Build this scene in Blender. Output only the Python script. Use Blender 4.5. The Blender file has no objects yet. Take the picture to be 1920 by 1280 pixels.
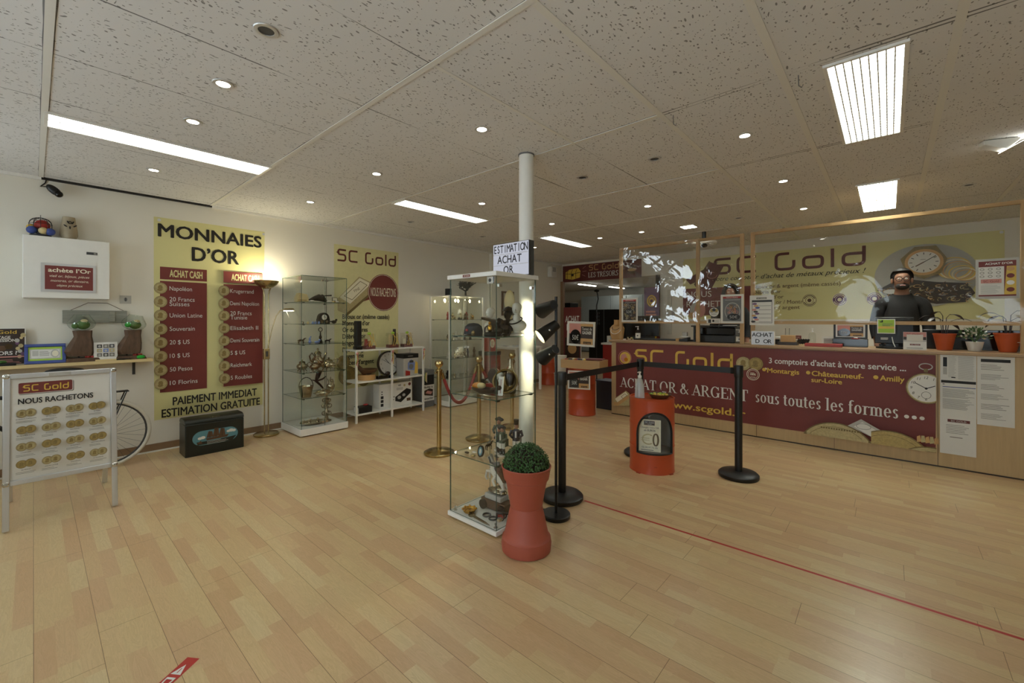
import bpy, math, random
from math import pi, sin, cos, radians, sqrt
from mathutils import Vector, Matrix
random.seed(11)
C = bpy.context; D = bpy.data; sc = C.scene; COL = sc.collection

# ---------------------------------------------------------------- camera
cam = D.cameras.new('camera'); cam_o = D.objects.new('camera', cam); COL.objects.link(cam_o)
cam_o.location = (0, 0, 1.42); cam_o.rotation_euler = (radians(90), 0, radians(41.6))
cam.sensor_width = 36; cam.lens = 14.944; cam.shift_y = -0.02148; cam.clip_start = .02
sc.camera = cam_o
# ---------------------------------------------------------------- exposure and daylight
sc.view_settings.view_transform = 'Standard'; sc.view_settings.look = 'None'
sc.view_settings.gamma = 1; sc.view_settings.use_curve_mapping = False
sc.view_settings.exposure = 0.45
LAMP = 5.2          # strength of the fluorescent diffusers
SPOTW = 5.0         # watts of one ceiling spotlight
world = D.worlds.new('daylight'); sc.world = world; world.use_nodes = True
bg = world.node_tree.nodes['Background']; bg.inputs[0].default_value = (.8, .9, 1, 1); bg.inputs[1].default_value = 6.6
sc.cycles.transparent_max_bounces = 32; sc.cycles.max_bounces = 8; sc.cycles.caustics_reflective = False
sc.cycles.caustics_refractive = False; sc.cycles.sample_clamp_indirect = 4

# ---------------------------------------------------------------- materials
def S(h):
    r = [int(h[i:i+2], 16)/255 for i in (0, 2, 4)]
    return tuple(c/12.92 if c < .04045 else ((c+.055)/1.055)**2.4 for c in r) + (1,)
MAT = {}
def nt(name):
    m = D.materials.new(name); m.use_nodes = True; MAT[name] = m
    t = m.node_tree; b = t.nodes['Principled BSDF']
    return m, t, b
def N(t, typ, **kw):
    n = t.nodes.new(typ)
    for k, v in kw.items():
        if k.startswith('i_'): n.inputs[k[2:].replace('_', ' ')].default_value = v
        elif k[0] == 'n' and k[1:].isdigit(): n.inputs[int(k[1:])].default_value = v
        else: setattr(n, k, v)
    return n
def math_(t, op, a, b=None, c=None):
    n = t.nodes.new('ShaderNodeMath'); n.operation = op
    for i, x in enumerate((a, b, c)):
        if x is None: continue
        if isinstance(x, (int, float)): n.inputs[i].default_value = x
        else: t.links.new(x, n.inputs[i])
    return n.outputs[0]
def mix_(t, f, a, b):
    n = t.nodes.new('ShaderNodeMix'); n.data_type = 'RGBA'
    for i, x in ((0, f), (6, a), (7, b)):
        if isinstance(x, (int, float, tuple)): n.inputs[i].default_value = x
        else: t.links.new(x, n.inputs[i])
    return n.outputs[2]
def mat(name, col, rough=.5, metal=0, var=.07, scale=18, bump=0, stretch=None, **kw):
    m, t, b = nt(name)
    c = S(col) if isinstance(col, str) else col
    tc = N(t, 'ShaderNodeTexCoord'); no = N(t, 'ShaderNodeTexNoise', i_Scale=scale, i_Detail=4.0)
    if stretch:
        mp = N(t, 'ShaderNodeMapping'); mp.inputs['Scale'].default_value = stretch
        t.links.new(tc.outputs['Object'], mp.inputs[0]); t.links.new(mp.outputs[0], no.inputs[0])
    else: t.links.new(tc.outputs['Object'], no.inputs[0])
    a = tuple(x*(1-var) for x in c[:3])+(1,); d = tuple(min(1, x*(1+var)) for x in c[:3])+(1,)
    t.links.new(mix_(t, no.outputs[0], a, d), b.inputs['Base Color'])
    b.inputs['Roughness'].default_value = rough; b.inputs['Metallic'].default_value = metal
    if bump:
        bp = N(t, 'ShaderNodeBump', i_Strength=bump, i_Distance=.002); t.links.new(no.outputs[0], bp.inputs['Height'])
        t.links.new(bp.outputs[0], b.inputs['Normal'])
    for k, v in kw.items(): b.inputs[k.replace('_', ' ')].default_value = v
    return m
def emit(name, col, st):
    m = D.materials.new(name); m.use_nodes = True; MAT[name] = m; t = m.node_tree; t.nodes.clear()
    o = N(t, 'ShaderNodeOutputMaterial'); e = N(t, 'ShaderNodeEmission'); e.inputs[0].default_value = col; e.inputs[1].default_value = st
    t.links.new(e.outputs[0], o.inputs[0]); return m
def glass(name, tint, base=.04, rough=0.0, bump=0, bscale=3, spec=.9, haze=None):
    m = D.materials.new(name); m.use_nodes = True; MAT[name] = m; t = m.node_tree; t.nodes.clear()
    o = N(t, 'ShaderNodeOutputMaterial'); tr = N(t, 'ShaderNodeBsdfTransparent'); tr.inputs[0].default_value = tint
    g = N(t, 'ShaderNodeBsdfGlossy'); g.inputs['Roughness'].default_value = rough
    lw = N(t, 'ShaderNodeLayerWeight', i_Blend=.5)
    f = math_(t, 'ADD', math_(t, 'MULTIPLY', math_(t, 'POWER', lw.outputs['Facing'], 5.0), spec), base)
    if bump:
        tc = N(t, 'ShaderNodeTexCoord'); no = N(t, 'ShaderNodeTexNoise', i_Scale=bscale, i_Detail=3.0, i_Distortion=1.2)
        t.links.new(tc.outputs['Object'], no.inputs[0])
        bp = N(t, 'ShaderNodeBump', i_Strength=bump, i_Distance=.1); t.links.new(no.outputs[0], bp.inputs['Height'])
        t.links.new(bp.outputs[0], g.inputs['Normal'])
    mx = N(t, 'ShaderNodeMixShader'); t.links.new(f, mx.inputs[0])
    first = tr.outputs[0]
    if haze:
        df = N(t, 'ShaderNodeBsdfDiffuse'); df.inputs[0].default_value = (.8, .8, .75, 1)
        m2 = N(t, 'ShaderNodeMixShader'); m2.inputs[0].default_value = haze
        t.links.new(tr.outputs[0], m2.inputs[1]); t.links.new(df.outputs[0], m2.inputs[2]); first = m2.outputs[0]
    t.links.new(first, mx.inputs[1]); t.links.new(g.outputs[0], mx.inputs[2])
    t.links.new(mx.outputs[0], o.inputs[0]); return m

glass('glass', (.978, .99, .98, 1)); glass('crumpled_film', (.98, .98, .97, 1), base=.05, rough=.02, bump=.16, bscale=2.0, spec=.8); glass('clear_film', (.98, .98, .97, 1), base=.012, rough=.02, bump=.09, bscale=1.6, spec=.8)
glass('cello', (.95, .94, .9, 1), base=.08, rough=.06, bump=.6, bscale=25)
glass('bowl_glass', (.95, .97, .95, 1), base=.05)
mat('glass_edge', '3d5a4c', .15, var=.2); mat('wall', 'e2ddcf', .75, var=.02, scale=3, bump=.05); mat('white', 'e6e4dc', .45, var=.03)
mat('offwhite', 'cfcbbc', .55); mat('paper', 'dedcd4', .6, var=.02); mat('burgundy', '74302b', .5, var=.04); mat('darkred', '5f2622', .5, var=.04)
mat('yellow', 'd8d194', .5, var=.03, scale=4); mat('paleyellow', 'dcd59e', .5); mat('gold_ink', 'd9b54a', .45); mat('cream', 'e9e2c8', .5)
mat('black', '131312', .42); mat('rubber', '0d0d0d', .6); mat('gloss_black', '0a0a0a', .14); mat('ink', '16130f', .55); mat('greyink', '77736a', .6); mat('lightgrey', 'b4b2aa', .55)
mat('grey', '6f7070', .5); mat('darkgrey', '3a3b3b', .5); mat('steel', 'b9b7ae', .25, 1); mat('alu', 'd3d4d4', .38, .75, var=.03); mat('chrome', 'd5d5d2', .1, 1)
mat('silver', 'b3a991', .16, 1, var=.25, scale=40); mat('old_silver', '90866f', .2, 1, var=.35, scale=30); mat('brass', 'ab9768', .2, 1, var=.12); mat('pale_brass', 'b9a980', .24, 1, var=.1); mat('gold', 'c79a3c', .25, 1, var=.2)
mat('bronze', '4f3f2a', .35, .8, var=.3); mat('dark_bronze', '2b231b', .4, .6, var=.3); mat('coin', 'a8925a', .42, .35, var=.4, scale=60); mat('coin_pale', 'b5a678', .45, .2, var=.35, scale=60); mat('coin_mid', '8d7a4a', .42, .2, var=.5, scale=90); mat('coin_dark', '77663f', .45, .3, var=.4, scale=60)
mat('orange', 'b54a28', .32, var=.08, scale=6); mat('orange_dark', 'a23a20', .4); mat('terracotta', 'a3503c', .55, var=.04, scale=6); mat('pot_orange', 'bb5024', .5)
mat('red', 'a02a22', .4); mat('redtape', 'b02b22', .45); mat('pinkish', 'c98b80', .5); mat('purple', '6c4a6d', .5); mat('blue', '33468a', .45); mat('blueglass', '7d8fc4', .2, var=.3); mat('skyblue', '5b8f9c', .5)
mat('green', '4c7a36', .5, var=.4, scale=40); mat('lime', '9fc23c', .5); mat('gem', '2fae3e', .08, var=.4); mat('moss', '466f2c', .8, var=.5, scale=60, bump=.4); mat('leaf', '3a5c2c', .4, var=.6, scale=40); mat('leaf_light', '4d6a3a', .5, var=.5, scale=25); mat('leaf_dark', '2a1c1c', .4, var=.4)
mat('wood_rough', '5b4431', .75, var=.65, scale=14, stretch=(3, 3, .8), bump=1); mat('grey_wood', '8d8c80', .8, var=.4, scale=7, stretch=(9, 1, 12), bump=.6)
mat('pine', 'ba9768', .5, var=.1, scale=6, stretch=(9, 9, 1)); mat('pine_h', 'ba9768', .5, var=.1, scale=6, stretch=(1, 9, 9)); mat('shelf_pine', 'd8c18d', .5, var=.12, scale=6, stretch=(9, 1, 9)); mat('counter_wood', 'c0a477', .45, var=.16, scale=5, stretch=(10, 10, .7))
mat('counter_top', 'a98a66', .4, var=.12, scale=5, stretch=(.8, 10, 10)); mat('skirting', '8b6f52', .5, var=.1, scale=5, stretch=(9, 1, 9)); mat('brown', '5b3f28', .5, var=.2); mat('dark_brown', '33241a', .4, var=.25); mat('amber', 'c07a22', .15, var=.3)
mat('rope', '8a2f2c', .75, var=.15, scale=60, bump=.3); mat('porcelain', 'd9d4c6', .25, var=.05); mat('skin', 'a87860', .55, var=.06); mat('skin_dark', '8f6650', .55, var=.06); mat('hair', '17110e', .6, var=.3, scale=50); mat('cloth_black', '18181a', .8, var=.15, scale=30); mat('cloth_dark', '2a2b2e', .8, var=.15, scale=30); mat('denim', '2c3446', .8)
mat('bark_coral', '3c3c36', .8, var=.4); mat('bone', 'cbb784', .5, var=.15); mat('soil', '2a1d14', .9); mat('tan', 'c49a62', .5, var=.12); mat('partition_blue', 'aab4b4', .6); mat('chest_green', '141b16', .35, var=.2, scale=8); mat('screen_dark', '101214', .2)
emit('tube', (.94, 1, .95, 1), LAMP); emit('tube_mid', (.94, 1, .95, 1), LAMP*.8); emit('tube_counter', (.95, 1, .9, 1), LAMP*5); emit('spot_on', (1, .95, .82, 1), 30); emit('bulb', (1, .85, .55, 1), 30); emit('uplight', (1, .93, .68, 1), 24); emit('tube_far', (1, 1, .92, 1), 16); emit('box_lit', (.85, .88, 1, 1), .42); emit('box_dim', (.9, .9, .85, 1), .22); emit('led_strip', (1, .9, .6, 1), 6)

def ceiling_mat():
    m, t, b = nt('ceiling_tile')
    tc = N(t, 'ShaderNodeTexCoord'); sx = N(t, 'ShaderNodeSeparateXYZ'); t.links.new(tc.outputs['Object'], sx.inputs[0])
    # worm-like fissures: two noise fields, stretched differently in alternate bays
    def holes(scale, st, lo):
        mp = N(t, 'ShaderNodeMapping'); mp.inputs['Scale'].default_value = st; t.links.new(tc.outputs['Object'], mp.inputs[0])
        ns = N(t, 'ShaderNodeTexNoise', i_Scale=9.0, i_Detail=1.0); t.links.new(mp.outputs[0], ns.inputs[0])
        ad = N(t, 'ShaderNodeVectorMath', operation='ADD'); sc_ = N(t, 'ShaderNodeVectorMath', operation='SCALE'); sc_.inputs['Scale'].default_value = .09
        t.links.new(ns.outputs['Color'], sc_.inputs[0]); t.links.new(mp.outputs[0], ad.inputs[0]); t.links.new(sc_.outputs[0], ad.inputs[1])
        vo = N(t, 'ShaderNodeTexVoronoi', i_Scale=scale); t.links.new(ad.outputs[0], vo.inputs[0])
        wn = N(t, 'ShaderNodeSeparateColor'); t.links.new(vo.outputs['Color'], wn.inputs[0])
        thr = math_(t, 'MULTIPLY', math_(t, 'GREATER_THAN', wn.outputs[0], .2), math_(t, 'MULTIPLY_ADD', wn.outputs[1], .15, lo))
        return math_(t, 'LESS_THAN', vo.outputs['Distance'], thr)
    h1 = holes(58, (1.0, .5, 1), .13); h2 = holes(64, (.7, .9, 1), .06)
    def seam(axis, off, pitch, w, side):
        f = math_(t, 'FRACT', math_(t, 'DIVIDE', math_(t, 'SUBTRACT', sx.outputs[axis], off - 20*pitch), pitch))
        d = math_(t, 'MULTIPLY', math_(t, 'MINIMUM', f, math_(t, 'SUBTRACT', 1.0, f)), pitch)
        no = N(t, 'ShaderNodeTexNoise', i_Scale=1.7, i_Detail=3.0); t.links.new(tc.outputs['Object'], no.inputs[0])
        ww = math_(t, 'MULTIPLY', math_(t, 'MAXIMUM', math_(t, 'SUBTRACT', no.outputs[0], .43), .02), w)
        return math_(t, 'LESS_THAN', math_(t, 'ABSOLUTE', math_(t, 'SUBTRACT', d, side)), ww)
    se = math_(t, 'MAXIMUM', seam(0, -.437, .6725, .018, .001), seam(1, .048, 1.328, .022, .0165))
    big = N(t, 'ShaderNodeTexNoise', i_Scale=.8, i_Detail=3.0); t.links.new(tc.outputs['Object'], big.inputs[0])
    base = mix_(t, big.outputs[0], S('d6d5d3'), S('e2e1df'))
    hh = math_(t, 'MAXIMUM', h1, h2)
    c1 = mix_(t, math_(t, 'MULTIPLY', hh, .68), base, S('3a362e')); c2 = mix_(t, math_(t, 'MULTIPLY', se, .75), c1, S('1c1a17'))
    t.links.new(c2, b.inputs['Base Color']); b.inputs['Roughness'].default_value = .9
    bp = N(t, 'ShaderNodeBump', i_Strength=.4, i_Distance=.004, invert=True); t.links.new(hh, bp.inputs['Height']); t.links.new(bp.outputs[0], b.inputs['Normal'])
ceiling_mat()

def floor_mat():
    m, t, b = nt('beech_floor')
    tc = N(t, 'ShaderNodeTexCoord'); sx = N(t, 'ShaderNodeSeparateXYZ'); t.links.new(tc.outputs['Object'], sx.inputs[0])
    X, Y = sx.outputs[0], sx.outputs[1]
    row = math_(t, 'FLOOR', math_(t, 'DIVIDE', Y, .0655)); fy = math_(t, 'FRACT', math_(t, 'DIVIDE', Y, .0655))
    w1 = N(t, 'ShaderNodeTexWhiteNoise', noise_dimensions='1D'); t.links.new(row, w1.inputs['W'])
    xs = math_(t, 'ADD', math_(t, 'DIVIDE', X, .40), math_(t, 'MULTIPLY', w1.outputs[0], 9.0))
    col = math_(t, 'FLOOR', xs)
    cv = N(t, 'ShaderNodeCombineXYZ'); t.links.new(row, cv.inputs[0]); t.links.new(col, cv.inputs[1])
    w2 = N(t, 'ShaderNodeTexWhiteNoise', noise_dimensions='2D'); t.links.new(cv.outputs[0], w2.inputs['Vector'])
    # grain
    gv = N(t, 'ShaderNodeCombineXYZ'); t.links.new(math_(t, 'MULTIPLY', X, 1.6), gv.inputs[0])
    t.links.new(math_(t, 'MULTIPLY', Y, 14.0), gv.inputs[1]); t.links.new(math_(t, 'MULTIPLY', w2.outputs[0], 40.0), gv.inputs[2])
    gr = N(t, 'ShaderNodeTexNoise', i_Scale=2.6, i_Detail=5.0, i_Distortion=.8); t.links.new(gv.outputs[0], gr.inputs[0])
    wv = math_(t, 'FRACT', math_(t, 'MULTIPLY', gr.outputs[0], 7.0))
    fine = N(t, 'ShaderNodeTexNoise', i_Scale=40.0, i_Detail=3.0); t.links.new(gv.outputs[0], fine.inputs[0])
    rp = N(t, 'ShaderNodeValToRGB'); e = rp.color_ramp.elements
    e[0].position = 0; e[0].color = S('c8a57b'); e[1].position = 1; e[1].color = S('d6bf92')
    for p, c in ((.2, 'cba880'), (.45, 'd0b185'), (.8, 'd2b788')): x = e.new(p); x.color = S(c)
    t.links.new(w2.outputs[0], rp.inputs[0])
    c1 = mix_(t, math_(t, 'MULTIPLY', wv, .24), rp.outputs[0], S('a08358'))
    c2 = mix_(t, math_(t, 'MULTIPLY', math_(t, 'GREATER_THAN', fine.outputs[0], .58), .10), c1, S('917a52'))
    # plank joints (every third strip) and faint strip joints
    f3 = math_(t, 'FRACT', math_(t, 'DIVIDE', Y, .1965)); r3 = math_(t, 'FLOOR', math_(t, 'DIVIDE', Y, .1965))
    w3 = N(t, 'ShaderNodeTexWhiteNoise', noise_dimensions='1D'); t.links.new(math_(t, 'ADD', r3, 77.0), w3.inputs['W'])
    fx = math_(t, 'FRACT', math_(t, 'ADD', math_(t, 'DIVIDE', X, 1.28), math_(t, 'MULTIPLY', w3.outputs[0], 5.0)))
    j1 = math_(t, 'LESS_THAN', f3, .011); j2 = math_(t, 'LESS_THAN', fx, .0018)
    jj = math_(t, 'MULTIPLY', math_(t, 'MAXIMUM', j1, j2), .75)
    c3 = mix_(t, jj, c2, S('5c4227'))
    t.links.new(c3, b.inputs['Base Color'])
    ro = N(t, 'ShaderNodeTexNoise', i_Scale=2.0, i_Detail=4.0); t.links.new(tc.outputs['Object'], ro.inputs[0])
    t.links.new(math_(t, 'MULTIPLY_ADD', ro.outputs[0], .14, .24), b.inputs['Roughness'])
    bp = N(t, 'ShaderNodeBump', i_Strength=.12, i_Distance=.001, invert=True); t.links.new(jj, bp.inputs['Height']); t.links.new(bp.outputs[0], b.inputs['Normal'])
floor_mat()

# ---------------------------------------------------------------- mesh helpers
def tri_text(s, shear=0, bold=0):
    key = (s, shear, bold)
    if key in tri_text.c: return tri_text.c[key]
    cu = D.curves.new('tmp', 'FONT'); cu.body = s; cu.shear = shear; cu.resolution_u = 3
    o = D.objects.new('tmp', cu); me = o.to_mesh()
    v = [(p.co.x, p.co.y) for p in me.vertices]; f = [tuple(p.vertices) for p in me.polygons]
    if bold:                                    # heavier stroke: the glyphs laid down again, slightly shifted
        n = len(v); d = .012+bold*.75; v0 = v; f0 = f; v = []; f = []
        for i, (a, b) in enumerate(((-d, 0), (d, 0), (0, d*.7), (0, -d*.7), (d*.7, d*.5), (-d*.7, -d*.5), (d*.7, -d*.5), (-d*.7, d*.5))): v += [(x+a, y+b, i*.00005) for x, y in v0]; f += [tuple(j+i*n for j in q) for q in f0]
    o.to_mesh_clear(); D.objects.remove(o); D.curves.remove(cu)
    tri_text.c[key] = (v, f); return v, f
tri_text.c = {}
CAPH = max(p[1] for p in tri_text('H')[0])

class MB:
    def __init__(s, M=None): s.v = []; s.f = []; s.k = []; s.M = M or Matrix(); s.lay = 0.0
    def add(s, V, F, k):
        o = len(s.v); s.v += [s.M @ Vector(p) for p in V]; s.f += [tuple(i+o for i in f) for f in F]
        s.k += [k]*len(F) if isinstance(k, str) else k
        return s
    def box(s, x0, y0, z0, x1, y1, z1, k='white'):
        V = [(x, y, z) for z in (z0, z1) for y in (y0, y1) for x in (x0, x1)]
        return s.add(V, [(0, 2, 3, 1), (4, 5, 7, 6), (0, 1, 5, 4), (2, 6, 7, 3), (0, 4, 6, 2), (1, 3, 7, 5)], k)
    def pane(s, x0, y0, z0, x1, y1, z1, k='glass', ke='glass_edge'):
        d = (x1-x0, y1-y0, z1-z0); a = d.index(min(d)); e = [ke]*6
        for i in {2: (0, 1), 1: (2, 3), 0: (4, 5)}[a]: e[i] = k
        return s.box(x0, y0, z0, x1, y1, z1, e)
    def lathe(s, prof, k='white', n=24, c=(0, 0, 0), cap=True, mk=None):
        V = [(c[0]+r*cos(2*pi*i/n), c[1]+r*sin(2*pi*i/n), c[2]+z) for r, z in prof for i in range(n)]
        F = []; K = []
        for j in range(len(prof)-1):
            for i in range(n):
                F.append((j*n+i, j*n+(i+1) % n, (j+1)*n+(i+1) % n, (j+1)*n+i)); K.append(mk[j] if mk else k)
        if cap:
            if prof[0][0] > 1e-4: F.append(tuple(range(n-1, -1, -1))); K.append(mk[0] if mk else k)
            if prof[-1][0] > 1e-4: F.append(tuple((len(prof)-1)*n+i for i in range(n))); K.append(mk[-1] if mk else k)
        return s.add(V, F, K)
    def cyl(s, x, y, z0, z1, r, k='white', n=24, r2=None): return s.lathe([(r, z0), (r if r2 is None else r2, z1)], k, n, (x, y, 0))
    def tube(s, pts, r, k='white', n=8, closed=False):
        P = [Vector(p) for p in pts]; m = len(P); rs = r if isinstance(r, (list, tuple)) else [r]*m
        V = []; up = None
        for i in range(m):
            a = P[i-1] if (i or closed) else P[0]; b = P[(i+1) % m] if (i < m-1 or closed) else P[-1]
            d = (b-a).normalized()
            if up is None: up = d.orthogonal().normalized()
            up = (up-d*up.dot(d))
            up = up.normalized() if up.length > 1e-6 else d.orthogonal().normalized()
            w = d.cross(up)
            V += [P[i]+(up*cos(2*pi*j/n)+w*sin(2*pi*j/n))*rs[i] for j in range(n)]
        F = [(i*n+j, i*n+(j+1) % n, ((i+1) % m)*n+(j+1) % n, ((i+1) % m)*n+j) for i in range(m if closed else m-1) for j in range(n)]
        if not closed: F += [tuple(range(n-1, -1, -1)), tuple((m-1)*n+j for j in range(n))]
        return s.add(V, F, k)
    def ell(s, c, r, k='white', n=14, m=9, rot=None, fn=None):
        r = (r, r, r) if isinstance(r, (int, float)) else r; V = []
        for j in range(m+1):
            t = pi*j/m
            for i in range(n):
                p = Vector((r[0]*sin(t)*cos(2*pi*i/n), r[1]*sin(t)*sin(2*pi*i/n), -r[2]*cos(t)))
                if fn: p = fn(p)
                if rot: p = rot @ p
                V.append(p+Vector(c))
        F = [(j*n+i, j*n+(i+1) % n, (j+1)*n+(i+1) % n, (j+1)*n+i) for j in range(m) for i in range(n)]
        return s.add(V, F, k)
    def prism(s, poly, z0, z1, k='white', ax='z'):
        def P(a, b, h): return {'z': (a, b, h), 'y': (a, h, b), 'x': (h, a, b)}[ax]
        n = len(poly); V = [P(a, b, z0) for a, b in poly]+[P(a, b, z1) for a, b in poly]
        return s.add(V, [tuple(range(n-1, -1, -1)), tuple(range(n, 2*n))]+[(i, (i+1) % n, n+(i+1) % n, n+i) for i in range(n)], k)
    def torus(s, c, R, r, k='white', n=28, m=8, rot=None, a0=0, a1=2*pi):
        full = abs(a1-a0-2*pi) < 1e-3; q = n if full else n+1
        pts = [Vector((R*cos(a0+(a1-a0)*i/n), R*sin(a0+(a1-a0)*i/n), 0)) for i in range(q)]
        if rot: pts = [rot @ p for p in pts]
        return s.tube([p+Vector(c) for p in pts], r, k, m, closed=full)
    # ---- flat print layers (u right, v up, w towards the reader)
    def up(s): s.lay += .00045; return s.lay
    def rect(s, u0, v0, u1, v1, k):
        w = s.up(); return s.add([(u0, v0, w), (u1, v0, w), (u1, v1, w), (u0, v1, w)], [(0, 1, 2, 3)], k)
    def poly(s, pts, k):
        w = s.up(); return s.add([(u, v, w) for u, v in pts], [tuple(range(len(pts)))], k)
    def disc(s, u, v, ru, k, rv=None, n=28, a=0, clip=None):
        rv = ru if rv is None else rv; P = []
        for i in range(n):
            x, y = ru*cos(2*pi*i/n), rv*sin(2*pi*i/n); x, y = x*cos(a)-y*sin(a), x*sin(a)+y*cos(a)
            x += u; y += v
            if clip: x = min(max(x, clip[0]), clip[2]); y = min(max(y, clip[1]), clip[3])
            P.append((x, y))
        return s.poly(P, k)
    def ring(s, u, v, ru, rv, tu, tv, k, a0=0, a1=360, n=28):
        w = s.up(); V = []
        for i in range(n+1):
            a = radians(a0+(a1-a0)*i/n); V += [(u+ru*cos(a), v+rv*sin(a), w), (u+(ru-tu)*cos(a), v+(rv-tv)*sin(a), w)]
        return s.add(V, [(2*i, 2*i+2, 2*i+3, 2*i+1) for i in range(n)], k)
    def ribbon(s, pts, t, k, closed=False):
        w = s.up(); P = [Vector(p) for p in pts]; n = len(P); V = []
        for i in range(n):
            d1 = (P[i]-P[i-1]).normalized() if (i or closed) else None
            d2 = (P[(i+1) % n]-P[i]).normalized() if (i < n-1 or closed) else None
            d1 = d1 or d2; d2 = d2 or d1
            b = (d1+d2).normalized(); nn = Vector((-b.y, b.x)); q = max(.4, nn.dot(Vector((-d1.y, d1.x))))
            for g in (1, -1): V.append((P[i].x+nn.x*t/2/q*g, P[i].y+nn.y*t/2/q*g, w))
        return s.add(V, [(2*i, 2*i+1, (2*i+3) % (2*n), (2*i+2) % (2*n)) for i in range(n if closed else n-1)], k)
    def text(s, st, u, v, h, k, w=None, al='L', shear=0, bold=0, rot=0, sq=1):
        V, F = tri_text(st, shear, bold)
        if not V: return s
        x0 = min(p[0] for p in V); x1 = max(p[0] for p in V); sy = h/CAPH; sx = sy*sq if w is None else w/(x1-x0)
        W = (x1-x0)*sx; du = {'L': 0, 'C': -W/2, 'R': -W}[al]; z = s.up(); cr, sr = cos(rot), sin(rot)
        Q = [((p[0]-x0)*sx+du, p[1]*sy, p[2] if len(p) > 2 else 0) for p in V]
        return s.add([(u+a*cr-b*sr, v+a*sr+b*cr, z+c) for a, b, c in Q], F, k)
    def lines(s, u0, v0, u1, v1, n, k='greyink', t=.35, rag=.3):
        z = s.up(); d = (v1-v0)/n
        for i in range(n):
            e = u1-(u1-u0)*random.random()*rag; b = v1-(i+1)*d
            s.add([(u0, b, z), (e, b, z), (e, b+d*t, z), (u0, b+d*t, z)], [(0, 1, 2, 3)], k)
        return s
    def build(s, name, parent=None, loc=None, bevel=0, smooth=True, angle=38, rot=None):
        me = D.meshes.new(name); me.from_pydata([tuple(p) for p in s.v], [], s.f)
        ks = list(dict.fromkeys(s.k))
        for k in ks: me.materials.append(MAT[k])
        me.polygons.foreach_set('material_index', [ks.index(k) for k in s.k])
        if smooth:
            me.polygons.foreach_set('use_smooth', [True]*len(me.polygons)); me.update()
            me.set_sharp_from_angle(angle=radians(angle))
        me.update(); o = D.objects.new(name, me); COL.objects.link(o)
        if parent: o.parent = parent
        if loc: o.location = loc
        if rot: o.rotation_euler = rot
        if bevel:
            b = o.modifiers.new('bevel', 'BEVEL'); b.width = bevel; b.segments = 2; b.limit_method = 'ANGLE'; b.angle_limit = radians(50)
        return o
def tag(o, label, cat, group=None):
    o['label'] = label; o['category'] = cat
    if group: o['group'] = group
    return o
def thing(name, label, cat, loc=(0, 0, 0), rz=0, group=None):
    o = D.objects.new(name, None); o.empty_display_size = .05; COL.objects.link(o); o.location = loc; o.rotation_euler = (0, 0, rz)
    return tag(o, label, cat, group)
def struct(o): o['kind'] = 'structure'; return o
def dup(root, loc, label, rz=None, group=None):
    r = root.copy(); COL.objects.link(r); r.location = loc; r['label'] = label
    if rz is not None: r.rotation_euler = (0, 0, rz)
    if group: r['group'] = group
    def rec(a, b):
        for ch in a.children:
            c = ch.copy(); COL.objects.link(c); c.parent = b; rec(ch, c)
    rec(root, r); return r
def RZ(a): return Matrix.Rotation(a, 4, 'Z')
def RX(a): return Matrix.Rotation(a, 4, 'X')
def RY(a): return Matrix.Rotation(a, 4, 'Y')
def TR(*p): return Matrix.Translation(p)
def SM(*p): return Matrix.Diagonal(p+(1,))
ON_X = Matrix(((0, 0, 1, 0), (1, 0, 0, 0), (0, 1, 0, 0), (0, 0, 0, 1)))     # print faces +x: u=+y v=+z w=+x
ON_Y = Matrix(((1, 0, 0, 0), (0, 0, -1, 0), (0, 1, 0, 0), (0, 0, 0, 1)))    # print faces -y: u=+x v=+z w=-y
def wallx(x): return TR(x, 0, 0) @ ON_X
def wally(y): return TR(0, y, 0) @ ON_Y
# ---------------------------------------------------------------- lettering
def rpath(pts, r, n=4):
    """polyline with rounded corners"""
    P = [Vector(p) for p in pts]; out = [P[0]]
    for i in range(1, len(P)-1):
        a = (P[i-1]-P[i]); b = (P[i+1]-P[i]); q = min(r, a.length*.5, b.length*.5); a = P[i]+a.normalized()*q; b = P[i]+b.normalized()*q
        for j in range(n+1):
            t = j/n; out.append(a*(1-t)**2+P[i]*2*t*(1-t)+b*t*t)
    return out+[P[-1]]
LOGO = {'S': (1.0, [[(.98, 1), (.08, 1), (.08, .56), (.92, .56), (.92, 0), (0, 0)]]), 'C': (1.05, [[(1.05, 1), (.08, 1), (.08, 0), (1.05, 0)]]),
        'G': (1.02, [[(.72, 1), (.08, 1), (.08, 0), (.94, 0), (.94, .55)]]), 'o': (.98, [[(.5, .66), (.08, .66), (.08, 0), (.92, 0), (.92, .66), (.5, .66)]]),
        'l': (.16, [[(.08, -.07), (.08, 1.07)]]), 'd': (.98, [[(.92, .66), (.08, .66), (.08, 0), (.92, 0), (.92, 1.07)]])}
def logo(s, u0, v0, u1, v1, k, st='SC Gold', t=.17):
    gap = .3; adv = sum((LOGO[c][0] if c != ' ' else .35)+gap for c in st)-gap; sx = (u1-u0)/adv; h = (v1-v0)/(1+t); x = 0
    for c in st:
        if c == ' ': x += .35+gap; continue
        w, ps = LOGO[c]
        for p in ps: s.ribbon([(u0+(x+a)*sx, v0+h*(b+t/2)) for a, b in rpath(p, .26)], t*h, k)
        x += w+gap
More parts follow.
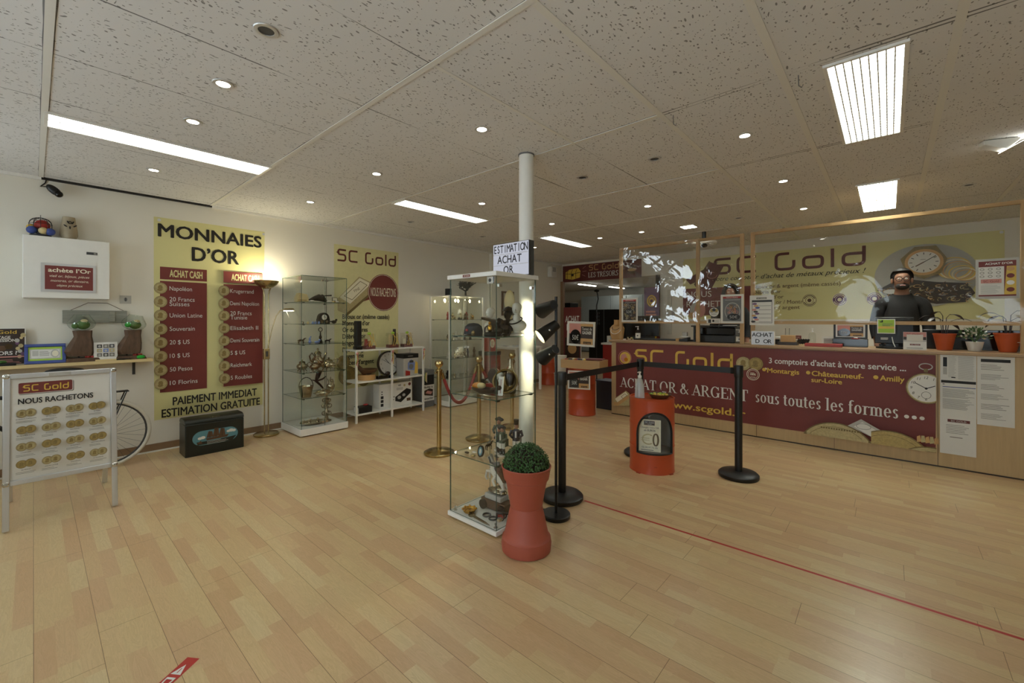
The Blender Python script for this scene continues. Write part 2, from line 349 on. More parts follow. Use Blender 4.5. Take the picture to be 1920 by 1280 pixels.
SER = {
 'A': (.80, ['d .05 0 .38 1 .06', 'd .36 1 .72 0 .17', 'h .17 .6 .32', 's .05 0', 's .72 0']),
 'C': (.82, ['r .44 .5 .42 .51 42 318', 'v2 .74 .66 .97']), 'G': (.90, ['r .44 .5 .42 .51 42 322', 'v2 .74 .68 .97', 'v .72 .06 .42', 's .72 .44']),
 'H': (.86, ['V .16', 'V .70', 'h .16 .7 .5']), 'T': (.76, ['V .38', 'h .02 .74 .97', 'v2 .05 .72 .97', 'v2 .71 .72 .97']),
 'O': (.92, ['r .46 .5 .44 .51 0 360']), 'R': (.84, ['V .16', 'r .38 .74 .30 .26 -90 90', 'h .16 .4 .97', 'h .16 .4 .5', 'd .38 .5 .74 0 .16', 's .76 0']),
 '&': (.92, ['r .36 .76 .2 .24 0 360', 'r .34 .27 .32 .28 60 330', 'd .24 .78 .82 0 .15', 'd .5 .1 .84 .5 .06']),
 'E': (.70, ['V .16', 'h .16 .62 .97', 'h .16 .5 .52', 'h .16 .64 .03', 'v2 .62 .76 .97', 'v2 .64 .03 .26']),
 'N': (.86, ['v2 .14 0 1', 'v2 .72 0 1', 'd .12 1 .72 0 .17', 's .14 0', 's .72 1', 's .08 1']), 'L': (.66, ['V .16', 'h .16 .6 .03', 'v2 .6 .03 .3']),
 'S': (.66, ['r .34 .75 .28 .26 30 265', 'r .32 .26 .29 .27 -150 85', 'v2 .58 .7 .96', 'v2 .05 .04 .3']),
 's': (.50, ['r .26 .51 .20 .18 20 262', 'r .24 .18 .21 .19 -150 82']), 'o': (.66, ['r .32 .34 .3 .35 0 360']), 'u': (.70, ['v .15 .14 .66', 'r .33 .2 .25 .21 180 340', 'v .54 0 .66', 's .1 .66', 's .49 .66', 's .6 0']),
 't': (.42, ['v .18 .1 .86', 'h .02 .38 .64', 'r .29 .14 .19 .15 180 320']), 'e': (.60, ['r .31 .34 .29 .35 0 322', 'h .08 .58 .36']), 'l': (.38, ['v .19 0 1', 's .19 0', 's .13 1']),
 'f': (.42, ['v .17 0 .84', 'r .32 .82 .23 .19 40 180', 'h .02 .38 .64', 's .17 0']), 'r': (.50, ['v .17 0 .66', 'r .36 .45 .26 .22 35 170', 's .17 0', 's .11 .66']),
 'm': (1.02, ['v .16 0 .66', 'v .51 0 .6', 'v .86 0 .6', 'r .33 .48 .25 .2 0 180', 'r .68 .48 .25 .2 0 180', 's .16 0', 's .51 0', 's .86 0', 's .1 .66'])}
SER['\u00c9'] = (.70, SER['E'][1]+['d .3 1.1 .5 1.26 .07'])
def serif(s, st, u, v, h, w, k, gap=.06):
    adv = sum(SER[c][0]+gap if c != ' ' else .32 for c in st)-gap; sx = w/adv; x = u; T = .085
    for c in st:
        if c == ' ': x += .32*sx; continue
        a, ps = SER[c]
        for p in ps:
            q = p.split(); n = [float(i) for i in q[1:]]; o = q[0]
            R = lambda a0, b0, a1, b1: s.rect(x+a0*sx, v+b0*h, x+a1*sx, v+b1*h, k)
            if o == 'V': R(n[0]-T, 0, n[0]+T, 1); R(n[0]-.17, 0, n[0]+.17, .045); R(n[0]-.17, .955, n[0]+.17, 1)
            elif o == 'v': R(n[0]-T, n[1], n[0]+T, n[2])
            elif o == 'v2': R(n[0]-.035, n[1], n[0]+.035, n[2])
            elif o == 'h': R(n[0], n[2]-.03, n[1], n[2]+.03)
            elif o == 's': R(n[0]-.16, n[1]-.045 if n[1] > .1 else 0, n[0]+.16, n[1] if n[1] > .1 else .045)
            elif o == 'd': t = n[4]/2; s.poly([(x+(n[0]-t)*sx, v+n[1]*h), (x+(n[0]+t)*sx, v+n[1]*h), (x+(n[2]+t)*sx, v+n[3]*h), (x+(n[2]-t)*sx, v+n[3]*h)], k)
            elif o == 'r': s.ring(x+n[0]*sx, v+n[1]*h, n[2]*sx, n[3]*h, min(.17, n[2]*.8)*sx, .055*h, k, n[4], n[5], 20)
        x += (a+gap)*sx
def coin(s, u, v, r, k='coin', rv=None, clip=None):
    rv = rv or r
    s.disc(u, v, r, 'coin_dark', rv, 24, 0, clip); s.disc(u, v, r*.93, k, rv*.93, 24, 0, clip)
    if not clip: s.ring(u, v, r*.82, rv*.82, r*.04, rv*.04, 'coin_dark', 0, 360, 20); s.disc(u-r*.05, v+rv*.12, r*.36, 'coin_mid', rv*.42, 10); s.disc(u-r*.1, v-rv*.3, r*.42, 'coin_mid', rv*.22, 10)

# ================================================================ THE SETTING
ZC = 2.7486
struct(MB().box(-6.1, -1.7, -.1, 3.4, 17.2, 0, 'beech_floor').build('floor'))
struct(MB().box(-14, -1.7, ZC, 3.4, 17.2, ZC+.1, 'ceiling_tile').build('ceiling'))
struct(MB().box(-14, 8.5, -.1, -6.1, 17.2, 0, 'beech_floor').build('floor_back_room'))
struct(MB().box(-6.1, -1.7, 0, -5.93, 8.5, ZC, 'wall').build('wall_left'))
m = MB(); m.box(-3.5, 8.5, 0, 3.4, 8.65, ZC, 'wall'); m.box(-5.93, 8.5, 2.33, -3.5, 8.65, ZC, 'wall'); struct(m.build('wall_back'))
struct(MB().box(3.2, -1.7, 0, 3.4, 8.5, ZC, 'wall').build('wall_right'))
m = MB()
m.box(-5.93, -1.7, 0, 3.2, -1.55, .25, 'wall'); m.box(-5.93, -1.7, 2.5, 3.2, -1.55, ZC, 'wall')
for x0, x1 in ((-5.93, -5.2), (-4.5, -3.1), (-2.4, -.9), (-.2, 1.5), (2.2, 3.2)): m.box(x0, -1.7, .25, x1, -1.55, 2.5, 'wall')
for x0, x1 in ((-5.2, -4.5), (-3.1, -2.4), (1.5, 2.2)): m.box(x0, -1.7, .25, x1, -1.55, 1.05, 'wall')
struct(m.build('wall_front'))
for i, (x0, x1) in enumerate(((-5.2, -4.5), (-3.1, -2.4), (1.5, 2.2))):
    m = MB(); w = struct(m.pane(x0, -1.63, 1.05, x1, -1.62, 2.5).build('window_%d' % (i+1)))
    m = MB()
    for a, b, c, d in ((x0, 1.05, x0+.05, 2.5), (x1-.05, 1.05, x1, 2.5), (x0, 1.05, x1, 1.1), (x0, 2.45, x1, 2.5)): m.box(a, -1.66, b, c, -1.58, d, 'alu')
    m.build('window_frame', w)
dd = struct(MB().pane(-.9, -1.63, .25, -.2, -1.62, 2.5).build('door_1')); MB().box(-.88, -1.6, .95, -.84, -1.54, 1.25, 'alu').build('door_handle', dd)
# next room beyond the opening
m = MB(); m.box(-14, 17, 0, -3.3, 17.15, ZC, 'wall'); m.box(-3.5, 8.65, 0, -3.35, 17, ZC, 'wall'); m.box(-14, 8.5, 0, -13.9, 17, ZC, 'wall'); m.box(-13.9, 8.5, 0, -6.1, 8.65, ZC, 'wall')
struct(m.build('wall_back_room'))
m = MB(); m.box(-5.93, 8.44, 0, -5.86, 8.52, 2.33, 'skirting'); m.box(-3.57, 8.44, 0, -3.5, 8.52, 2.33, 'dark_brown'); struct(m.build('trim_opening'))
m = MB(); m.box(-5.93, -1.55, 0, -5.915, 8.44, .082, 'skirting'); struct(m.build('baseboard_left'))
m = MB(); m.box(-5.915, -1.55, 0, -5.895, 8.44, .012, 'white'); struct(m.build('trim_floor_left'))
m = MB(); m.box(-3.5, 8.485, 0, 3.2, 8.5, .082, 'skirting'); struct(m.build('baseboard_back'))
m = MB(); m.box(-5.93, -1.55, ZC-.028, -5.90, .05, ZC-.0005, 'white'); m.box(-5.93, 1.385, ZC-.028, -5.90, 8.44, ZC-.0005, 'white'); m.box(-5.93, .05, ZC-.02, -5.905, 1.385, ZC-.0005, 'ink'); struct(m.build('trim_ceiling_left'))  # ink strip paints the dark of the gap between tiles and wall angle
m = MB()
for y in (-1.28, .048, 1.376, 2.704, 4.032, 5.36, 6.688, 8.016): m.box(-5.9, y-.016, ZC-.005, -1.11 if y > 1 else -.44, y+.016, ZC-.0005, 'paper')
for x in (-1.11, -.437, .2355, .908, 1.58): m.box(x-.018, .03 if x > -1 else 1.36, ZC-.0052, x+.018, 8.5, ZC-.0007, 'paper')
m.box(-1.785, 1.392, ZC-.0052, -1.765, 2.69, ZC-.0006, 'paper')
struct(m.build('trim_ceiling_grid'))
struct(MB().box(.93, 2.75, ZC-.004, 1.58, 4.0, ZC-.0005, 'offwhite').build('trim_ceiling_panel'))
m = MB(); m.cyl(0, 0, 0, ZC-.002, .059, 'white', 32); m.lathe([(.066, ZC-.012), (.066, ZC-.002)], 'grey', 32); struct(m.build('pillar', loc=(-2.19, 2.64, 0)))
struct(MB().box(-5.93, 6.0, 0, -5.86, 6.12, ZC-.03, 'wall').build('trim_pilaster'))
struct(MB().box(-3.1, 6.46, 0, 3.2, 8.5, .16, 'beech_floor').build('floor_platform'))

# ================================================================ CEILING FIXTURES
def troffer(x0, x1, y0, y1, label, tube, nbl, nlong):
    t = thing('ceiling_light', label, 'ceiling light', ((x0+x1)/2, (y0+y1)/2, ZC), 0, 'fluorescent ceiling lights')
    a, b = (x1-x0)/2, (y1-y0)/2; f = .018
    m = MB(); m.box(-a-f, -b-f, -.014, -a, b+f, -.0008); m.box(a, -b-f, -.014, a+f, b+f, -.0008); m.box(-a, -b-f, -.014, a, -b, -.0008); m.box(-a, b, -.014, a, b+f, -.0008); m.build('frame', t)
    MB().box(-a, -b, -.004, a, b, -.0012, tube).build('diffuser', t)
    m = MB()
    for i in range(1, nbl): y = -b+2*b*i/nbl; m.box(-a, y-.0012, -.0125, a, y+.0012, -.0048)
    for i in range(1, nlong): x = -a+2*a*i/nlong; m.box(x-.003, -b, -.0128, x+.003, b, -.0048)
    m.build('louvre', t)
troffer(-4.285, -4.03, .065, 1.36, 'long lit fluorescent ceiling light nearest the left wall and the camera, above the coin poster', 'tube', 24, 2)
troffer(-4.225, -4.0, 2.73, 4.02, 'long lit fluorescent ceiling light over the rope posts, left of the white pillar', 'tube', 24, 2)
troffer(-4.225, -4.0, 5.44, 6.68, 'farthest long lit fluorescent ceiling light, just right of the white pillar', 'tube', 24, 2)
troffer(-.245, .055, 2.765, 4.045, 'large lit rectangular louvred ceiling light at upper right, nearest the camera', 'tube_mid', 26, 9)
troffer(-.235, .055, 5.43, 6.77, 'lit rectangular louvred ceiling light over the counter behind the larger right one', 'tube_counter', 26, 9)
ROW = {.71: 'row nearest the camera', 2.075: 'second row from the camera', 3.405: 'third row from the camera', 4.77: 'fourth row from the camera', 6.12: 'fifth row from the camera', 7.49: 'last row before the back wall'}
NTH = ['first', 'second', 'third', 'fourth', 'fifth', 'sixth', 'seventh', 'eighth']
ringbm = MB().lathe([(.033, -.001), (.034, -.007), (.05, -.007), (.053, -.0035), (.053, -.001)], 'alu', 24, cap=False)
def downlight(x, y, on, label):
    t = thing('downlight', label, 'ceiling spotlight', (x, y, ZC), 0, 'round ceiling spotlights')
    if not downlight.me:
        for k in (0, 1):
            r = ringbm.build('trim_ring', t); l = MB().lathe([(0, -.0045), (.033, -.0045), (.033, -.0012)], 'spot_on' if k else 'darkgrey', 20, cap=False).build('bulb', t)
            downlight.me[k] = (r.data, l.data); D.objects.remove(r); D.objects.remove(l)
        li = D.lights.new('beam', 'SPOT'); li.energy = SPOTW; li.color = (1, .97, .88); li.spot_size = radians(95); li.spot_blend = .8; li.shadow_soft_size = .03; downlight.li = li
    for n, me in zip(('trim_ring', 'bulb'), downlight.me[1 if on else 0]):
        o = D.objects.new(n, me); COL.objects.link(o); o.parent = t
    if on and y > 7: l2 = downlight.li.copy(); l2.energy = SPOTW*6
    if on: o = D.objects.new('beam', l2 if y > 7 else downlight.li); COL.objects.link(o); o.parent = t; o.location = (0, 0, -.02)
downlight.me = {}
spots = [(-2.139, .71, 0), (-2.804, .71, 1), (-3.488, .71, 1), (-4.882, .71, 1), (-4.886, 2.075, 1), (-3.49, 2.075, 1), (-2.123, 2.075, 1), (-.78, 3.405, 1), (-1.449, 3.405, 0), (-2.144, 3.405, 0), (-3.484, 3.405, 1), (-4.874, 3.405, 0),
         (-2.114, 4.77, 1), (-.761, 4.77, 1), (-4.871, 4.77, 0), (-3.497, 4.77, 1), (-3.52, 6.12, 1), (-4.885, 6.12, 1), (-2.808, 6.12, 1), (-1.475, 6.12, 0), (-.768, 6.12, 1), (.586, 6.12, 0), (-.104, 7.49, 1)]
for y in ROW:
    r = sorted(s for s in spots if s[1] == y)
    for i, (x, yy, on) in enumerate(r):
        where = ('%s from the left wall in the %s' % (NTH[i], ROW[y])) if len(r) > 1 else 'alone in the last row, seen just above the counter film'
        downlight(x, y, on, '%s round ceiling spotlight, %s' % ('lit' if on else 'unlit', where))
t = thing('ceiling_light', 'small square lit ceiling panel above the counter film, among the round spotlights', 'ceiling light', (-2.14, 6.2, ZC))
m = MB(); m.box(-.1, -.1, -.012, .1, .1, -.0008); m.build('frame', t); MB().box(-.085, -.085, -.0145, .085, .085, -.012, 'spot_on').build('diffuser', t)
t = thing('emergency_light', 'white wedge emergency light hanging from the ceiling at far right', 'emergency light', (.62, 4.75, ZC))
MB(RZ(.35) @ Matrix.Scale(.72, 4)).prism([(-.16, -.005), (-.16, -.05), (.02, -.12), (.12, -.03), (.12, -.005)], -.05, .05, 'white', 'y').build('housing', t, bevel=.006)
MB(RZ(.35) @ Matrix.Scale(.72, 4)).prism([(.0, -.128), (.16, -.035), (.17, -.028), (.01, -.121)], -.055, .055, 'tube_far', 'y').build('diffuser', t)
for i, (x, y, lb) in enumerate(((-1.05, 2.76, 'thin bent wire hook hanging from the ceiling grid right of the pillar'), (-.37, 2.76, 'thin bent wire hook hanging from the ceiling grid beside the big louvred light'))):
    tag(MB().tube([(0, 0, -.002), (.002, 0, -.06), (.015, 0, -.075), (.022, 0, -.06)], .0025, 'grey').build('ceiling_hook', loc=(x, y, ZC)), lb, 'hook', 'ceiling hooks')
# ================================================================ LEFT WALL
W = -5.93
def board(label, name, cat, M, u0, v0, u1, v1, k, th=.004, corners=None, group=None):
    s = MB(M); s.box(u0, v0, .0006, u1, v1, th, k); s.lay = th; tagl = (label, cat, group); return s, tagl
# --- coin price poster
s = MB(wallx(W)); s.poly([(.866, .33), (1.925, .345), (1.95, 2.53), (.862, 2.53)], 'yellow'); s.lay = .004
s.add([(.866, .33, .0006), (1.925, .345, .0006), (1.95, 2.53, .0006), (.862, 2.53, .0006)], [(0, 1, 2, 3)], 'yellow')
s.text('MONNAIES', 1.405, 2.325, .135, 'ink', 1.02, 'C', bold=.022); s.text('D\u2019OR', 1.43, 2.09, .15, 'ink', .47, 'C', bold=.022)
for u0, u1, tu, lst in ((.914, 1.338, .995, ['Napol\u00e9on', '20 Francs|Suisses', 'Union Latine', 'Souverain', '20 $ US', '10 $ US', '50 Pesos', '10 Florins']), (1.497, 1.918, 1.565, ['Krugerrand', 'Demi Napol\u00e9on', '20 Francs|Tunisie', 'Elisabeth II', 'Demi Souverain', '5 $ US', 'Reichmark', '5 Roubles'])):
    s.rect(u0, 1.86, u1, 1.995, 'burgundy'); s.rect(u0, .625, u1, 1.84, 'burgundy'); s.text('ACHAT CASH', (u0+u1)/2+.02, 1.89, .075, 'yellow', .3, 'C', bold=.03)
    for i, n in enumerate(lst):
        z = 1.762-i*.1485; coin(s, u0+.006, z, .058, 'coin_pale', .062)
        q = n.split('|')
        for j, a in enumerate(q): s.text(a, tu, z-.022+(.03 if len(q) > 1 else 0)-j*.052, .046, 'paper', min(.31, .024*len(a)+.01))
s.text('PAIEMENT IMMEDIAT', 1.43, .48, .085, 'ink', .83, 'C', bold=.018); s.text('ESTIMATION GRATUITE', 1.40, .36, .085, 'ink', .96, 'C', bold=.018)
for u in (.9, 1.92): s.disc(u, 2.49, .016, 'alu')
tag(s.build('poster'), 'large yellow wall poster headed MONNAIES D\u2019OR with two burgundy coin lists', 'poster')
# --- second poster
s = MB(wallx(W)); s.add([(2.86, .40, .0006), (3.9, .43, .0006), (3.915, 2.495, .0006), (2.85, 2.5, .0006)], [(0, 1, 2, 3)], 'paleyellow'); s.lay = .004; s.poly([(2.86, .40), (3.9, .43), (3.915, 2.495), (2.85, 2.5)], 'paleyellow')
logo(s, 2.9, 2.26, 3.86, 2.44, 'darkred')
s.poly([(2.95, 1.62), (3.45, 1.95), (3.45, 1.74), (3.2, 1.66)], 'burgundy')
s.poly([(2.9, 1.72), (3.23, 2.06), (3.45, 1.98), (3.45, 1.86), (3.02, 1.5), (2.9, 1.55)], 'coin_pale'); s.poly([(2.93, 1.74), (3.24, 2.04), (3.43, 1.965), (3.09, 1.65)], 'cream'); s.ribbon([(3.0, 1.76), (3.25, 1.99), (3.36, 1.94), (3.12, 1.71)], .008, 'coin_dark', True); s.poly([(3.02, 1.5), (3.45, 1.86), (3.45, 1.82), (3.02, 1.45)], 'coin_dark'); s.text('FINE', 3.16, 1.82, .04, 'coin_dark', .1, rot=.5)
s.disc(3.64, 1.84, .268, 'burgundy', .288); s.ring(3.64, 1.84, .258, .278, .006, .006, 'cream'); s.text('NOUS RACHETONS', 3.64, 1.78, .13, 'cream', .44, 'C')
for i, a in enumerate(['Bijoux or (m\u00eame cass\u00e9s)', 'Monnaies d\u2019or', 'Or dentaires', 'D\u00e9bris d\u2019or', 'Lingots or', 'Bijoux argent', 'Argenterie', 'Pi\u00e8ces d\u2019argent', 'Diamant']): s.text(a, 2.97, 1.43-i*.0965, .066, 'ink', .034*len(a)-.01, bold=.012)
for u, v, r in ((3.05, .6, .14), (3.3, .52, .1), (2.98, .8, .1)): coin(s, u, v, r, 'coin')
tag(s.build('poster'), 'pale yellow wall poster with SC Gold lettering and a burgundy NOUS RACHETONS disc', 'poster')
# --- cupboard with sign
t = thing('wall_cupboard', 'white square meter cupboard on the left wall with a small burgundy sign', 'cupboard', (W, .22, 1.615))
m = MB(); m.box(.0006, -.285, 0, .14, .285, .57, 'white'); m.build('cabinet_body', t, bevel=.006)
MB().box(.14, -.282, .004, .152, .282, .566, 'white').build('door', t, bevel=.003)
m = MB(TR(.153, 0, 0) @ ON_X); m.box(.12, .43, 0, .195, .455, .002, 'darkgrey'); m.lay = .002; m.rect(.17, .435, .19, .45, 'steel'); m.build('latch', t)
s = MB(TR(.153, 0, 0) @ ON_X); s.box(-.175, .06, 0, .185, .325, .006, 'alu'); s.lay = .006; s.rect(-.15, .083, .165, .303, 'burgundy'); s.text('ach\u00e8te l\u2019Or', .01, .245, .036, 'cream', .28, 'C', bold=.02)
for i, a in enumerate(('vieil or, bijoux, pi\u00e8ces', 'montres, or dentaire,', 'objets pr\u00e9cieux')): s.text(a, .01, .198-i*.043, .022, 'cream', (.26, .25, .17)[i], 'C', shear=.3)
s.build('sign_plate', t)
# things on the cupboard
t = thing('decorative_birdcage', 'small black wire birdcage with coloured balls, on the white cupboard', 'birdcage', (-5.85, .045, 2.187))
m = MB()
for i in range(10):
    a = 2*pi*i/10; m.tube([(.075*cos(a), .075*sin(a), .06)]+[(.075*cos(b)*cos(a), .075*cos(b)*sin(a), .11+.06*sin(b)) for b in (0, .4, .8, 1.2, 1.55)], .0022, 'black', 5)
for z, r in ((.06, .075), (.11, .075), (.15, .055)): m.torus((0, 0, z), r, .0022, 'black', 20, 5)
m.torus((0, 0, .183), .012, .002, 'black', 12, 5, RX(pi/2)); m.cyl(0, 0, 0, .012, .07, 'black'); m.build('wire_cage', t)
for c, r, k in (((0, .01, .1), .052, 'red'), ((.05, -.055, .045), .035, 'blue'), ((.06, .06, .04), .034, 'blue'), ((.06, .015, .045), .032, 'bone'), ((-.02, -.06, .075), .03, 'gold_ink'), ((.03, -.005, .035), .03, 'black')): MB().ell(c, r, k, 12, 8).build('ball', t)
m = MB().lathe([(.05, 0), (.062, .03), (.06, .08), (.048, .16), (.043, .205), (.036, .205), (.034, .19)], 'tan', 20)
v = tag(m.build('vase', loc=(-5.85, .225, 2.187)), 'tall beige stoneware vase with dark petal marks, on the white cupboard', 'vase')
v.data.materials[0] = mat('stoneware', 'a0937a', .8, var=.15)
m = MB(RZ(.1))
for y, z, a in ((-.012, .15, .5), (.02, .15, -.5), (-.03, .115, .9), (.035, .12, -.9), (0, .1, 0)): m.ell((.0555, y, z), (.006, .006, .016), 'ink', 8, 6, RX(a))
m.torus((.053, 0, .15), .011, .003, 'ink', 14, 5, RY(pi/2)); m.build('petal_mark', v)
t = thing('security_camera', 'black dome-nosed security camera hanging on a cable under the ceiling', 'camera', (W, .075, 2.66))
m = MB(); m.tube([(.004, .01, .085), (.008, -.0, .04), (.012, -.03, .0), (.015, 0, .005), (.04, .02, .0)], .005, 'black', 6); m.build('cable', t)
m = MB(); m.ell((.07, .055, -.03), (.028, .065, .034), 'black', 14, 10, RX(-.75)); m.ell((.085, .085, -.062), (.024, .03, .03), 'gloss_black', 12, 8); m.cyl(.01, .02, -.01, .01, .012, 'black'); m.build('camera_body', t)
s = MB(wallx(W)); s.box(.592, 1.585, .0006, .68, 1.668, .01, 'lightgrey'); s.lay = .0102; s.disc(.636, 1.627, .013, 'grey', .02); s.rect(.632, 1.61, .64, 1.644, 'darkgrey')
tag(s.build('wall_switch'), 'grey square switch plate on the wall beside the coin poster', 'switch')
t = thing('driftwood_plaque', 'weathered grey plank plaque hanging on a string behind the glass bowls', 'plaque', (W, .42, 1.385))
m = MB(); m.box(.004, -.235, 0, .022, .225, .125, 'grey_wood'); m.build('plank', t, bevel=.004)
m = MB(); m.box(.022, .09, .015, .034, .135, .12, 'grey_wood'); m.build('batten', t, bevel=.003)
MB().tube([(.012, -.18, .125), (.006, -.06, .2), (.006, .08, .2), (.012, .2, .125)], .0025, 'wood_rough', 5).build('string', t)
# --- shelf
t = thing('wall_shelf', 'long pine wall shelf along the left wall holding the glass bowls', 'shelf', (W, -.3, .985))
MB().box(.0008, -1.2, 0, .2, 1.13, .03, 'shelf_pine').build('board', t, bevel=.002)
for y in (-.4, 1.0):
    m = MB(); m.box(.0008, y-.012, -.14, .006, y+.012, -.0005, 'darkgrey'); m.box(.0008, y-.012, -.006, .15, y+.012, -.0005, 'darkgrey'); m.build('bracket', t)
ZS = 1.0155
s = MB(TR(-5.86, 0, ZS) @ RY(-.12) @ ON_X @ SM(1, 1.2, 1)); s.box(-.36, 0, -.006, -.045, .275, 0, 'paper'); s.lay = .0; s.rect(-.352, .005, -.052, .27, 'dark_brown'); s.text('SC Gold', -.2, .232, .026, 'gold_ink', .2, 'C')
s.text('H\u00c9RITAGE', -.2, .195, .02, 'paper', .13, 'C', bold=.02); s.text('SUCCESSION', -.19, .173, .02, 'paper', .17, 'C', bold=.02)
for i in range(6): s.disc(-.33+i*.037, .125+.012*(i % 2), .024, ('amber', 'brown', 'bronze')[i % 3], .02, 10)
for i in range(9): s.disc(-.1+random.random()*.04, .06+i*.02, .01+.007*random.random(), ('coin_pale', 'purple', 'lightgrey', 'bone')[i % 4], None, 9)
s.text('TR\u00c9SORS ?', -.2, .075, .026, 'paper', .21, 'C', bold=.02); s.rect(-.352, .055, -.052, .064, 'pinkish'); s.lines(-.34, .01, -.07, .045, 4, 'pinkish')
tag(s.build('display_card'), 'brown shop advert card asking about treasures, leaning at the left end of the shelf', 'card')
t = thing('storage_tray', 'low black tray with a green stone in front of the brown advert card', 'tray', (-5.79, -.16, ZS))
MB().box(-.05, -.1, 0, .05, .06, .02, 'black').build('base', t, bevel=.003); MB().ell((0, -.03, .032), (.025, .04, .016), 'moss', 10, 8).build('stone', t)
t = thing('picture_frame', 'blue picture frame with a banknote on a lime mount, tilted back on the shelf', 'picture frame', (-5.79, .07, ZS))
M = RY(-.42) @ ON_X @ SM(1.08, 1.28, 1)
m = MB(M)
for a in ((-.115, 0, .125, .022), (-.115, .128, .125, .15), (-.115, .022, -.093, .128), (.103, .022, .125, .128)): m.box(a[0], a[1], -.006, a[2], a[3], .01, 'blue')
m.build('frame', t, bevel=.003)
s = MB(M); s.box(-.093, .022, -.004, .103, .128, 0, 'lime'); s.rect(-.085, .038, .095, .112, 'paper'); s.rect(-.07, .06, -.035, .1, 'lightgrey'); s.lines(-.03, .06, .03, .1, 4); s.disc(.06, .075, .026, 'lightgrey', .03); s.disc(.062, .075, .019, 'cream', .023); s.ribbon([(-.08, .042), (.09, .042), (.09, .108), (-.08, .108)], .002, 'greyink', True); s.build('banknote', t)
MB(M).box(-.01, .03, -.06, .01, .035, -.006, 'darkgrey').build('easel_back', t)
def terrarium(y, label, lean):
    t = thing('glass_terrarium', label, 'terrarium', (-5.82, y, ZS))
    m = MB(); m.prism([(-.11, 0), (.13, 0), (.115, .035), (-.1, .035)], -.055, .055, 'wood_rough', 'x'); m.build('wood_base', t, bevel=.004)
    m = MB()
    m.add([(a*w*.75+.0, b*w+o+lean*z, z) for z, w, o in ((.055, .082, -.004), (.1, .098, -.012), (.165, .084, .0), (.24, .06, .012), (.298, .066, .008)) for a, b in ((-.8, -1), (.2, -1.1), (.8, -.7), (.8, .8), (.1, 1), (-.8, .9))],
          [(j*6+i, j*6+(i+1) % 6, j*6+6+(i+1) % 6, j*6+6+i) for j in range(4) for i in range(6)]+[tuple(range(5, -1, -1)), tuple(range(24, 30))], 'wood_rough'); m.build('driftwood', t)
    m = MB()
    for yy in (-.02, .03): m.tube([(0, yy, .03), (0, yy, .06)], .005, 'black', 6)
    m.build('pin', t)
    o = lean*.3; M = TR(0, o, .298) @ RX(-.2 if lean > .05 else .0)
    prof = [(.02, .0), (.045, .003), (.068, .012), (.086, .028), (.097, .048), (.1, .066), (.096, .084), (.087, .1), (.075, .118), (.063, .137), (.055, .155)]
    m = MB(M); m.lathe(prof+[(r-.003, z) for r, z in prof[::-1]], 'bowl_glass', 28, cap=False); m.build('glass_bowl', t)
    m = MB(M); m.ell((0, .01, .055), (.048, .05, .044), 'moss', 14, 10); m.ell((.02, -.045, .045), (.026, .026, .028), 'gem' if lean > .05 else 'moss', 10, 8); m.build('moss', t)
    m = MB(M); m.ell((.03, .015, .094), (.02, .026, .014), 'bone', 10, 7); m.build('shell', t)
    m = MB()
    for i in range(5): m.ell((.03+.01*(i % 2), .05+.014*i-.02, .044), .011, 'red', 8, 6)
    m.build('berries', t)
terrarium(.31, 'glass bowl of moss on a driftwood foot, just behind the blue frame', .0)
terrarium(.655, 'glass bowl of moss tilted on a driftwood foot, right end of the shelf', .07)
t = thing('photo_easel', 'white frame of nine tiny pictures on a mini easel between the glass bowls', 'picture frame', (-5.775, .475, ZS))
M = RY(-.12) @ TR(0, 0, .014) @ ON_X @ SM(1.3, 1.3, 1)
s = MB(M); s.box(-.065, 0, 0, .065, .128, .008, 'paper'); s.lay = .008
for i in range(3):
    for j in range(3): s.rect(-.048+i*.034, .02+j*.033, -.02+i*.034, .046+j*.033, ('greyink', 'blueglass', 'darkgrey', 'coin_pale')[(i*2+j*3) % 4]); s.disc(-.034+i*.034, .032+j*.033, .008, 'lightgrey')
s.build('frame', t)
m = MB(); m.box(-.012, -.075, .0, .02, .08, .014, 'shelf_pine'); m.tube([(-.02, 0, .1), (-.06, 0, 0)], .004, 'shelf_pine', 6); m.build('easel', t)
m = MB(); m.ell((0, 0, .02), (.028, .035, .02), 'gem', 10, 5, fn=lambda p: p); tag(m.build('glass_gem', loc=(-5.76, .735, ZS), smooth=False), 'faceted green glass gem at the right end of the pine shelf', 'gem')
m = MB(); m.tube([(0, -.05, .006), (.01, 0, .01), (0, .06, .006)], .006, 'dark_bronze', 6); m.ell((.0, .0, .008), (.012, .03, .008), 'dark_bronze', 10, 6); tag(m.build('paper_knife', loc=(-5.75, .6, ZS)), 'small dark metal ornament lying before the tilted glass bowl', 'ornament')
# --- bicycle
t = thing('bicycle', 'black bicycle with pale tyres against the left wall behind the sign board', 'bicycle', (-5.58, 0, 0))
def wheel(y, label=None):
    R = .325; rot = RY(pi/2)
    w = MB().torus((0, y, R+.003), R-.018, .018, 'offwhite', 44, 10, rot).build('tyre', t)
    m = MB(); m.torus((0, y, R+.003), R-.04, .009, 'darkgrey', 44, 6, rot); m.build('rim', w)
    m = MB()
    for i in range(28): a = 2*pi*i/28; b = a+(.35 if i % 2 else -.35); m.tube([(.02*(1 if i % 4 < 2 else -1), y+.02*cos(b), R+.02*sin(b)), (0, y+(R-.04)*cos(a), R+(R-.04)*sin(a))], .0013, 'darkgrey', 4)
    m.tube([(-.045, y, R), (.045, y, R)], .014, 'black', 10); m.build('spokes', w)
wheel(.47); wheel(-.58)
m = MB(); bb = (0, .05, .3); st = (0, .18, .72); hd = (0, -.36, .78); ax = (0, .47, .328)
for a, b in ((bb, st), (st, hd), (bb, (0, -.38, .68))): m.tube([a, b], .017, 'black', 10)
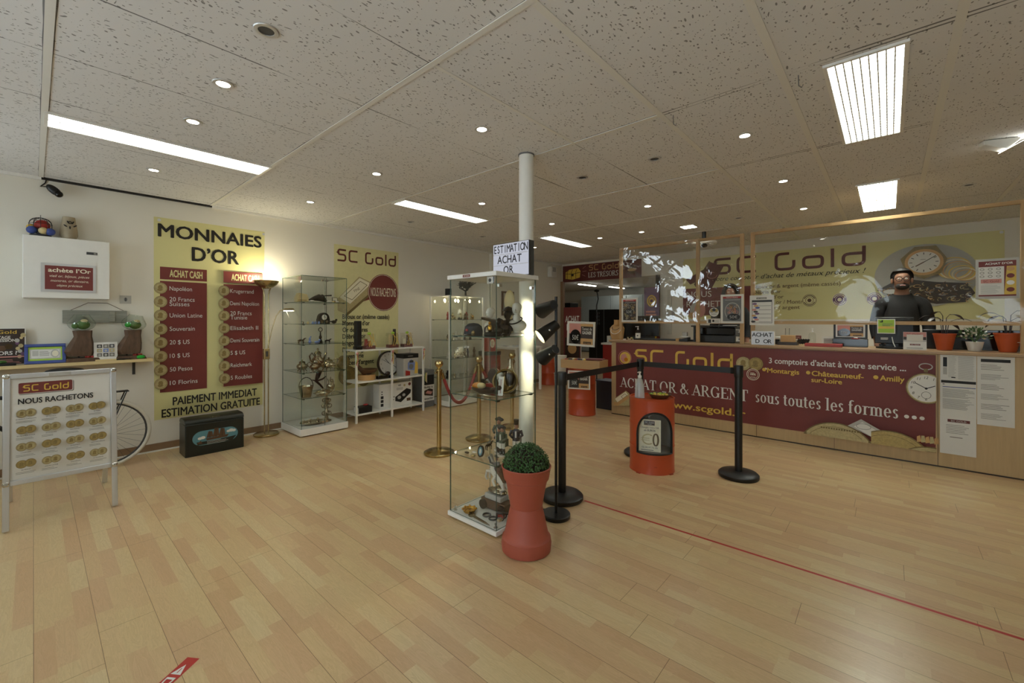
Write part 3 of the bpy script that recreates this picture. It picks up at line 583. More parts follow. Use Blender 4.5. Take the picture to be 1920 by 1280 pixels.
for x in (-.04, .04): m.tube([st, (x, .47, .328)], .008, 'black', 8); m.tube([bb, (x, .47, .328)], .009, 'black', 8); m.tube([(0, -.39, .65), (x, -.42, .6), (x, -.58, .328)], .01, 'black', 8)
m.tube([(0, -.345, .84), (0, -.39, .64)], .019, 'black', 10); m.build('frame', t)
m = MB(); m.tube([st, (0, .2, .955)], .013, 'black', 8); m.ell((0, .19, .955), (.06, .13, .028), 'black', 14, 8, fn=lambda p: Vector((p.x*(.6+.5*(p.y > 0)), p.y, p.z))); m.build('saddle', t)
m = MB(); m.tube([(0, -.345, .84), (0, -.36, .92), (-.12, -.36, .93), (-.14, -.28, .93)], .011, 'black', 8); m.tube([(0, -.36, .92), (.2, -.36, .93), (.24, -.26, .93)], .011, 'black', 8); m.build('handlebar', t)
m = MB(); m.torus((.05, .05, .3), .09, .005, 'darkgrey', 24, 6, RY(pi/2)); m.tube([(.07, .05, .3), (.075, .16, .2)], .009, 'darkgrey', 6); m.box(.065, .12, .185, .13, .2, .205, 'black'); m.build('crank', t)
m = MB(); m.box(-.05, .3, .72, .05, .62, .728, 'black'); m.tube([(.05, .6, .72), (.05, .47, .34)], .006, 'black', 6); m.tube([(-.05, .6, .72), (-.05, .47, .34)], .006, 'black', 6); m.build('luggage_rack', t)
# --- sign board on legs
t = thing('pavement_sign', 'white aluminium standing signboard of gold coins headed NOUS RACHETONS', 'signboard', (-4.39, .145, 0))
ya, yb = -.283, .283; tilt = -.12
M = RY(tilt)
m = MB(M); m.box(-.012, ya, .01, .012, ya+.032, .3, 'alu'); m.build('leg', t, bevel=.002); m = MB(M); m.box(-.012, yb-.032, .01, .012, yb, .3, 'alu'); m.build('leg', t, bevel=.002)
for y in (ya, yb-.032): MB(TR(-.262, 0, 1.02) @ RY(.42)).box(-.012, y, -1.105, .012, y+.032, .0, 'alu').build('leg', t)
m = MB(M)
for y0, z0, y1, z1 in ((ya, .3, ya+.034, 1.05), (yb-.034, .3, yb, 1.05), (ya+.034, .3, yb-.034, .334), (ya+.034, 1.016, yb-.034, 1.05)): m.box(-.014, y0, z0, .018, y1, z1, 'alu')
m.build('frame', t, bevel=.004)
for y in (ya-.002, yb-.034):
    for z in (.298, 1.016): MB(M).box(-.016, y, z, .021, y+.036, z+.036, 'chrome').build('corner_cap', t, bevel=.01)
MB(M).box(.0181, -.07, 1.022, .0195, .04, 1.044, 'lightgrey').build('label_strip', t)
s = MB(M @ TR(.004, 0, 0) @ ON_X); s.box(ya+.03, .33, -.012, yb-.03, 1.02, 0, 'paper')
def rr(u0, v0, u1, v1, r, k): s.poly([tuple(p) for p in rpath([((u0+u1)/2, v0), (u0, v0), (u0, v1), (u1, v1), (u1, v0), ((u0+u1)/2, v0)], r)][:-1], k)
rr(-.213, .903, .055, .983, .012, 'greyink'); rr(-.216, .908, .05, .988, .012, 'paper'); rr(-.213, .911, .047, .985, .01, 'burgundy'); logo(s, -.19, .925, .027, .97, 'gold_ink')
s.text('NOUS RACHETONS', -.215, .84, .036, 'ink', .37, bold=.02)
NM = ['20 FRANCS NAPOLEON', '20 FRANCS', '20 FRANCS TUNISIE', '20 MARK', '20 FRANCS SUISSE', '20 DOLLARS', 'SOUVERAIN', 'KRUGERRAND', '5 DOLLARS', '10 DOLLARS', '10 FRANCS', 'DEMI SOUVERAIN', '50 PESOS', 'UNION LATINE', 'SOUVERAIN', '10 FLORINS']
for j in range(4):
    for i in range(4):
        u = -.178+i*.117; v = .775-j*.112; k = ('coin_pale', 'coin')[(i+j) % 2]; coin(s, u-.018, v, .027, k); coin(s, u+.021, v+.003, .027, k); s.text(NM[j*4+i], u, v-.041, .007, 'ink', .0052*len(NM[j*4+i]), 'C'); s.lines(u-.045, v-.062, u+.045, v-.046, 2, 'greyink', .3, .4)
s.build('poster_sheet', t)
# --- chest
t = thing('treasure_chest', 'dark green chest with a ship painting standing on the floor under the coin poster', 'chest', (-5.51, 1.295, 0))
MB().box(-.13, -.265, 0, .13, .265, .333, 'chest_green').build('chest_body', t, bevel=.008)
m = MB(); m.prism([(.13, .335), (.13, .35), (.115, .37), (.08, .384), (-.08, .384), (-.115, .37), (-.13, .35), (-.13, .335)], -.265, .265, 'chest_green', 'y'); m.build('lid', t, bevel=.004)
s = MB(TR(.1304, 0, 0) @ ON_X @ SM(1, .89, 1)); s.ribbon([(-.24, .03), (.24, .03), (.24, .35), (-.24, .35)], .006, 'ink', True)
s.disc(-.12, .2, .085, 'skyblue', .085); s.disc(.12, .2, .085, 'skyblue', .085); s.rect(-.12, .115, .12, .285, 'skyblue'); s.poly([(-.16, .125), (.15, .115), (.19, .17), (0, .155), (-.17, .16)], 'chest_green')
for u, v, r in ((-.14, .2, .02), (-.115, .205, .022), (.14, .24, .024), (.165, .235, .02), (.115, .235, .018)): s.disc(u, v, r, 'paper', r*.8, 14)
s.poly([(-.08, .165), (.1, .17), (.12, .2), (-.09, .19)], 'brown')
for u, h in ((-.055, .07), (0, .1), (.055, .085)): s.poly([(u-.03, .195), (u+.03, .2), (u+.022, .195+h), (u-.012, .2+h)], 'amber' if u == 9 else 'brown'); s.rect(u-.002, .19, u+.002, .205+h, 'ink')
s.poly([(-.17, .14), (-.12, .14), (-.135, .175)], 'brown'); s.lines(-.08, .12, .12, .165, 4, 'paper', .22, .5); s.build('painting', t)
s = MB(TR(.0985, 0, .3787) @ RY(-1.19) @ ON_X); s.text('1880', 0, -.008, .02, 'steel', .09, 'C'); s.build('painted_date', t)
# --- floor lamp
t = thing('floor_lamp', 'tall brass uplighter floor lamp with a reading arm beside the coin poster', 'floor lamp', (-5.733, 1.905, 0))
MB().lathe([(.135, 0), (.14, .006), (.14, .02), (.128, .03), (.03, .034), (.0, .034)], 'pale_brass', 40).build('base', t)
for y in (-.022, .022): MB().tube([(0, y, .03), (0, y, 1.72), (0, y*1.6, 1.78), (0, y*2.6, 1.83)], .0075, 'pale_brass', 10).build('pole', t)
MB().box(-.018, -.034, .93, .018, .034, 1.06, 'pale_brass').build('joint_block', t, bevel=.004)
MB().box(.018, -.012, .965, .024, .012, 1.03, 'darkgrey').build('switch', t)
m = MB(); pr = [(.03, 1.80), (.07, 1.815), (.115, 1.85), (.135, 1.885), (.137, 1.893)]; m.lathe(pr+[(r-.004, z+.004) for r, z in pr[::-1]], 'pale_brass', 36, cap=False); m.lathe([(0, 1.80), (.03, 1.80)], 'pale_brass', 24); m.build('lamp_shade', t)
MB().ell((0, 0, 1.84), (.035, .035, .018), 'uplight', 12, 8).build('bulb', t)
m = MB(); m.tube([(.01, .01, 1.05), (.015, .03, 1.15), (.02, .06, 1.32), (.03, .1, 1.46), (.05, .14, 1.53), (.07, .19, 1.55)], .006, 'pale_brass', 8); m.build('reading_arm', t)
m = MB(); m.prism([(.1, -.012), (.26, -.0), (.27, .012), (.23, .022), (.12, .012)], -.03, .03, 'pale_brass', 'x'); hd = MB(TR(.07, .06, 1.545)); hd.prism([(.1, -.012), (.22, -.004), (.23, .01), (.2, .02), (.12, .012)], -.03, .03, 'pale_brass', 'x'); hh = hd.build('lamp_head', t)
MB(TR(.07, .06, 1.53)).box(-.022, .12, -.004, .022, .21, .002, 'bulb').build('bulb', hh)
MB().tube([(.07, .2, 1.53), (.075, .24, 1.44)], .003, 'paper', 5).build('handle', hh)
li = D.lights.new('uplight_glow', 'POINT'); li.energy = 9; li.color = (1, .9, .62); li.shadow_soft_size = .05; o = D.objects.new('uplight_glow', li); COL.objects.link(o); o.parent = t; o.location = (0, 0, 1.905)
m = MB(); m.tube([(-.05, .13, .008), (-.1, .3, .006), (-.14, .2, .006), (-.17, -.1, .006)], .004, 'paper', 5); m.build('power_cord', t)
# ================================================================ GLASS CABINETS
def cabinet(name, label, x0, x1, y0, y1, zb, zt, shelves, seam=None, post=None, top=None, lockat=None):
    cx, cy = (x0+x1)/2, (y0+y1)/2; t = thing(name, label, 'display cabinet', (cx, cy, 0)); a, b = (x1-x0)/2, (y1-y0)/2
    m = MB(); m.box(-a-.012, -b-.012, .014, a+.012, b+.012, zb, 'white'); m.build('base', t, bevel=.003)
    m = MB(); m.box(-a+.03, -b+.03, 0, a-.03, b-.03, .014, 'black'); m.build('plinth_feet', t)
    g = .006; e = .0008; z1 = zt-(.0 if top else g)
    MB().pane(-a, -b, zb+e, a, -b+g, z1-e).build('glass_pane', t); MB().pane(-a, b-g, zb+e, a, b, z1-e).build('glass_pane', t); MB().pane(-a, -b+g+e, zb+e, -a+g, b-g-e, z1-e).build('glass_pane', t)
    if seam: MB().pane(a-g, -b+g+e, zb+e, a, -.002, z1-e).build('glass_door', t); MB().pane(a-g, .002, zb+e, a, b-g-e, z1-e).build('glass_door', t)
    else: MB().pane(a-g, -b+g+e, zb+e, a, b-g-e, z1-e).build('glass_door', t)
    if top: MB().box(-a-.014, -b-.014, zt, a+.014, b+.014, zt+top, 'white').build('top', t, bevel=.003)
    else: MB().pane(-a, -b, zt-g, a, b, zt).build('glass_top', t)
    for z in shelves:
        sh = MB().pane(-a+g+.003, -b+g+.003, z-.006, a-g-.003, b-g-.003, z).build('glass_shelf', t)
        for x in (-a+g+.014, a-g-.014):
            for y in (-b+g+.03, b-g-.03):
                c = MB().box(x-.011, y-.011, z-.014, x+.011, y+.011, z-.0065, 'dark_bronze').build('shelf_clip', sh)
    for z in ([zt-.05, zb+.05] if seam else [zt-.06, zb+.06]):
        for y in ((-.025, .025) if seam else (-b+.04, b-.04)): MB().box(a-.003-.012, y-.014, z-.01, a+.004, y+.014, z+.01, 'chrome').build('hinge', t)
    if post:
        for x in (-a, a):
            for y in (-b, b): MB().box(x-.014, y-.014, zb, x+.014, y+.014, zt, 'white').build('corner_post', t)
    return t
SHL = (.46, .771, 1.117, 1.364, 1.637)
cabinet('glass_cabinet', 'tall all-glass cabinet of silverware standing against the left wall beside the floor lamp', -5.86, -5.28, 2.135, 2.71, .096, 1.955, SHL, seam=1)
# --- silver service on its shelves
def foot3(m, r, z, k, n=4, dx=0, dy=0):
    for i in range(n): a = pi/4+2*pi*i/n; m.tube([(dx+r*cos(a), dy+r*sin(a), z), (dx+1.25*r*cos(a), dy+1.25*r*sin(a), z*.5), (dx+1.35*r*cos(a), dy+1.35*r*sin(a), .005)], [.006, .005, .008], k, 6)
def pot(name, label, loc, R, H, k, spout=1, handle=1, rz=0, lid=1, group='silver tea service', tall=1.0):
    t = thing(name, label, name.split('_')[-1], loc, rz, group); m = MB(); z = .025
    m.lathe([(.45*R, z), (.9*R, z+.18*H), (R, z+.36*H), (.93*R, z+.5*H), (.55*R, z+.68*H), (.5*R, z+.74*H*tall), (.6*R, z+.8*H*tall)], k, 24); foot3(m, .6*R, z+.06*H, k); m.build('body', t)
    if lid: MB().lathe([(.6*R, z+.8*H*tall+.001), (.42*R, z+.9*H*tall), (.14*R, z+.97*H*tall), (.1*R, z+1.0*H*tall), (.2*R, z+1.05*H*tall), (.1*R, z+1.12*H*tall), (0, z+1.14*H*tall)], k, 20).build('lid', t)
    if spout: MB().tube([(0, .85*R, z+.3*H), (0, 1.25*R, z+.42*H), (0, 1.45*R, z+.75*H), (0, 1.75*R, z+.92*H)], [.28*R, .2*R, .13*R, .12*R], k, 8).build('spout', t)
    if handle: MB().tube([(0, -.55*R, z+.72*H), (0, -1.1*R, z+.98*H), (0, -1.55*R, z+.8*H), (0, -1.35*R, z+.45*H), (0, -.9*R, z+.28*H)], [.07*R, .1*R, .11*R, .1*R, .07*R], k, 8).build('handle', t)
    return t
pot('silver_sugar_bowl', 'round lidded silver sugar bowl, leftmost of the silver service in the cabinet', (-5.46, 2.22, SHL[1]), .066, .115, 'old_silver', 0, 0)
pot('silver_milk_jug', 'squat silver milk jug between the sugar bowl and the teapots', (-5.36, 2.33, SHL[1]), .058, .10, 'old_silver', 1, 1, 0, 0)
pot('silver_teapot', 'broad silver teapot with a curved handle, right end of the silver service', (-5.42, 2.535, SHL[1]), .088, .12, 'silver', 1, 1, pi)
pot('silver_coffee_pot', 'tall silver coffee pot standing behind the broad teapot', (-5.66, 2.5, SHL[1]), .082, .19, 'old_silver', 1, 1, .3, tall=1.15)
pot('silver_coffee_pot', 'small ornate silver coffee pot on the shelf below the silver service', (-5.5, 2.6, SHL[0]), .05, .16, 'silver', 1, 1, pi/2)
t = thing('metal_bucket', 'hammered metal bucket with a hoop handle, at left in the cabinet', 'bucket', (-5.42, 2.25, SHL[0]))
m = MB(); m.lathe([(.058, 0), (.086, .135), (.082, .135), (.055, .006), (0, .006)], 'old_silver', 24); m.build('bucket_body', t)
MB().torus((0, 0, .13), .086, .005, 'dark_bronze', 20, 6, RY(pi/2) @ RX(0), pi/2*0, pi) if 0 else MB().tube([(0, .086*cos(a), .13+.11*sin(a)) for a in [pi*i/12 for i in range(13)]], .005, 'dark_bronze', 6).build('handle', t)
t = thing('silver_entree_dish', 'low oval silver dish with a domed lid beside the bucket', 'dish', (-5.42, 2.46, SHL[0]))
MB(SM(.75, 1.35, 1)).lathe([(.06, .0), (.075, .02), (.09, .024), (.088, .03), (0, .03)], 'silver', 24).build('dish', t); MB(SM(.75, 1.3, 1)).lathe([(.08, .031), (.06, .055), (.02, .066), (.012, .08), (0, .084)], 'silver', 24).build('lid', t)
t = thing('silver_tray', 'oval silver tray with a scalloped rim lying in the bottom of the cabinet', 'tray', (-5.46, 2.36, .0965))
m = MB(SM(.8, 1.25, 1)); m.lathe([(.08, .0), (.1, .012), (.135, .03), (.132, .035), (.09, .014), (0, .012)], 'silver', 30); m.build('tray', t)
for i in range(10): a = 2*pi*i/10; MB().ell((.8*.12*cos(a), 1.25*.12*sin(a), .04), .014, 'silver', 8, 6).build('rim_scroll', t)
t = thing('ornate_silver_centrepiece', 'tall ornate pierced silver centrepiece at right in the bottom of the cabinet', 'centrepiece', (-5.5, 2.545, .0965))
MB().lathe([(.06, 0), (.06, .012), (.025, .03), (.016, .08), (.03, .11), (.014, .15), (.012, .33), (.02, .36), (0, .375)], 'old_silver', 16).build('stem', t)
for z, R in ((.1, .05), (.2, .055), (.27, .045)):
    m = MB()
    for i in range(6): a = 2*pi*i/6; m.torus((R*.6*cos(a), R*.6*sin(a), z), R*.5, .007, 'old_silver', 12, 6, RZ(a) @ RX(pi/2))
    m.build('scrollwork', t)
t = thing('twisted_horn_ornament', 'dark twisted horn ornament curling below the silver service shelf', 'ornament', (-5.64, 2.5, SHL[0]))
MB().tube([(0, .05, .0), (0, .06, .05), (0, .02, .1), (0, -.03, .15), (0, -.01, .2), (0, .02, .29)], [.012, .012, .014, .018, .028, .035], 'dark_bronze', 8).build('horn', t); MB().tube([(0, -.08, .17), (0, -.02, .15), (0, .06, .17), (0, .1, .2)], [.006, .011, .011, .005], 'dark_bronze', 6).build('branch', t)
# upper shelves
def blobs(name, label, loc, lst, cat, group=None, rz=0):
    m = MB(RZ(rz))
    for c, r, k in lst: m.ell(c, r, k, 12, 8)
    return tag(m.build(name, loc=loc), label, cat, group)
m = MB(); m.prism([(-.07, 0), (.07, 0), (.07, .05), (.05, .1), (-.04, .115), (-.07, .06)], -.05, .05, 'bone', 'x'); m.box(-.052, -.06, .02, .052, .05, .03, 'gold'); tag(m.build('stone_casket', loc=(-5.52, 2.235, SHL[4]), bevel=.008), 'pale stone casket with gilt bands on the top cabinet shelf', 'casket')
t = thing('carved_reclining_figure', 'dark carved reclining figure with a long pipe on the top cabinet shelf', 'figurine', (-5.5, 2.44, SHL[4]))
m = MB(); m.tube([(0, -.13, .03), (0, -.06, .05), (0, .0, .065), (0, .06, .05), (0, .1, .02)], [.006, .028, .045, .04, .016], 'dark_bronze', 10); m.ell((0, .05, .08), .028, 'dark_bronze', 10, 8); m.build('body', t); MB().tube([(0, .06, .09), (0, .17, .1)], [.006, .01], 'dark_bronze', 6).build('pipe', t)
s = MB(TR(-5.5, 2.66, SHL[4]) @ RY(-.15) @ ON_X); s.box(-.035, 0, -.008, .035, .075, 0, 'dark_bronze'); s.rect(-.029, .006, .029, .069, 'cream'); s.lines(-.018, .03, .018, .05, 2); tag(s.build('framed_card'), 'tiny framed white card on the top cabinet shelf', 'card')
for i, (y, k) in enumerate(((2.3, 'porcelain'), (2.52, 'paper'), (2.575, 'brass'), (2.615, 'porcelain'))): tag(MB().ell((0, 0, .0125), (.02, .03, .012), k, 10, 7).build('small_ornament', loc=(-5.36, y, SHL[4])), ('small white oval ornament before the carved figure', 'small white ornament under the carved figure\u2019s pipe', 'small gilt ornament left of the framed card', 'small white ornament beside the framed card')[i], 'ornament', 'small ornaments on the top shelf')
t = thing('mantel_clock', 'dark arched stone clock on the second cabinet shelf', 'clock', (-5.5, 2.5, SHL[3]))
MB().prism([(-.075, 0), (.075, 0), (.075, .06)]+[(.07*cos(a), .07+.075*sin(a)) for a in [pi*i/10 for i in range(11)]]+[(-.075, .06)], -.035, .035, 'dark_bronze', 'x').build('clock_case', t, bevel=.004)
s = MB(TR(.036, 0, 0) @ ON_X); s.disc(0, .085, .034, 'porcelain'); s.rect(-.002, .085, .002, .11, 'ink'); s.rect(0, .083, .02, .087, 'ink'); s.disc(-.03, .03, .02, 'old_silver'); s.disc(.03, .03, .018, 'old_silver'); s.build('clock_face', t)
blobs('bird_figurine', 'small dark bird figurine right of the arched clock', (-5.48, 2.635, SHL[3]), [((0, 0, .025), (.02, .035, .022), 'dark_bronze'), ((0, .03, .05), .015, 'dark_bronze'), ((0, -.04, .03), (.008, .025, .008), 'dark_bronze')], 'figurine')
for i, y in enumerate((2.2, 2.265, 2.325, 2.36, 2.4)): tag(MB().lathe([(.012, 0), (.016, .012), (.012, .026), (.014, .032), (0, .032)], ('old_silver', 'bone', 'blueglass', 'blueglass', 'blueglass')[i], 12).build('miniature_pot', loc=(-5.4, y, SHL[3])), ('dark miniature pot at the left end of the second shelf', 'ivory miniature pot beside the dark one', 'left blue miniature pot on the second shelf', 'middle blue miniature pot on the second shelf', 'right blue miniature pot, nearest the arched clock')[i], 'pot', 'miniature pots')
def quadruped(name, label, loc, k, L, H, rz=0, group=None):
    m = MB(RZ(rz)); m.ell((0, 0, H*.62), (L*.17, L*.36, H*.2), k, 12, 8); m.tube([(0, L*.28, H*.68), (0, L*.44, H*.95)], [L*.11, L*.07], k, 8); m.ell((0, L*.5, H*.96), (L*.06, L*.13, H*.08), k, 8, 6)
    for x in (-1, 1):
        for y in (-1, 1): m.tube([(x*L*.1, y*L*.24, H*.55), (x*L*.1, y*L*.27-(y < 0)*.03*L, H*.28), (x*L*.1, y*L*.25, 0.002)], [L*.065, L*.04, L*.04], k, 6)
    m.tube([(0, -L*.33, H*.7), (0, -L*.47, H*.45)], [L*.04, L*.02], k, 6); return tag(m.build(name, loc=loc), label, 'figurine', group)
quadruped('bronze_horse', 'small bronze horse at the left end of the third cabinet shelf', (-5.48, 2.215, SHL[2]), 'bronze', .1, .07)
quadruped('dark_animal_figurine', 'small dark animal figurine at the right of the ring-topped stand', (-5.48, 2.55, SHL[2]), 'dark_bronze', .09, .05)
blobs('blue_crystal_figurine', 'tall blue crystal figurine just right of the bronze horse', (-5.45, 2.31, SHL[2]), [((0, 0, .02), (.02, .02, .02), 'blueglass'), ((0, 0, .055), (.014, .014, .025), 'blueglass'), ((0, .01, .085), .01, 'blueglass')], 'figurine', 'blue crystal figurines')
blobs('blue_crystal_figurine', 'low blue crystal figurine left of the ring-topped stand', (-5.45, 2.40, SHL[2]), [((0, 0, .016), (.02, .035, .016), 'blueglass'), ((0, .03, .04), .013, 'blueglass')], 'figurine', 'blue crystal figurines')
m = MB(); m.lathe([(.028, 0), (.026, .02), (.012, .05), (.02, .075), (.01, .1), (.007, .145)], 'dark_bronze', 14); m.torus((0, 0, .172), .024, .005, 'dark_bronze', 20, 6, RY(pi/2)); tag(m.build('watch_stand', loc=(-5.5, 2.465, SHL[2])), 'slender dark stand topped by a ring on the third cabinet shelf', 'stand')

# ================================================================ WHITE RACK
t = thing('white_rack', 'white metal two-bay rack with three shelves against the left wall', 'shelf', (-5.6, 3.48, 0)); ZR = (.122, .562, 1.0)
for x in (-.165, .165):
    for y in (-.555, 0, .555): MB().box(x-.0125, y-.0125, 0, x+.0125, y+.0125, .985, 'white').build('post', t)
for z in ZR: MB().box(-.18, -.57, z-.02, .18, .57, z, 'white').build('shelf_board', t, bevel=.002)
m = MB(); m.prism([(-.05, -.05), (.04, -.05), (.045, .05), (-.045, .05)], 0, .05, 'gloss_black'); m.prism([(-.042, -.042), (.042, -.042), (.035, .04), (-.035, .042)], .05, .40, 'black'); tag(m.build('bronze_bust_column', loc=(-5.55, 3.01, ZR[2]), bevel=.01), 'tall black carved column on the left end of the white rack', 'sculpture')
def basket(y, label, lst, tallb):
    t = thing('gift_basket', label, 'gift basket', (-5.58, y, ZR[2]+.0005), 0, 'gift baskets on the rack')
    MB().box(-.055, -.075, 0, .055, .075, .045, 'burgundy').build('box', t, bevel=.003)
    for i, (yy, h, k) in enumerate(lst): MB().cyl(-.01, yy, .046, .046+h*1.35, .027, k, 14, .022).build('jar', t)
    m = MB(); m.prism([(-.06, -.08), (.06, -.08), (.06, .08), (-.06, .08)], .0, .1, 'cello'); m.build('cellophane', t) if 0 else None
    m = MB(); pts = [(.06*a, .08*b*(1-.1*(z > .1)), z) for z in (.001, .15, .215) for a, b in ((-1, -1), (1, -1), (1, 1), (-1, 1))]; m.add(pts, [(j*4+i, j*4+(i+1) % 4, j*4+4+(i+1) % 4, j*4+4+i) for j in (0, 1) for i in range(4)], 'cello'); m.build('cellophane', t)
    m = MB()
    for a, b in ((-.05, .13), (-.02, .02), (.03, .05)): m.tube([(.062, a, .22), (.066, (a+b)/2-.0, .13), (.066, b-.05, .03)], .004, 'gold_ink', 5)
    m.ell((.06, -.03, .22), (.015, .03, .02), 'lime', 8, 6); m.build('ribbon', t)
basket(3.195, 'cellophane gift basket with a yellow ribbon beside the black column', [(-.04, .07, 'red'), (.015, .05, 'amber')], 0)
basket(3.58, 'tall gift basket with a dark bottle, middle of the rack top', [(.04, .17, 'dark_brown'), (-.03, .11, 'bone')], 1)
basket(3.83, 'gift basket with a pink lid, right end of the rack top', [(.03, .1, 'brown'), (-.03, .06, 'cream')], 0)
# middle shelf
t = thing('wooden_pan_scale', 'old wooden scale with a wide pan, left on the middle shelf', 'scale', (-5.58, 3.13, ZR[1]))
MB().lathe([(.12, 0), (.125, .07), (.12, .075), (0, .075)], 'tan', 26, (0, .03, 0)).build('base', t); MB().lathe([(.03, .09), (.1, .1), (.14, .15), (.137, .152), (.1, .106), (0, .1)], 'brown', 26, (0, .05, 0)).build('pan', t)
MB().tube([(0, .0, .08), (0, -.06, .16), (0, -.13, .23)], [.03, .03, .02], 'brown', 10).build('arm', t); MB().ell((.02, .05, .095), (.04, .05, .02), 'dark_brown', 10, 7).build('knob', t)
t = thing('wall_clock', 'large round white clock with a dark rim leaning on the middle rack shelf', 'clock', (-5.69, 3.60, ZR[1]))
M = RY(-.1) @ TR(0, 0, .19) @ RY(pi/2)
MB(M).lathe([(0, -.02), (.19, -.02), (.19, .02), (.172, .022), (.17, .004), (0, .004)], 'dark_brown', 40, mk=['dark_brown']*4+['paper']).build('clock_case', t)
s = MB(RY(-.1) @ TR(.006, 0, .19) @ ON_X)
for i in range(12): a = pi/6*i; s.text(('XII', 'I', 'II', 'III', 'IIII', 'V', 'VI', 'VII', 'VIII', 'IX', 'X', 'XI')[i], .135*sin(a), .135*cos(a)-.012, .024, 'ink', .018, 'C')
s.ribbon([(0, 0), (-.06, .07)], .008, 'ink'); s.ribbon([(0, 0), (.11, -.06)], .006, 'ink'); s.ribbon([(0, 0), (-.1, .06)], .005, 'ink'); s.build('clock_face', t)
t = thing('coffee_machine_box', 'grey appliance carton with a black top, right side of the middle shelf', 'box', (-5.56, 3.83, ZR[1]))
MB().box(-.1, -.13, 0, .1, .13, .33, 'lightgrey').build('carton', t, bevel=.003); MB().box(-.104, -.134, .27, .104, .134, .335, 'black').build('lid', t, bevel=.004)
s = MB(TR(.1004, 0, 0) @ ON_X); s.poly([(-.06, .1), (.06, .08), (.07, .2), (0, .25), (-.06, .2)], 'blueglass'); s.disc(.0, .14, .04, 'grey'); s.rect(-.03, .2, .04, .235, 'darkgrey'); s.poly([(-.1, .01), (-.02, .01), (-.02, .07), (-.1, .09)], 'red'); s.poly([(.06, .03), (.12, .03), (.12, .19), (.08, .22)], 'gold_ink'); s.lay = .005; s.text('CAFE', -.02, .295, .02, 'lightgrey', .08, 'C') if 0 else s.rect(-.06, .298, .03, .306, 'lightgrey'); s.build('printed_picture', t)
t = thing('jewellery_case', 'long low black case with a knob before the round clock', 'case', (-5.5, 3.39, ZR[1])); MB().box(-.03, -.115, 0, .03, .115, .045, 'gloss_black').build('case_body', t, bevel=.004); MB().ell((0, .06, .07), (.03, .04, .03), 'dark_brown', 10, 7).build('knob', t)
# bottom shelf
t = thing('griddle_box', 'big white griddle carton with a black hotplate picture on the bottom rack shelf', 'box', (-5.6, 3.59, ZR[0])); MB().box(-.08, -.27, 0, .08, .30, .35, 'paper').build('carton', t, bevel=.003)
s = MB(TR(.0804, 0, 0) @ ON_X); s.rect(-.265, .005, .295, .345, 'paper'); s.poly([(.0, .08), (.1, .05), (.27, .17), (.28, .22), (.2, .25), (.0, .14)], 'black'); s.disc(.07, .125, .032, 'lightgrey', .026); s.disc(.15, .155, .028, 'lightgrey', .022); s.text('WF', .05, .295, .025, 'ink', .05, bold=.02); s.lines(.02, .24, .14, .28, 3); s.disc(.16, .3, .018, 'coin_pale'); s.disc(.25, .31, .024, 'burgundy'); s.rect(.2, .055, .27, .1, 'brown')
for z in (.03, .085, .14): s.rect(-.245, z, -.2, z+.042, 'ink')
s.rect(-.235, .2, -.215, .215, 'ink'); s.rect(-.235, .235, -.215, .25, 'ink'); s.lines(-.06, .1, -.01, .18, 2); s.build('printed_picture', t)
t = thing('gift_box', 'small black gift box with a white end on the bottom rack shelf', 'box', (-5.52, 3.06, ZR[0])); m = MB(); m.box(-.07, -.09, 0, .07, .11, .085, 'black'); m.build('box_body', t, bevel=.002); s = MB(TR(0, -.0905, 0) @ ON_Y); s.rect(-.065, .005, .065, .08, 'paper'); s.build('end_label', t); MB().ell((.0, .05, .098), (.025, .04, .014), 'red', 8, 6).build('bow', t)
for y, lb in ((2.925, 'left'), (3.48, 'middle'), (4.035, 'right')):
    m = MB()
    for i in range(5): a = i*1.3; m.tube([(.004*i, .012*cos(a), .0), (.01, .014*cos(a+2), -.05-.012*i), (.006, .02*cos(a), -.11-.02*i)], .0045, ('red', 'pinkish', 'gold_ink', 'cream', 'lime')[(i+int(y)) % 5], 5)
    m.ell((.012, 0, -.01), (.014, .022, .018), 'pinkish', 8, 6); tag(m.build('ribbon_bow', loc=(-5.42, y, .965)), 'coloured curling ribbon hanging on the %s front post of the white rack' % lb, 'ribbon', 'ribbons on the white rack')
# bin
t = thing('recycling_bin', 'grey recycling box with a white sign reading Boite \u00e0 recycler beside the rack', 'bin', (-5.72, 4.26, 0)); m = MB(); m.box(-.12, -.12, 0, .12, .12, .60, 'grey'); m.box(.1205, -.11, .36, .123, .11, .52, 'black'); m.build('bin_body', t, bevel=.003)
s = MB(TR(.121, 0, 0) @ ON_X); s.box(-.115, .1, -.0005, .115, .36, .002, 'paper'); s.lay = .002; s.text('Bo\u00eete \u00e0', .0, .31, .03, 'ink', .17, 'C', bold=.02); s.text('recycler', .0, .125, .034, 'ink', .2, 'C', bold=.02); s.poly([(-.08, .2), (.09, .17), (.09, .28), (.02, .3), (-.09, .27)], 'dark_brown'); s.poly([(-.06, .23), (.05, .2), (.08, .24), (-.02, .27)], 'pinkish'); s.build('sign', t)
m = MB()
for i in range(4): m.tube([(0, .01*i, 0), (.01, -.02+.012*i, -.06), (.005, .01*i-.01, -.13-.01*i)], .005, ('lime', 'cream', 'gold_ink', 'paper')[i], 5)
tag(m.build('ribbon_bow', loc=(-5.59, 4.2, .56)), 'pale ribbon hanging down the front of the recycling box', 'ribbon')

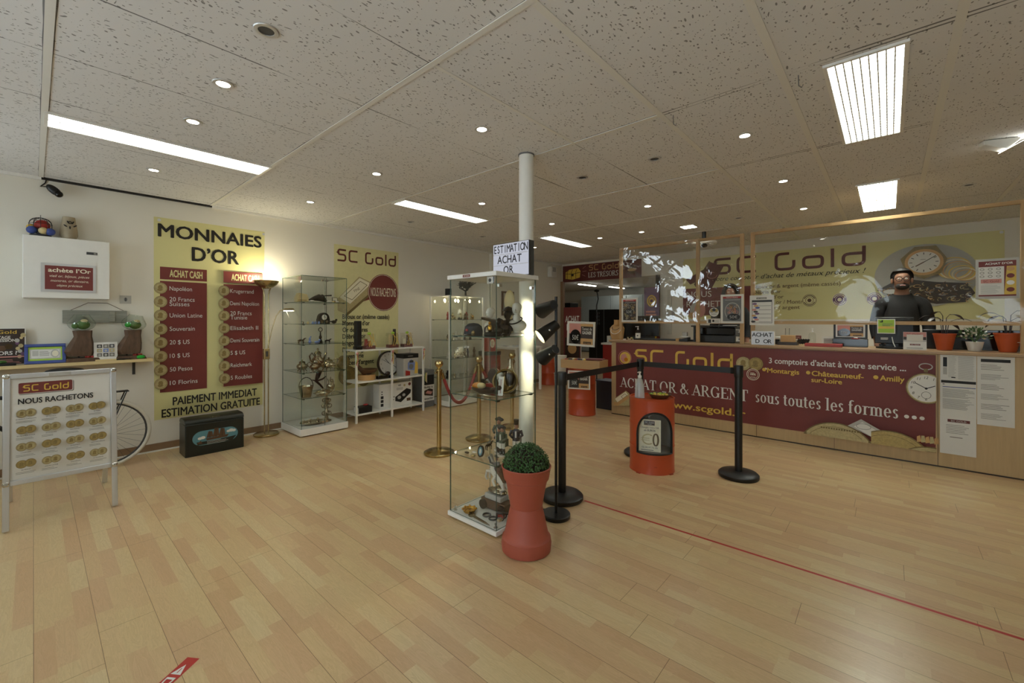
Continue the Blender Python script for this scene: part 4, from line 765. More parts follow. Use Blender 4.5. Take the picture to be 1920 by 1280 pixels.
# ================================================================ LIT CABINET
cabinet('glass_cabinet', 'white-framed lit glass cabinet with small bulbs, beyond the white rack', -5.78, -5.29, 4.45, 5.2, .1, 1.80, (.45, .78, 1.08, 1.42), seam=1, post=1, top=.012)
for i, (x, y) in enumerate(((-5.55, 4.56), (-5.5, 4.75), (-5.6, 4.9), (-5.5, 5.08))):
    t = thing('cabinet_lamp', ('bulb at the left under the lit cabinet\u2019s top', 'second bulb from the left under the lit cabinet\u2019s top', 'third bulb from the left under the lit cabinet\u2019s top', 'rightmost bulb under the lit cabinet\u2019s top')[i], 'lamp', (x, y, 1.795), 0, 'cabinet bulbs'); MB().cyl(0, 0, -.03, 0, .016, 'white', 12).build('socket', t); MB().ell((0, 0, -.055), (.016, .016, .026), 'bulb', 10, 8).build('bulb', t)
tag(MB().box(-.035, -.045, 0, .035, .045, .13, 'black').build('speaker', loc=(-5.6, 4.68, 1.813), bevel=.006), 'small black speaker on top of the lit cabinet', 'speaker')
t = thing('coral_branch', 'dark branching coral on a disc foot, on top of the lit cabinet', 'coral', (-5.5, 4.98, 1.813)); MB().lathe([(.09, 0), (.09, .012), (.02, .02), (.0, .02)], 'dark_bronze', 20).build('foot', t)
m = MB(); rnd = random.Random(4)
def br(p, d, r, n):
    q = p+d; m.tube([p, q], [r, r*.75], 'bark_coral', 5)
    if n: [br(q, Vector((rnd.uniform(-.03, .03), d.y*.3+rnd.uniform(-.055, .055), rnd.uniform(.008, .045))), r*.72, n-1) for _ in range(3)]
br(Vector((0, 0, .015)), Vector((0, .0, .085)), .02, 5); m.build('branches', t)
rnd = random.Random(3)
for z, its in ((1.42, 9), (1.08, 7), (.78, 6), (.45, 6)):
    for i in range(its):
        y = 4.54+i*(.56/(its-1)); k = rnd.choice(['gold', 'red', 'dark_bronze', 'brown', 'brass', 'old_silver'] if z > 1.4 else ['old_silver', 'dark_bronze', 'silver', 'porcelain', 'brown']); h = rnd.uniform(.06, .17); r = rnd.uniform(.018, .03)
        nm = ('gilt' if k in ('gold', 'brass') else 'red' if k == 'red' else 'silvery' if 'silver' in k else 'white' if k == 'porcelain' else 'brown' if k == 'brown' else 'dark')
        tag(MB().lathe([(r, 0), (r*1.05, h*.15), (r*.6, h*.35), (r*1.1, h*.6), (r*.5, h*.85), (r*.6, h), (0, h)], k, 12).build('curio_vase', loc=(-5.45+.04*(i % 2), y, z)), 'small %s curio, %s from the left on the %s shelf of the lit cabinet' % (nm, NTH[i] if i < 8 else 'ninth', {1.42: 'top', 1.08: 'second', .78: 'third', .45: 'lowest'}[z]), 'curio', 'curios in the lit cabinet')
s = MB(TR(-5.40, 4.75, .80) @ ON_X); s.box(-.16, .0, -.004, .16, .09, 0, 'paper'); s.text('ACHAT', 0, .02, .05, 'ink', .22, 'C', bold=.02); tag(s.build('shelf_sign'), 'small ACHAT sign inside the lit cabinet', 'sign')
# ================================================================ ROPE POSTS
def gold_post(x, y, label):
    t = thing('rope_post', label, 'rope post', (x, y, 0), 0, 'brass rope posts')
    MB().lathe([(.155, 0), (.16, .008), (.16, .02), (.13, .035), (.03, .05), (0, .05)], 'brass', 40).build('base', t)
    MB().lathe([(.0245, .045), (.0245, .87)], 'brass', 24).build('pole', t); m = MB(); m.lathe([(.0245, .87), (.036, .875), (.036, .89), (.016, .9), (.02, .912), (.042, .935), (.045, .955), (.036, .98), (0, .992)], 'brass', 24); m.torus((0, .045, .86), .012, .004, 'brass', 12, 5, RY(pi/2)); m.torus((0, -.045, .86), .012, .004, 'brass', 12, 5, RY(pi/2)); m.box(-.005, -.04, .855, .005, .04, .865, 'brass'); m.build('finial', t); return t
gold_post(-3.575, 2.86, 'brass rope post nearest the camera, left of the tall glass cabinet'); gold_post(-3.64, 3.51, 'brass rope post seen through the tall glass cabinet, with rope on both sides'); gold_post(-3.7, 4.17, 'farthest brass rope post behind the tall cabinet and white pillar')
def rope(a, b, sag, label):
    t = thing('barrier_rope', label, 'rope', a, 0, 'red barrier ropes'); d = Vector(b)-Vector(a); n = 40
    P = [d*(i/n)+Vector((0, 0, -sag*(1-(2*i/n-1)**2))) for i in range(n+1)]
    m = MB(); m.tube(P[2:-2], .017, 'rope', 8)
    for k in range(2):
        Q = []
        for i in range(2, n-1):
            for j in range(4): f = i+j/4; q = d*(f/n)+Vector((0, 0, -sag*(1-(2*f/n-1)**2))); an = f*2.6+k*pi; Q.append(q+Vector((.011*cos(an), 0, .011*sin(an))))
        m.tube(Q, .010, 'rope', 6)
    m.build('rope', t)
    for q in (P[:3], P[-3:]): MB().tube(q, .016, 'brass', 10).build('hook_end', t)
rope((-3.58, 2.905, .85), (-3.635, 3.46, .85), .36, 'dark red twisted rope hanging between the two nearer brass posts'); rope((-3.645, 3.556, .85), (-3.695, 4.124, .85), .24, 'dark red twisted rope hanging behind, between the two farther brass posts')
# ================================================================ CENTRE CABINET
SHC = (.462, .892, 1.305)
cc = cabinet('glass_cabinet', 'tall free-standing glass cabinet with a white top and base in the middle of the shop', -2.37, -1.91, 1.995, 2.41, .045, 1.705, SHC, top=.03)
for i, z in enumerate(SHC):
    pass
s = MB(TR(.005, 0, 0) @ ON_Y); cxx, cyy = -2.14, 2.2025
s = MB(TR(0, -.2225, 0) @ ON_Y); s.rect(-.075, 1.711, .0, 1.729, 'burgundy'); s.text('SC Gold', -.037, 1.716, .008, 'cream', .05, 'C'); s.build('brand_label', cc)
s = MB(TR(0, -.2085, 0) @ ON_Y); s.box(.16, 1.655, 0, .215, 1.7, .012, 'chrome'); s.lay = .0122; s.disc(.187, 1.677, .012, 'black'); s.build('lock', cc)
for x, y in ((-.2, -.18), (.2, -.18)): MB().lathe([(.014, .0455), (.014, .052), (.005, .056), (.009, .075), (0, .08)], 'chrome', 14, (x, y, 0)).build('screw_foot', cc)
# sign on top
t = thing('letter_sign', 'lightbox letter sign reading ESTIMATION ACHAT OR on top of the tall glass cabinet', 'sign', (-2.06, 2.325, 1.7355))
MB().box(-.175, -.02, 0, .175, .035, .245, 'black').build('housing', t, bevel=.003)
s = MB(TR(0, -.0205, 0) @ ON_Y); s.box(-.17, .004, 0, .17, .241, .004, 'box_lit'); s.lay = .004
for v in (.083, .162): s.rect(-.17, v-.0015, .17, v+.0015, 'lightgrey')
for st, v, x0, st_ in (('ESTIMATION', .175, -.16, .0335), ('ACHAT', .097, -.11, .048), ('OR', .02, -.045, .052)):
    for i, ch in enumerate(st): s.rect(x0+i*st_-.004, v-.005, x0+i*st_+.03, v+.058, 'paper') if 0 else None; s.text(ch, x0+i*st_+.012, v, .054, 'ink', None, 'C', bold=.008, sq=.66 if len(st) > 6 else .85)
s.build('letter_panel', t)
# top shelf
t = thing('model_cannon', 'dark model cannon on a wooden carriage on the cabinet\u2019s top shelf', 'model', (-2.11, 2.2, SHC[2]+.0005), -.25)
MB().tube([(-.19, 0, .125), (-.1, 0, .115), (.03, 0, .1), (.07, 0, .098)], [.012, .014, .019, .022], 'bronze', 14).build('barrel', t)
m = MB(); m.box(-.06, -.035, .045, .11, .035, .075, 'dark_brown'); m.box(-.03, -.04, .07, .07, -.022, .11, 'dark_brown'); m.box(-.03, .022, .07, .07, .04, .11, 'dark_brown'); m.box(-.07, -.01, .02, .14, .01, .045, 'dark_bronze'); m.build('carriage', t)
for x in (-.03, .08):
    for y in (-.055, .055): MB().torus((x, y, .035), .03, .006, 'dark_brown', 20, 6, RX(pi/2)).build('wheel', t)
def bust(label, loc, k, sc_, rz=0, group=None, crown=False):
    M = TR(0, 0, 0) @ RZ(rz) @ Matrix.Scale(sc_, 4); m = MB(M)
    m.lathe([(.3, 0), (.3, .06), (.16, .12), (.14, .2)], k, 16); m.ell((0, 0, .38), (.38, .22, .24), k, 16, 10); m.tube([(0, 0, .5), (0, -.03, .78)], [.16, .12], k, 12)
    m.ell((0, -.05, .98), (.17, .2, .24), k, 16, 12, fn=lambda p: Vector((p.x*(1-.25*max(0, -p.z/.24)), p.y, p.z))); m.ell((0, -.25, .95), (.03, .05, .05), k, 8, 6); m.ell((0, -.21, .86), (.06, .05, .03), k, 8, 6); m.ell((0, .03, 1.08), (.19, .21, .17), k, 14, 8)
    if crown: m.lathe([(.2, 1.15), (.3, 1.2), (.16, 1.35), (0, 1.4)], k, 12)
    return tag(m.build('bust', loc=loc), label, 'bust', group)
bust('white porcelain bust at the left of the cabinet\u2019s top shelf, behind the cannon', (-2.26, 2.3, SHC[2]+.0005), 'porcelain', .165)
bust('large white marble bust with a chain, right end of the cabinet\u2019s top shelf', (-2.005, 2.31, SHC[2]+.0005), 'porcelain', .19, .5)
tag(MB().torus((0, 0, 0), .05, .005, 'dark_bronze', 24, 6, RX(.5)).build('bead_necklace', loc=(-2.005, 2.295, SHC[2]+.107)), 'dark bead chain round the neck of the large white bust', 'necklace')
bust('dark bronze bust of a hatted man in the middle of the top shelf', (-2.06, 2.28, SHC[2]+.0005), 'dark_bronze', .15, 0, crown=True)
bust('small dark carved bust against the cabinet\u2019s front corner, top shelf', (-1.985, 2.1, SHC[2]+.0005), 'dark_bronze', .1, .3)
t = thing('military_cap', 'dark blue military cap with a red badge at the left of the top shelf', 'cap', (-2.235, 2.1, SHC[2]+.0005)); MB().lathe([(.065, 0), (.068, .03), (.06, .065), (.035, .085), (0, .09)], 'cloth_dark', 22).build('crown', t); MB().ell((.02, -.065, .008), (.05, .04, .006), 'gloss_black', 12, 6).build('visor', t); MB().ell((.005, -.068, .04), .011, 'red', 8, 6).build('badge', t); MB().ell((.055, -.055, .02), (.018, .012, .018), 'brass', 8, 6).build('rosette', t)
t = thing('carved_mask', 'tall cream carved mask shape standing behind the dark busts', 'mask', (-2.12, 2.36, SHC[2]+.0005)); MB().ell((0, 0, .25), (.05, .02, .085), 'bone', 16, 12).build('face', t); MB().lathe([(.035, 0), (.022, .03), (.016, .1), (.025, .18)], 'bone', 14).build('neck', t)
t = thing('figurine', 'small gilt seated figurine on a black block at the front corner, top shelf', 'figurine', (-2.02, 2.05, SHC[2]+.0005)); MB().box(-.03, -.025, 0, .03, .025, .03, 'gloss_black').build('plinth', t); MB().ell((0, 0, .055), (.018, .016, .026), 'gold', 10, 8).build('body', t); MB().ell((0, 0, .09), .011, 'gold', 8, 6).build('head', t)
# middle shelf
t = thing('amber_dish', 'boat-shaped dark wooden dish holding amber pieces, left of the middle shelf', 'dish', (-2.16, 2.13, SHC[1]+.0005), .05); m = MB(SM(1.75, .7, 1)); m.lathe([(.03, 0), (.06, .02), (.068, .04), (.064, .042), (.05, .022), (0, .016)], 'dark_brown', 26); m.build('dish', t); MB().ell((-.06, 0, .05), (.045, .035, .026), 'amber', 12, 8).build('amber', t); MB().ell((-.02, -.005, .055), (.035, .03, .022), 'bone', 10, 8).build('amber', t)
t = thing('round_cased_clock', 'round brown disc stood on a red box on the middle shelf', 'clock', (-2.16, 2.24, SHC[1]+.0005)); MB().box(-.055, -.04, 0, .055, .04, .06, 'red').build('red_box', t, bevel=.004); MB(TR(0, 0, .115) @ RX(pi/2)).lathe([(.0, -.016), (.055, -.016), (.055, .016), (0, .016)], 'dark_brown', 30).build('disc', t); MB(TR(0, 0, .115) @ RX(pi/2)).torus((0, 0, 0), .056, .006, 'brown', 30, 6).build('rim', t)
bust('small white plaster bust in the centre of the middle shelf', (-2.09, 2.22, SHC[1]+.0005), 'porcelain', .125)
t = thing('liquor_bottle', 'dark bottle with a silver cap and label on the middle shelf', 'bottle', (-2.03, 2.27, SHC[1]+.0005)); MB().lathe([(.036, 0), (.04, .01), (.04, .12), (.034, .15), (.014, .185), (.013, .2)], 'gloss_black', 22).build('bottle_body', t); MB().lathe([(.017, .19), (.018, .245), (0, .245)], 'silver', 18).build('cap', t); MB().lathe([(.0355, .148), (.017, .186), (.0168, .19)], 'silver', 22, cap=False).build('foil', t)
t = thing('thermometer_plaque', 'white leaning thermometer plaque in front of the dark bottle', 'thermometer', (-2.0, 2.13, SHC[1]+.0005), .3); s = MB(RX(-.15) @ ON_Y); s.box(-.018, .004, -.006, .018, .135, 0, 'paper'); s.rect(-.002, .02, .002, .115, 'red'); s.lines(-.012, .02, .012, .12, 14, 'greyink', .2, .1); s.build('plaque', t)
t = thing('brass_bowl', 'big brass bowl tipped on its rim at the right of the middle shelf', 'bowl', (-2.03, 2.22, SHC[1]+.082), 0); M = RZ(.55) @ RX(1.05); MB(M).lathe([(0, -.028), (.05, -.026), (.085, -.005), (.09, .03), (.082, .03), (.078, -.0), (.05, -.016), (0, -.018)], 'bronze', 34).build('bowl', t); MB(M).torus((0, 0, .03), .086, .006, 'brass', 34, 6).build('rim', t); MB(M).lathe([(0, -.017), (.05, -.0155), (.055, -.012)], 'brass', 20, cap=False).build('inlay', t)
t = thing('carved_animal', 'dark carved animal under the brass bowl on the middle shelf', 'figurine', (-2.06, 2.15, SHC[1]+.0005)); MB().ell((0, 0, .03), (.05, .028, .028), 'dark_brown', 12, 8).build('body', t); MB().ell((.045, -.01, .055), (.02, .018, .018), 'dark_brown', 10, 7).build('head', t)
tag(MB().tube([(-.07, 0, .007), (0, -.01, .007), (.08, .015, .007)], [.004, .007, .004], 'silver', 8).build('paper_knife', loc=(-2.06, 2.06, SHC[1]+.0005)), 'slim silver paper knife at the front edge of the middle shelf', 'knife')
t = thing('desk_clock', 'small dark round desk clock at the far left of the middle shelf', 'clock', (-2.27, 2.3, SHC[1]+.0005)); MB(TR(0, 0, .045) @ RX(pi/2)).lathe([(0, -.012), (.044, -.012), (.044, .012), (.036, .013), (0, .006)], 'dark_bronze', 26).build('case', t); s = MB(TR(0, -.0135, .045) @ ON_Y); s.disc(0, 0, .034, 'lightgrey'); s.rect(-.002, 0, .002, .026, 'ink'); s.build('face', t); MB().box(-.085, -.01, 0, -.05, .02, .07, 'dark_bronze').build('bookend', t)
blobs('bronze_elephant', 'small bronze animal perched left of the red box', (-2.235, 2.25, SHC[1]+.0005), [((0, 0, .03), (.03, .02, .022), 'bronze'), ((-.02, 0, .055), (.016, .015, .018), 'bronze'), ((.02, 0, .012), (.01, .015, .012), 'bronze'), ((-.02, 0, .012), (.01, .015, .012), 'bronze')], 'figurine')
# soldiers
def soldier(label, loc, coat, rz, hat='bicorne', H=.19):
    t = thing('soldier_figurine', label, 'figurine', loc, rz, 'porcelain soldiers'); q = H/.19
    M = Matrix.Scale(q, 4); m = MB(M); m.lathe([(.03, 0), (.03, .008), (0, .009)], 'porcelain', 14)
    for x in (-.011, .011): m.tube([(x, 0, .008), (x, -.003, .045)], [.010, .009], 'gloss_black', 7); m.tube([(x, -.003, .045), (x*.8, 0, .085)], [.0095, .013], 'porcelain', 7)
    m.build('legs', t); m = MB(M); m.tube([(0, 0, .08), (0, 0, .1), (0, -.002, .13), (0, 0, .143)], [.022, .02, .024, .012], coat, 10); m.prism([(-.02, -.005), (.02, -.005), (.026, .03), (-.026, .03)], .055, .1, coat)
    for x in (-1, 1): m.tube([(x*.024, 0, .135), (x*.034, -.008, .11), (x*.018, -.026, .1)], [.009, .008, .006], coat, 6)
    m.build('coat', t); m = MB(M); m.ell((0, -.002, .157), (.011, .012, .015), 'skin', 10, 8); m.build('head', t)
    m = MB(M)
    if hat == 'bicorne': m.ell((0, 0, .171), (.028, .01, .012), 'black', 12, 6); m.ell((0, 0, .175), (.014, .011, .012), 'black', 10, 6)
    else: m.lathe([(.012, .166), (.015, .195), (0, .197)], 'black', 12)
    m.build('hat', t); m = MB(M); m.box(-.004, -.026, .1, .004, -.0225, .135, 'porcelain'); m.build('lapel', t)
mat('coat_green', '3c4a38', .4); mat('coat_blue', '2b3140', .4)
soldier('porcelain soldier in a bicorne with white breeches, leftmost of the figures', (-2.14, 2.27, SHC[0]+.0005), 'coat_green', .3, H=.25)
soldier('dark-coated porcelain soldier right behind the leftmost bicorne figure', (-2.085, 2.21, SHC[0]+.0005), 'coat_blue', -.4, H=.205)
soldier('porcelain soldier in black boots and red sash, just left of the tall-hatted one', (-2.035, 2.19, SHC[0]+.0005), 'coat_green', .2, H=.22)
soldier('porcelain soldier in a tall shako hat, rightmost of the figures', (-1.975, 2.27, SHC[0]+.0005), 'coat_blue', .6, 'shako', .245)
t = thing('framed_medallion', 'oval medallion with a turquoise cameo on the lower cabinet shelf', 'medallion', (-2.13, 2.07, SHC[0]+.0005), -.2); M = TR(0, 0, .04) @ RX(-.2) @ SM(1, 1, 1.15) @ RX(pi/2); MB(M).lathe([(0, -.008), (.034, -.008), (.035, .004), (.027, .006), (.026, .002), (0, .002)], 'dark_bronze', 28, mk=['dark_bronze']*4+['skyblue']).build('medallion', t); MB(M).ell((0, 0, .003), (.012, .016, .004), 'porcelain', 10, 6).build('cameo', t)
for i, (x, y, k, lb) in enumerate(((-2.26, 2.06, 'dark_bronze', 'small dark brooch lying at the left of the lower cabinet shelf'), (-2.225, 2.1, 'porcelain', 'small pale shell ornament lying beside the dark brooch'), (-2.175, 2.04, 'brass', 'small brass brooch lying before the medallion'))): tag(MB().ell((0, 0, .007), (.022, .014, .007), k, 12, 6).build('brooch', loc=(x, y, SHC[0]+.0005)), lb, 'brooch')
quadruped('bronze_horse', 'little bronze horse behind the turquoise medallion', (-2.2, 2.22, SHC[0]+.0005), 'bronze', .08, .06)
# cabinet floor
t = thing('horse_rider_statue', 'white rearing porcelain horse with a dark rider on a wheeled wooden plinth', 'statue', (-2.12, 2.23, .0458))
m = MB(); m.box(-.12, -.05, .012, .12, .05, .075, 'brown'); m.build('plinth', t, bevel=.004)
for x in (-.09, .09):
    for y in (-.058, .058): MB(TR(x, y, .035) @ RX(pi/2)).lathe([(0, -.008), (.034, -.008), (.034, .008), (0, .008)], 'dark_brown', 18).build('wheel', t)
MB().box(-.09, -.045, .0755, .07, .045, .115, 'lightgrey').build('stone_base', t, bevel=.008)
m = MB(); m.ell((0, 0, .135), (.09, .04, .022), 'old_silver', 14, 8); m.ell((.02, 0, .15), (.04, .03, .03), 'old_silver', 10, 6); m.build('rock', t)
m = MB(); hr = [(.07, 0, .2), (.03, 0, .23), (-.02, 0, .27), (-.045, 0, .3)]; m.tube(hr, [.03, .036, .036, .028], 'porcelain', 12); m.tube([(-.04, 0, .3), (-.06, 0, .345), (-.065, 0, .375)], [.026, .018, .014], 'porcelain', 10); m.tube([(-.058, 0, .378), (-.095, 0, .355)], [.016, .009], 'porcelain', 8)
for y in (-.014, .014): m.tube([(-.03, y, .27), (-.09, y*1.4, .265), (-.1, y*1.4, .22), (-.09, y, .2)], [.015, .01, .008, .008], 'porcelain', 7); m.tube([(.06, y, .21), (.075, y*1.5, .17), (.05, y*1.5, .155), (.06, y*1.5, .13)], [.02, .012, .009, .009], 'porcelain', 7)
m.tube([(.09, 0, .21), (.13, 0, .2), (.135, 0, .15)], [.01, .012, .004], 'porcelain', 7); m.build('horse', t)
m = MB(); m.tube([(.02, 0, .255), (.0, 0, .3), (-.005, 0, .34)], [.024, .026, .02], 'coat_blue', 10); m.tube([(.01, -.03, .26), (-.005, -.045, .22), (.015, -.045, .185)], [.013, .011, .009], 'porcelain', 7); m.tube([(0, -.02, .33), (-.04, -.03, .34), (-.07, -.02, .37)], [.01, .008, .006], 'coat_blue', 6); m.ell((-.008, 0, .365), (.012, .012, .016), 'skin', 8, 6); m.ell((-.008, 0, .383), (.026, .012, .01), 'black', 10, 6); m.prism([(.02, .2), (.09, .22), (.05, .31), (.0, .32)], -.025, .03, 'brown', 'y'); m.build('rider', t)
t = thing('brass_ashtray', 'round brass ashtray with a wavy rim on the cabinet floor, left', 'ashtray', (-2.25, 2.075, .0458)); m = MB(); m.lathe([(.04, 0), (.045, .01), (.05, .02), (.044, .02), (.035, .008), (0, .008)], 'gold', 24); m.build('dish', t)
for i in range(8): a = pi*i/4; MB().ell((.047*cos(a), .047*sin(a), .02), .009, 'gold', 7, 5).build('rim_scroll', t)
t = thing('dagger', 'pewter dagger with a round medallion pommel lying on the cabinet floor', 'dagger', (-2.09, 2.03, .0458), -.12); MB().lathe([(.024, 0), (.026, .008), (0, .01)], 'old_silver', 18, (-.1, 0, 0)).build('pommel', t); MB().prism([(-.08, -.01), (.05, -.008), (.1, 0), (.05, .008), (-.08, .01)], .001, .007, 'old_silver').build('blade', t)
t = thing('handcuffs', 'pair of dark iron handcuffs lying in front of the wheeled plinth', 'handcuffs', (-2.07, 2.11, .0458)); MB().torus((-.04, 0, .006), .026, .006, 'darkgrey', 20, 6).build('cuff', t); MB().torus((.03, -.01, .006), .026, .006, 'darkgrey', 20, 6).build('cuff', t); MB().tube([(-.014, 0, .008), (.005, -.004, .012)], .005, 'darkgrey', 6).build('chain', t)
t = thing('toy_cannon', 'little red and black cannon at the right front of the cabinet floor', 'model', (-1.985, 2.13, .0458), .3); MB().tube([(-.03, 0, .05), (.05, 0, .055)], [.012, .009], 'dark_bronze', 10).build('barrel', t); MB().box(-.04, -.01, .02, .02, .01, .04, 'red').build('carriage', t)
for y in (-.02, .02): MB().torus((0, y, .03), .026, .004, 'black', 18, 5, RX(pi/2)).build('wheel', t)

# ================================================================ POT WITH BOX BALL
t = thing('planter', 'tall hourglass terracotta planter with a clipped boxwood ball beside the glass cabinet', 'planter', (-1.684, 2.031, 0))
MB().lathe([(.142, 0), (.151, .006), (.155, .05), (.150, .082), (.143, .088), (.136, .1), (.115, .2), (.1, .265), (.0985, .27)], 'terracotta', 48).build('lower_pot', t)
MB().lathe([(.0985, .2705), (.101, .276), (.106, .31), (.122, .40), (.131, .435), (.139, .44), (.15, .5), (.155, .515), (.151, .52), (.143, .515), (.13, .46), (0, .455)], 'terracotta', 48).build('upper_pot', t)
m = MB(); m.ell((0, 0, .515), (.125, .125, .115), 'soil', 16, 10); rnd = random.Random(5)
for i in range(3000):
    z = rnd.uniform(-.25, 1); a = rnd.uniform(0, 2*pi); q = sqrt(1-z*z); d = Vector((q*cos(a), q*sin(a), z)); p = Vector((0, 0, .515))+Vector((d.x*.14, d.y*.14, d.z*.132))*rnd.uniform(.9, 1.03)
    u = (d.orthogonal().normalized()*rnd.uniform(-1, 1)+d.cross(d.orthogonal()).normalized()*rnd.uniform(-1, 1)+d*rnd.uniform(0, .9)).normalized(); w = u.cross(d); w = w.normalized() if w.length > .05 else u.orthogonal().normalized(); L = rnd.uniform(.009, .015); B = L*.36; n = u.cross(w)*.002
    m.add([p, p+u*L*.5+w*B+n, p+u*L, p+u*L*.5-w*B+n], [(0, 1, 2), (0, 2, 3)], 'leaf')
m.build('foliage', t, smooth=False)
# ================================================================ SPOT LAMP
t = thing('spotlight_stand', 'black floor lamp with three cone spotlights between the planter and the barrier post', 'floor lamp', (-1.795, 2.5, 0))
MB().lathe([(.098, 0), (.102, .006), (.102, .026), (.096, .032), (0, .032)], 'black', 40).build('base', t); MB().cyl(0, 0, .03, 1.585, .0105, 'black', 16).build('pole', t)
def head(z, yaw, pitch, dx, dy):
    M = TR(dx, dy, z) @ RZ(yaw) @ RY(pitch); prof = [(.030, -.075), (.034, -.075), (.056, .085), (.0535, .085), (.03, -.065)]
    h = MB(M @ RY(pi/2)).lathe(prof, 'black', 30, cap=False, mk=['black', 'black', 'black', 'cream']).build('lamp_head', t); MB(M @ RY(pi/2)).lathe([(0, -.0745), (.031, -.0745)], 'black', 20).build('back_cap', h)
    MB(TR(dx, dy, z)).ell((.03, -.034, 0), .010, 'chrome', 10, 6).build('knob', h)
    MB(M @ RY(pi/2)).ell((0, 0, .03), (.036, .036, .034), 'lamp_globe', 12, 8).build('bulb', h)
    li = D.lights.new('lamp_beam', 'SPOT'); li.energy = 9; li.color = (1, .92, .66); li.spot_size = radians(80); li.spot_blend = .5; li.shadow_soft_size = .03; o = D.objects.new('lamp_beam', li); COL.objects.link(o); o.parent = h; o.matrix_local = M @ TR(.07, 0, 0) @ RY(-pi/2)
emit('lamp_globe', (1, .93, .72, 1), 6)
head(1.505, 2.85, .28, -.05, -.03); head(1.345, pi+1.0, .6, -.03, -.045); head(1.175, 2.95, .5, -.04, -.03)
MB().tube([(-.07, .03, .02), (-.15, .02, .006), (-.2, -.03, .006), (-.26, .0, .006), (-.32, .04, .006)], .004, 'black', 6).build('power_cord', t)
# ================================================================ BELT BARRIER
def post(x, y, label):
    t = thing('barrier_post', label, 'barrier post', (x, y, 0), 0, 'black belt barrier posts')
    MB().lathe([(.16, 0), (.166, .008), (.166, .03), (.15, .045), (.06, .055), (0, .055)], 'black', 44).build('base', t); MB().cyl(0, 0, .055, .9, .0315, 'black', 28).build('pole', t)
    MB().lathe([(.036, .9), (.038, .905), (.038, .995), (.034, 1.005), (0, 1.005)], 'black', 28).build('belt_head', t)
pn, pm, pr_ = (-1.945, 2.79), (-1.96, 4.24), (-1.02, 4.235)
post(*pn, 'black barrier post nearest the camera, right of the spotlight stand'); post(*pm, 'black barrier post half hidden behind the orange drum with the bottle'); post(*pr_, 'black barrier post at the right end of the belt, before the counter')
def belt(a, b, label):
    A = Vector((*a, .955)); B = Vector((*b, .955)); d = B-A; L = d.length; d.normalize(); t = thing('barrier_belt', label, 'belt', (A+d*.04)[:], math.atan2(d.y, d.x), 'black barrier belts'); MB().box(0, -.0012, -.026, L-.08, .0012, .026, 'black').build('webbing', t); MB().box(L-.105, -.006, -.028, L-.08, .006, .028, 'gloss_black').build('belt_clip', t)
belt(pn, pm, 'black barrier belt running back from the nearest post to the middle one'); belt(pm, pr_, 'black barrier belt stretched in front of the counter banner')
# ================================================================ DRUMS
def drum(name, label, loc, R, H, k='orange'):
    t = thing(name, label, 'drum', loc); p = [(R*.97, 0), (R, .006), (R, .02), (R*.985, .025), (R*.985, H*.34), (R*1.01, H*.355), (R*.985, H*.37), (R*.985, H*.655), (R*1.01, H*.67), (R*.985, H*.685), (R*.985, H-.03), (R*1.005, H-.02), (R*1.01, H-.008), (R, H), (R*.96, H), (R*.95, H-.015), (0, H-.015)]
    return t, p
t, p = drum('oil_drum', 'orange drum with an arched glass-lined window holding a flyer, inside the belt barrier', (-1.70, 3.93, 0), .206, .685)
# body with an arched opening towards the camera
R = .203; m = MB(); n = 72; zs = [0.0, .02, .1, .16, .19, .2, .23, .24, .25, .28, .31, .34, .37, .4, .43, .45, .46, .47, .49, .5, .52, .54, .56, .58, .6, .62, .64, .66, .67, .685]
vang = -1.0; a_half = .84
def inside(th, z):
    u = (th-vang)/a_half; 
    if abs(u) > 1 or z < .19 or z > .565: return False
    return z < .36 or (u*u+((z-.36)/.205)**2) < 1
def rad(z): return R+(.004 if min(abs(z-.24), abs(z-.45)) < .006 or z > .672 or z < .01 else 0)
V = [(rad(z)*cos(vang+2*pi*i/n), rad(z)*sin(vang+2*pi*i/n), z) for z in zs for i in range(n)]; F = []
for j in range(len(zs)-1):
    for i in range(n):
        th = 2*pi*(i+.5)/n; th = vang+(th if th < pi else th-2*pi)
        if not inside(th, (zs[j]+zs[j+1])/2): F.append((j*n+i, j*n+(i+1) % n, (j+1)*n+(i+1) % n, (j+1)*n+i))
m.add(V, F, 'orange'); m.lathe([(R+.003, .685), (R-.008, .685), (R-.01, .672), (0, .672)], 'orange', 60, cap=False); m.lathe([(0, .002), (R, .002)], 'orange_dark', 60, cap=False); m.build('drum_shell', t)
m = MB(); na = 40; aa = [vang+a_half+.12+(2*pi-2*a_half-.24)*i/na for i in range(na+1)]; m.add([((R-.012)*cos(a), (R-.012)*sin(a), z) for z in (.185, .66) for a in aa], [(i, i+1, na+2+i, na+1+i) for i in range(na)], 'lightgrey'); m.lathe([(0, .185), (R-.006, .185)], 'lightgrey', 60, cap=False); m.build('lining', t)
m = MB(); aa = [vang-a_half+2*a_half*i/20 for i in range(21)]; m.add([((R-.006)*cos(a), (R-.006)*sin(a), z) for z in (.19, .57) for a in aa], [(i, i+1, 22+i, 21+i) for i in range(20)], 'glass'); m.build('window_pane', t)
P = []
def sp(th, z): return ((R+.003)*cos(th), (R+.003)*sin(th), z)
P = [sp(vang-a_half, .19+.17*i/6) for i in range(7)]+[sp(vang-a_half*cos(pi*i/24), .36+.205*sin(pi*i/24)) for i in range(1, 24)]+[sp(vang+a_half, .36-.17*i/6) for i in range(7)]+[sp(vang+a_half-2*a_half*i/12, .19) for i in range(1, 12)]
MB().tube(P, .009, 'rubber', 8, closed=True).build('rubber_edging', t)
for a in (vang-.75, vang+.75): MB(RZ(a)).box(R-.02, -.02, 0, R+.02, .02, .008, 'orange_dark').build('foot_bracket', t)
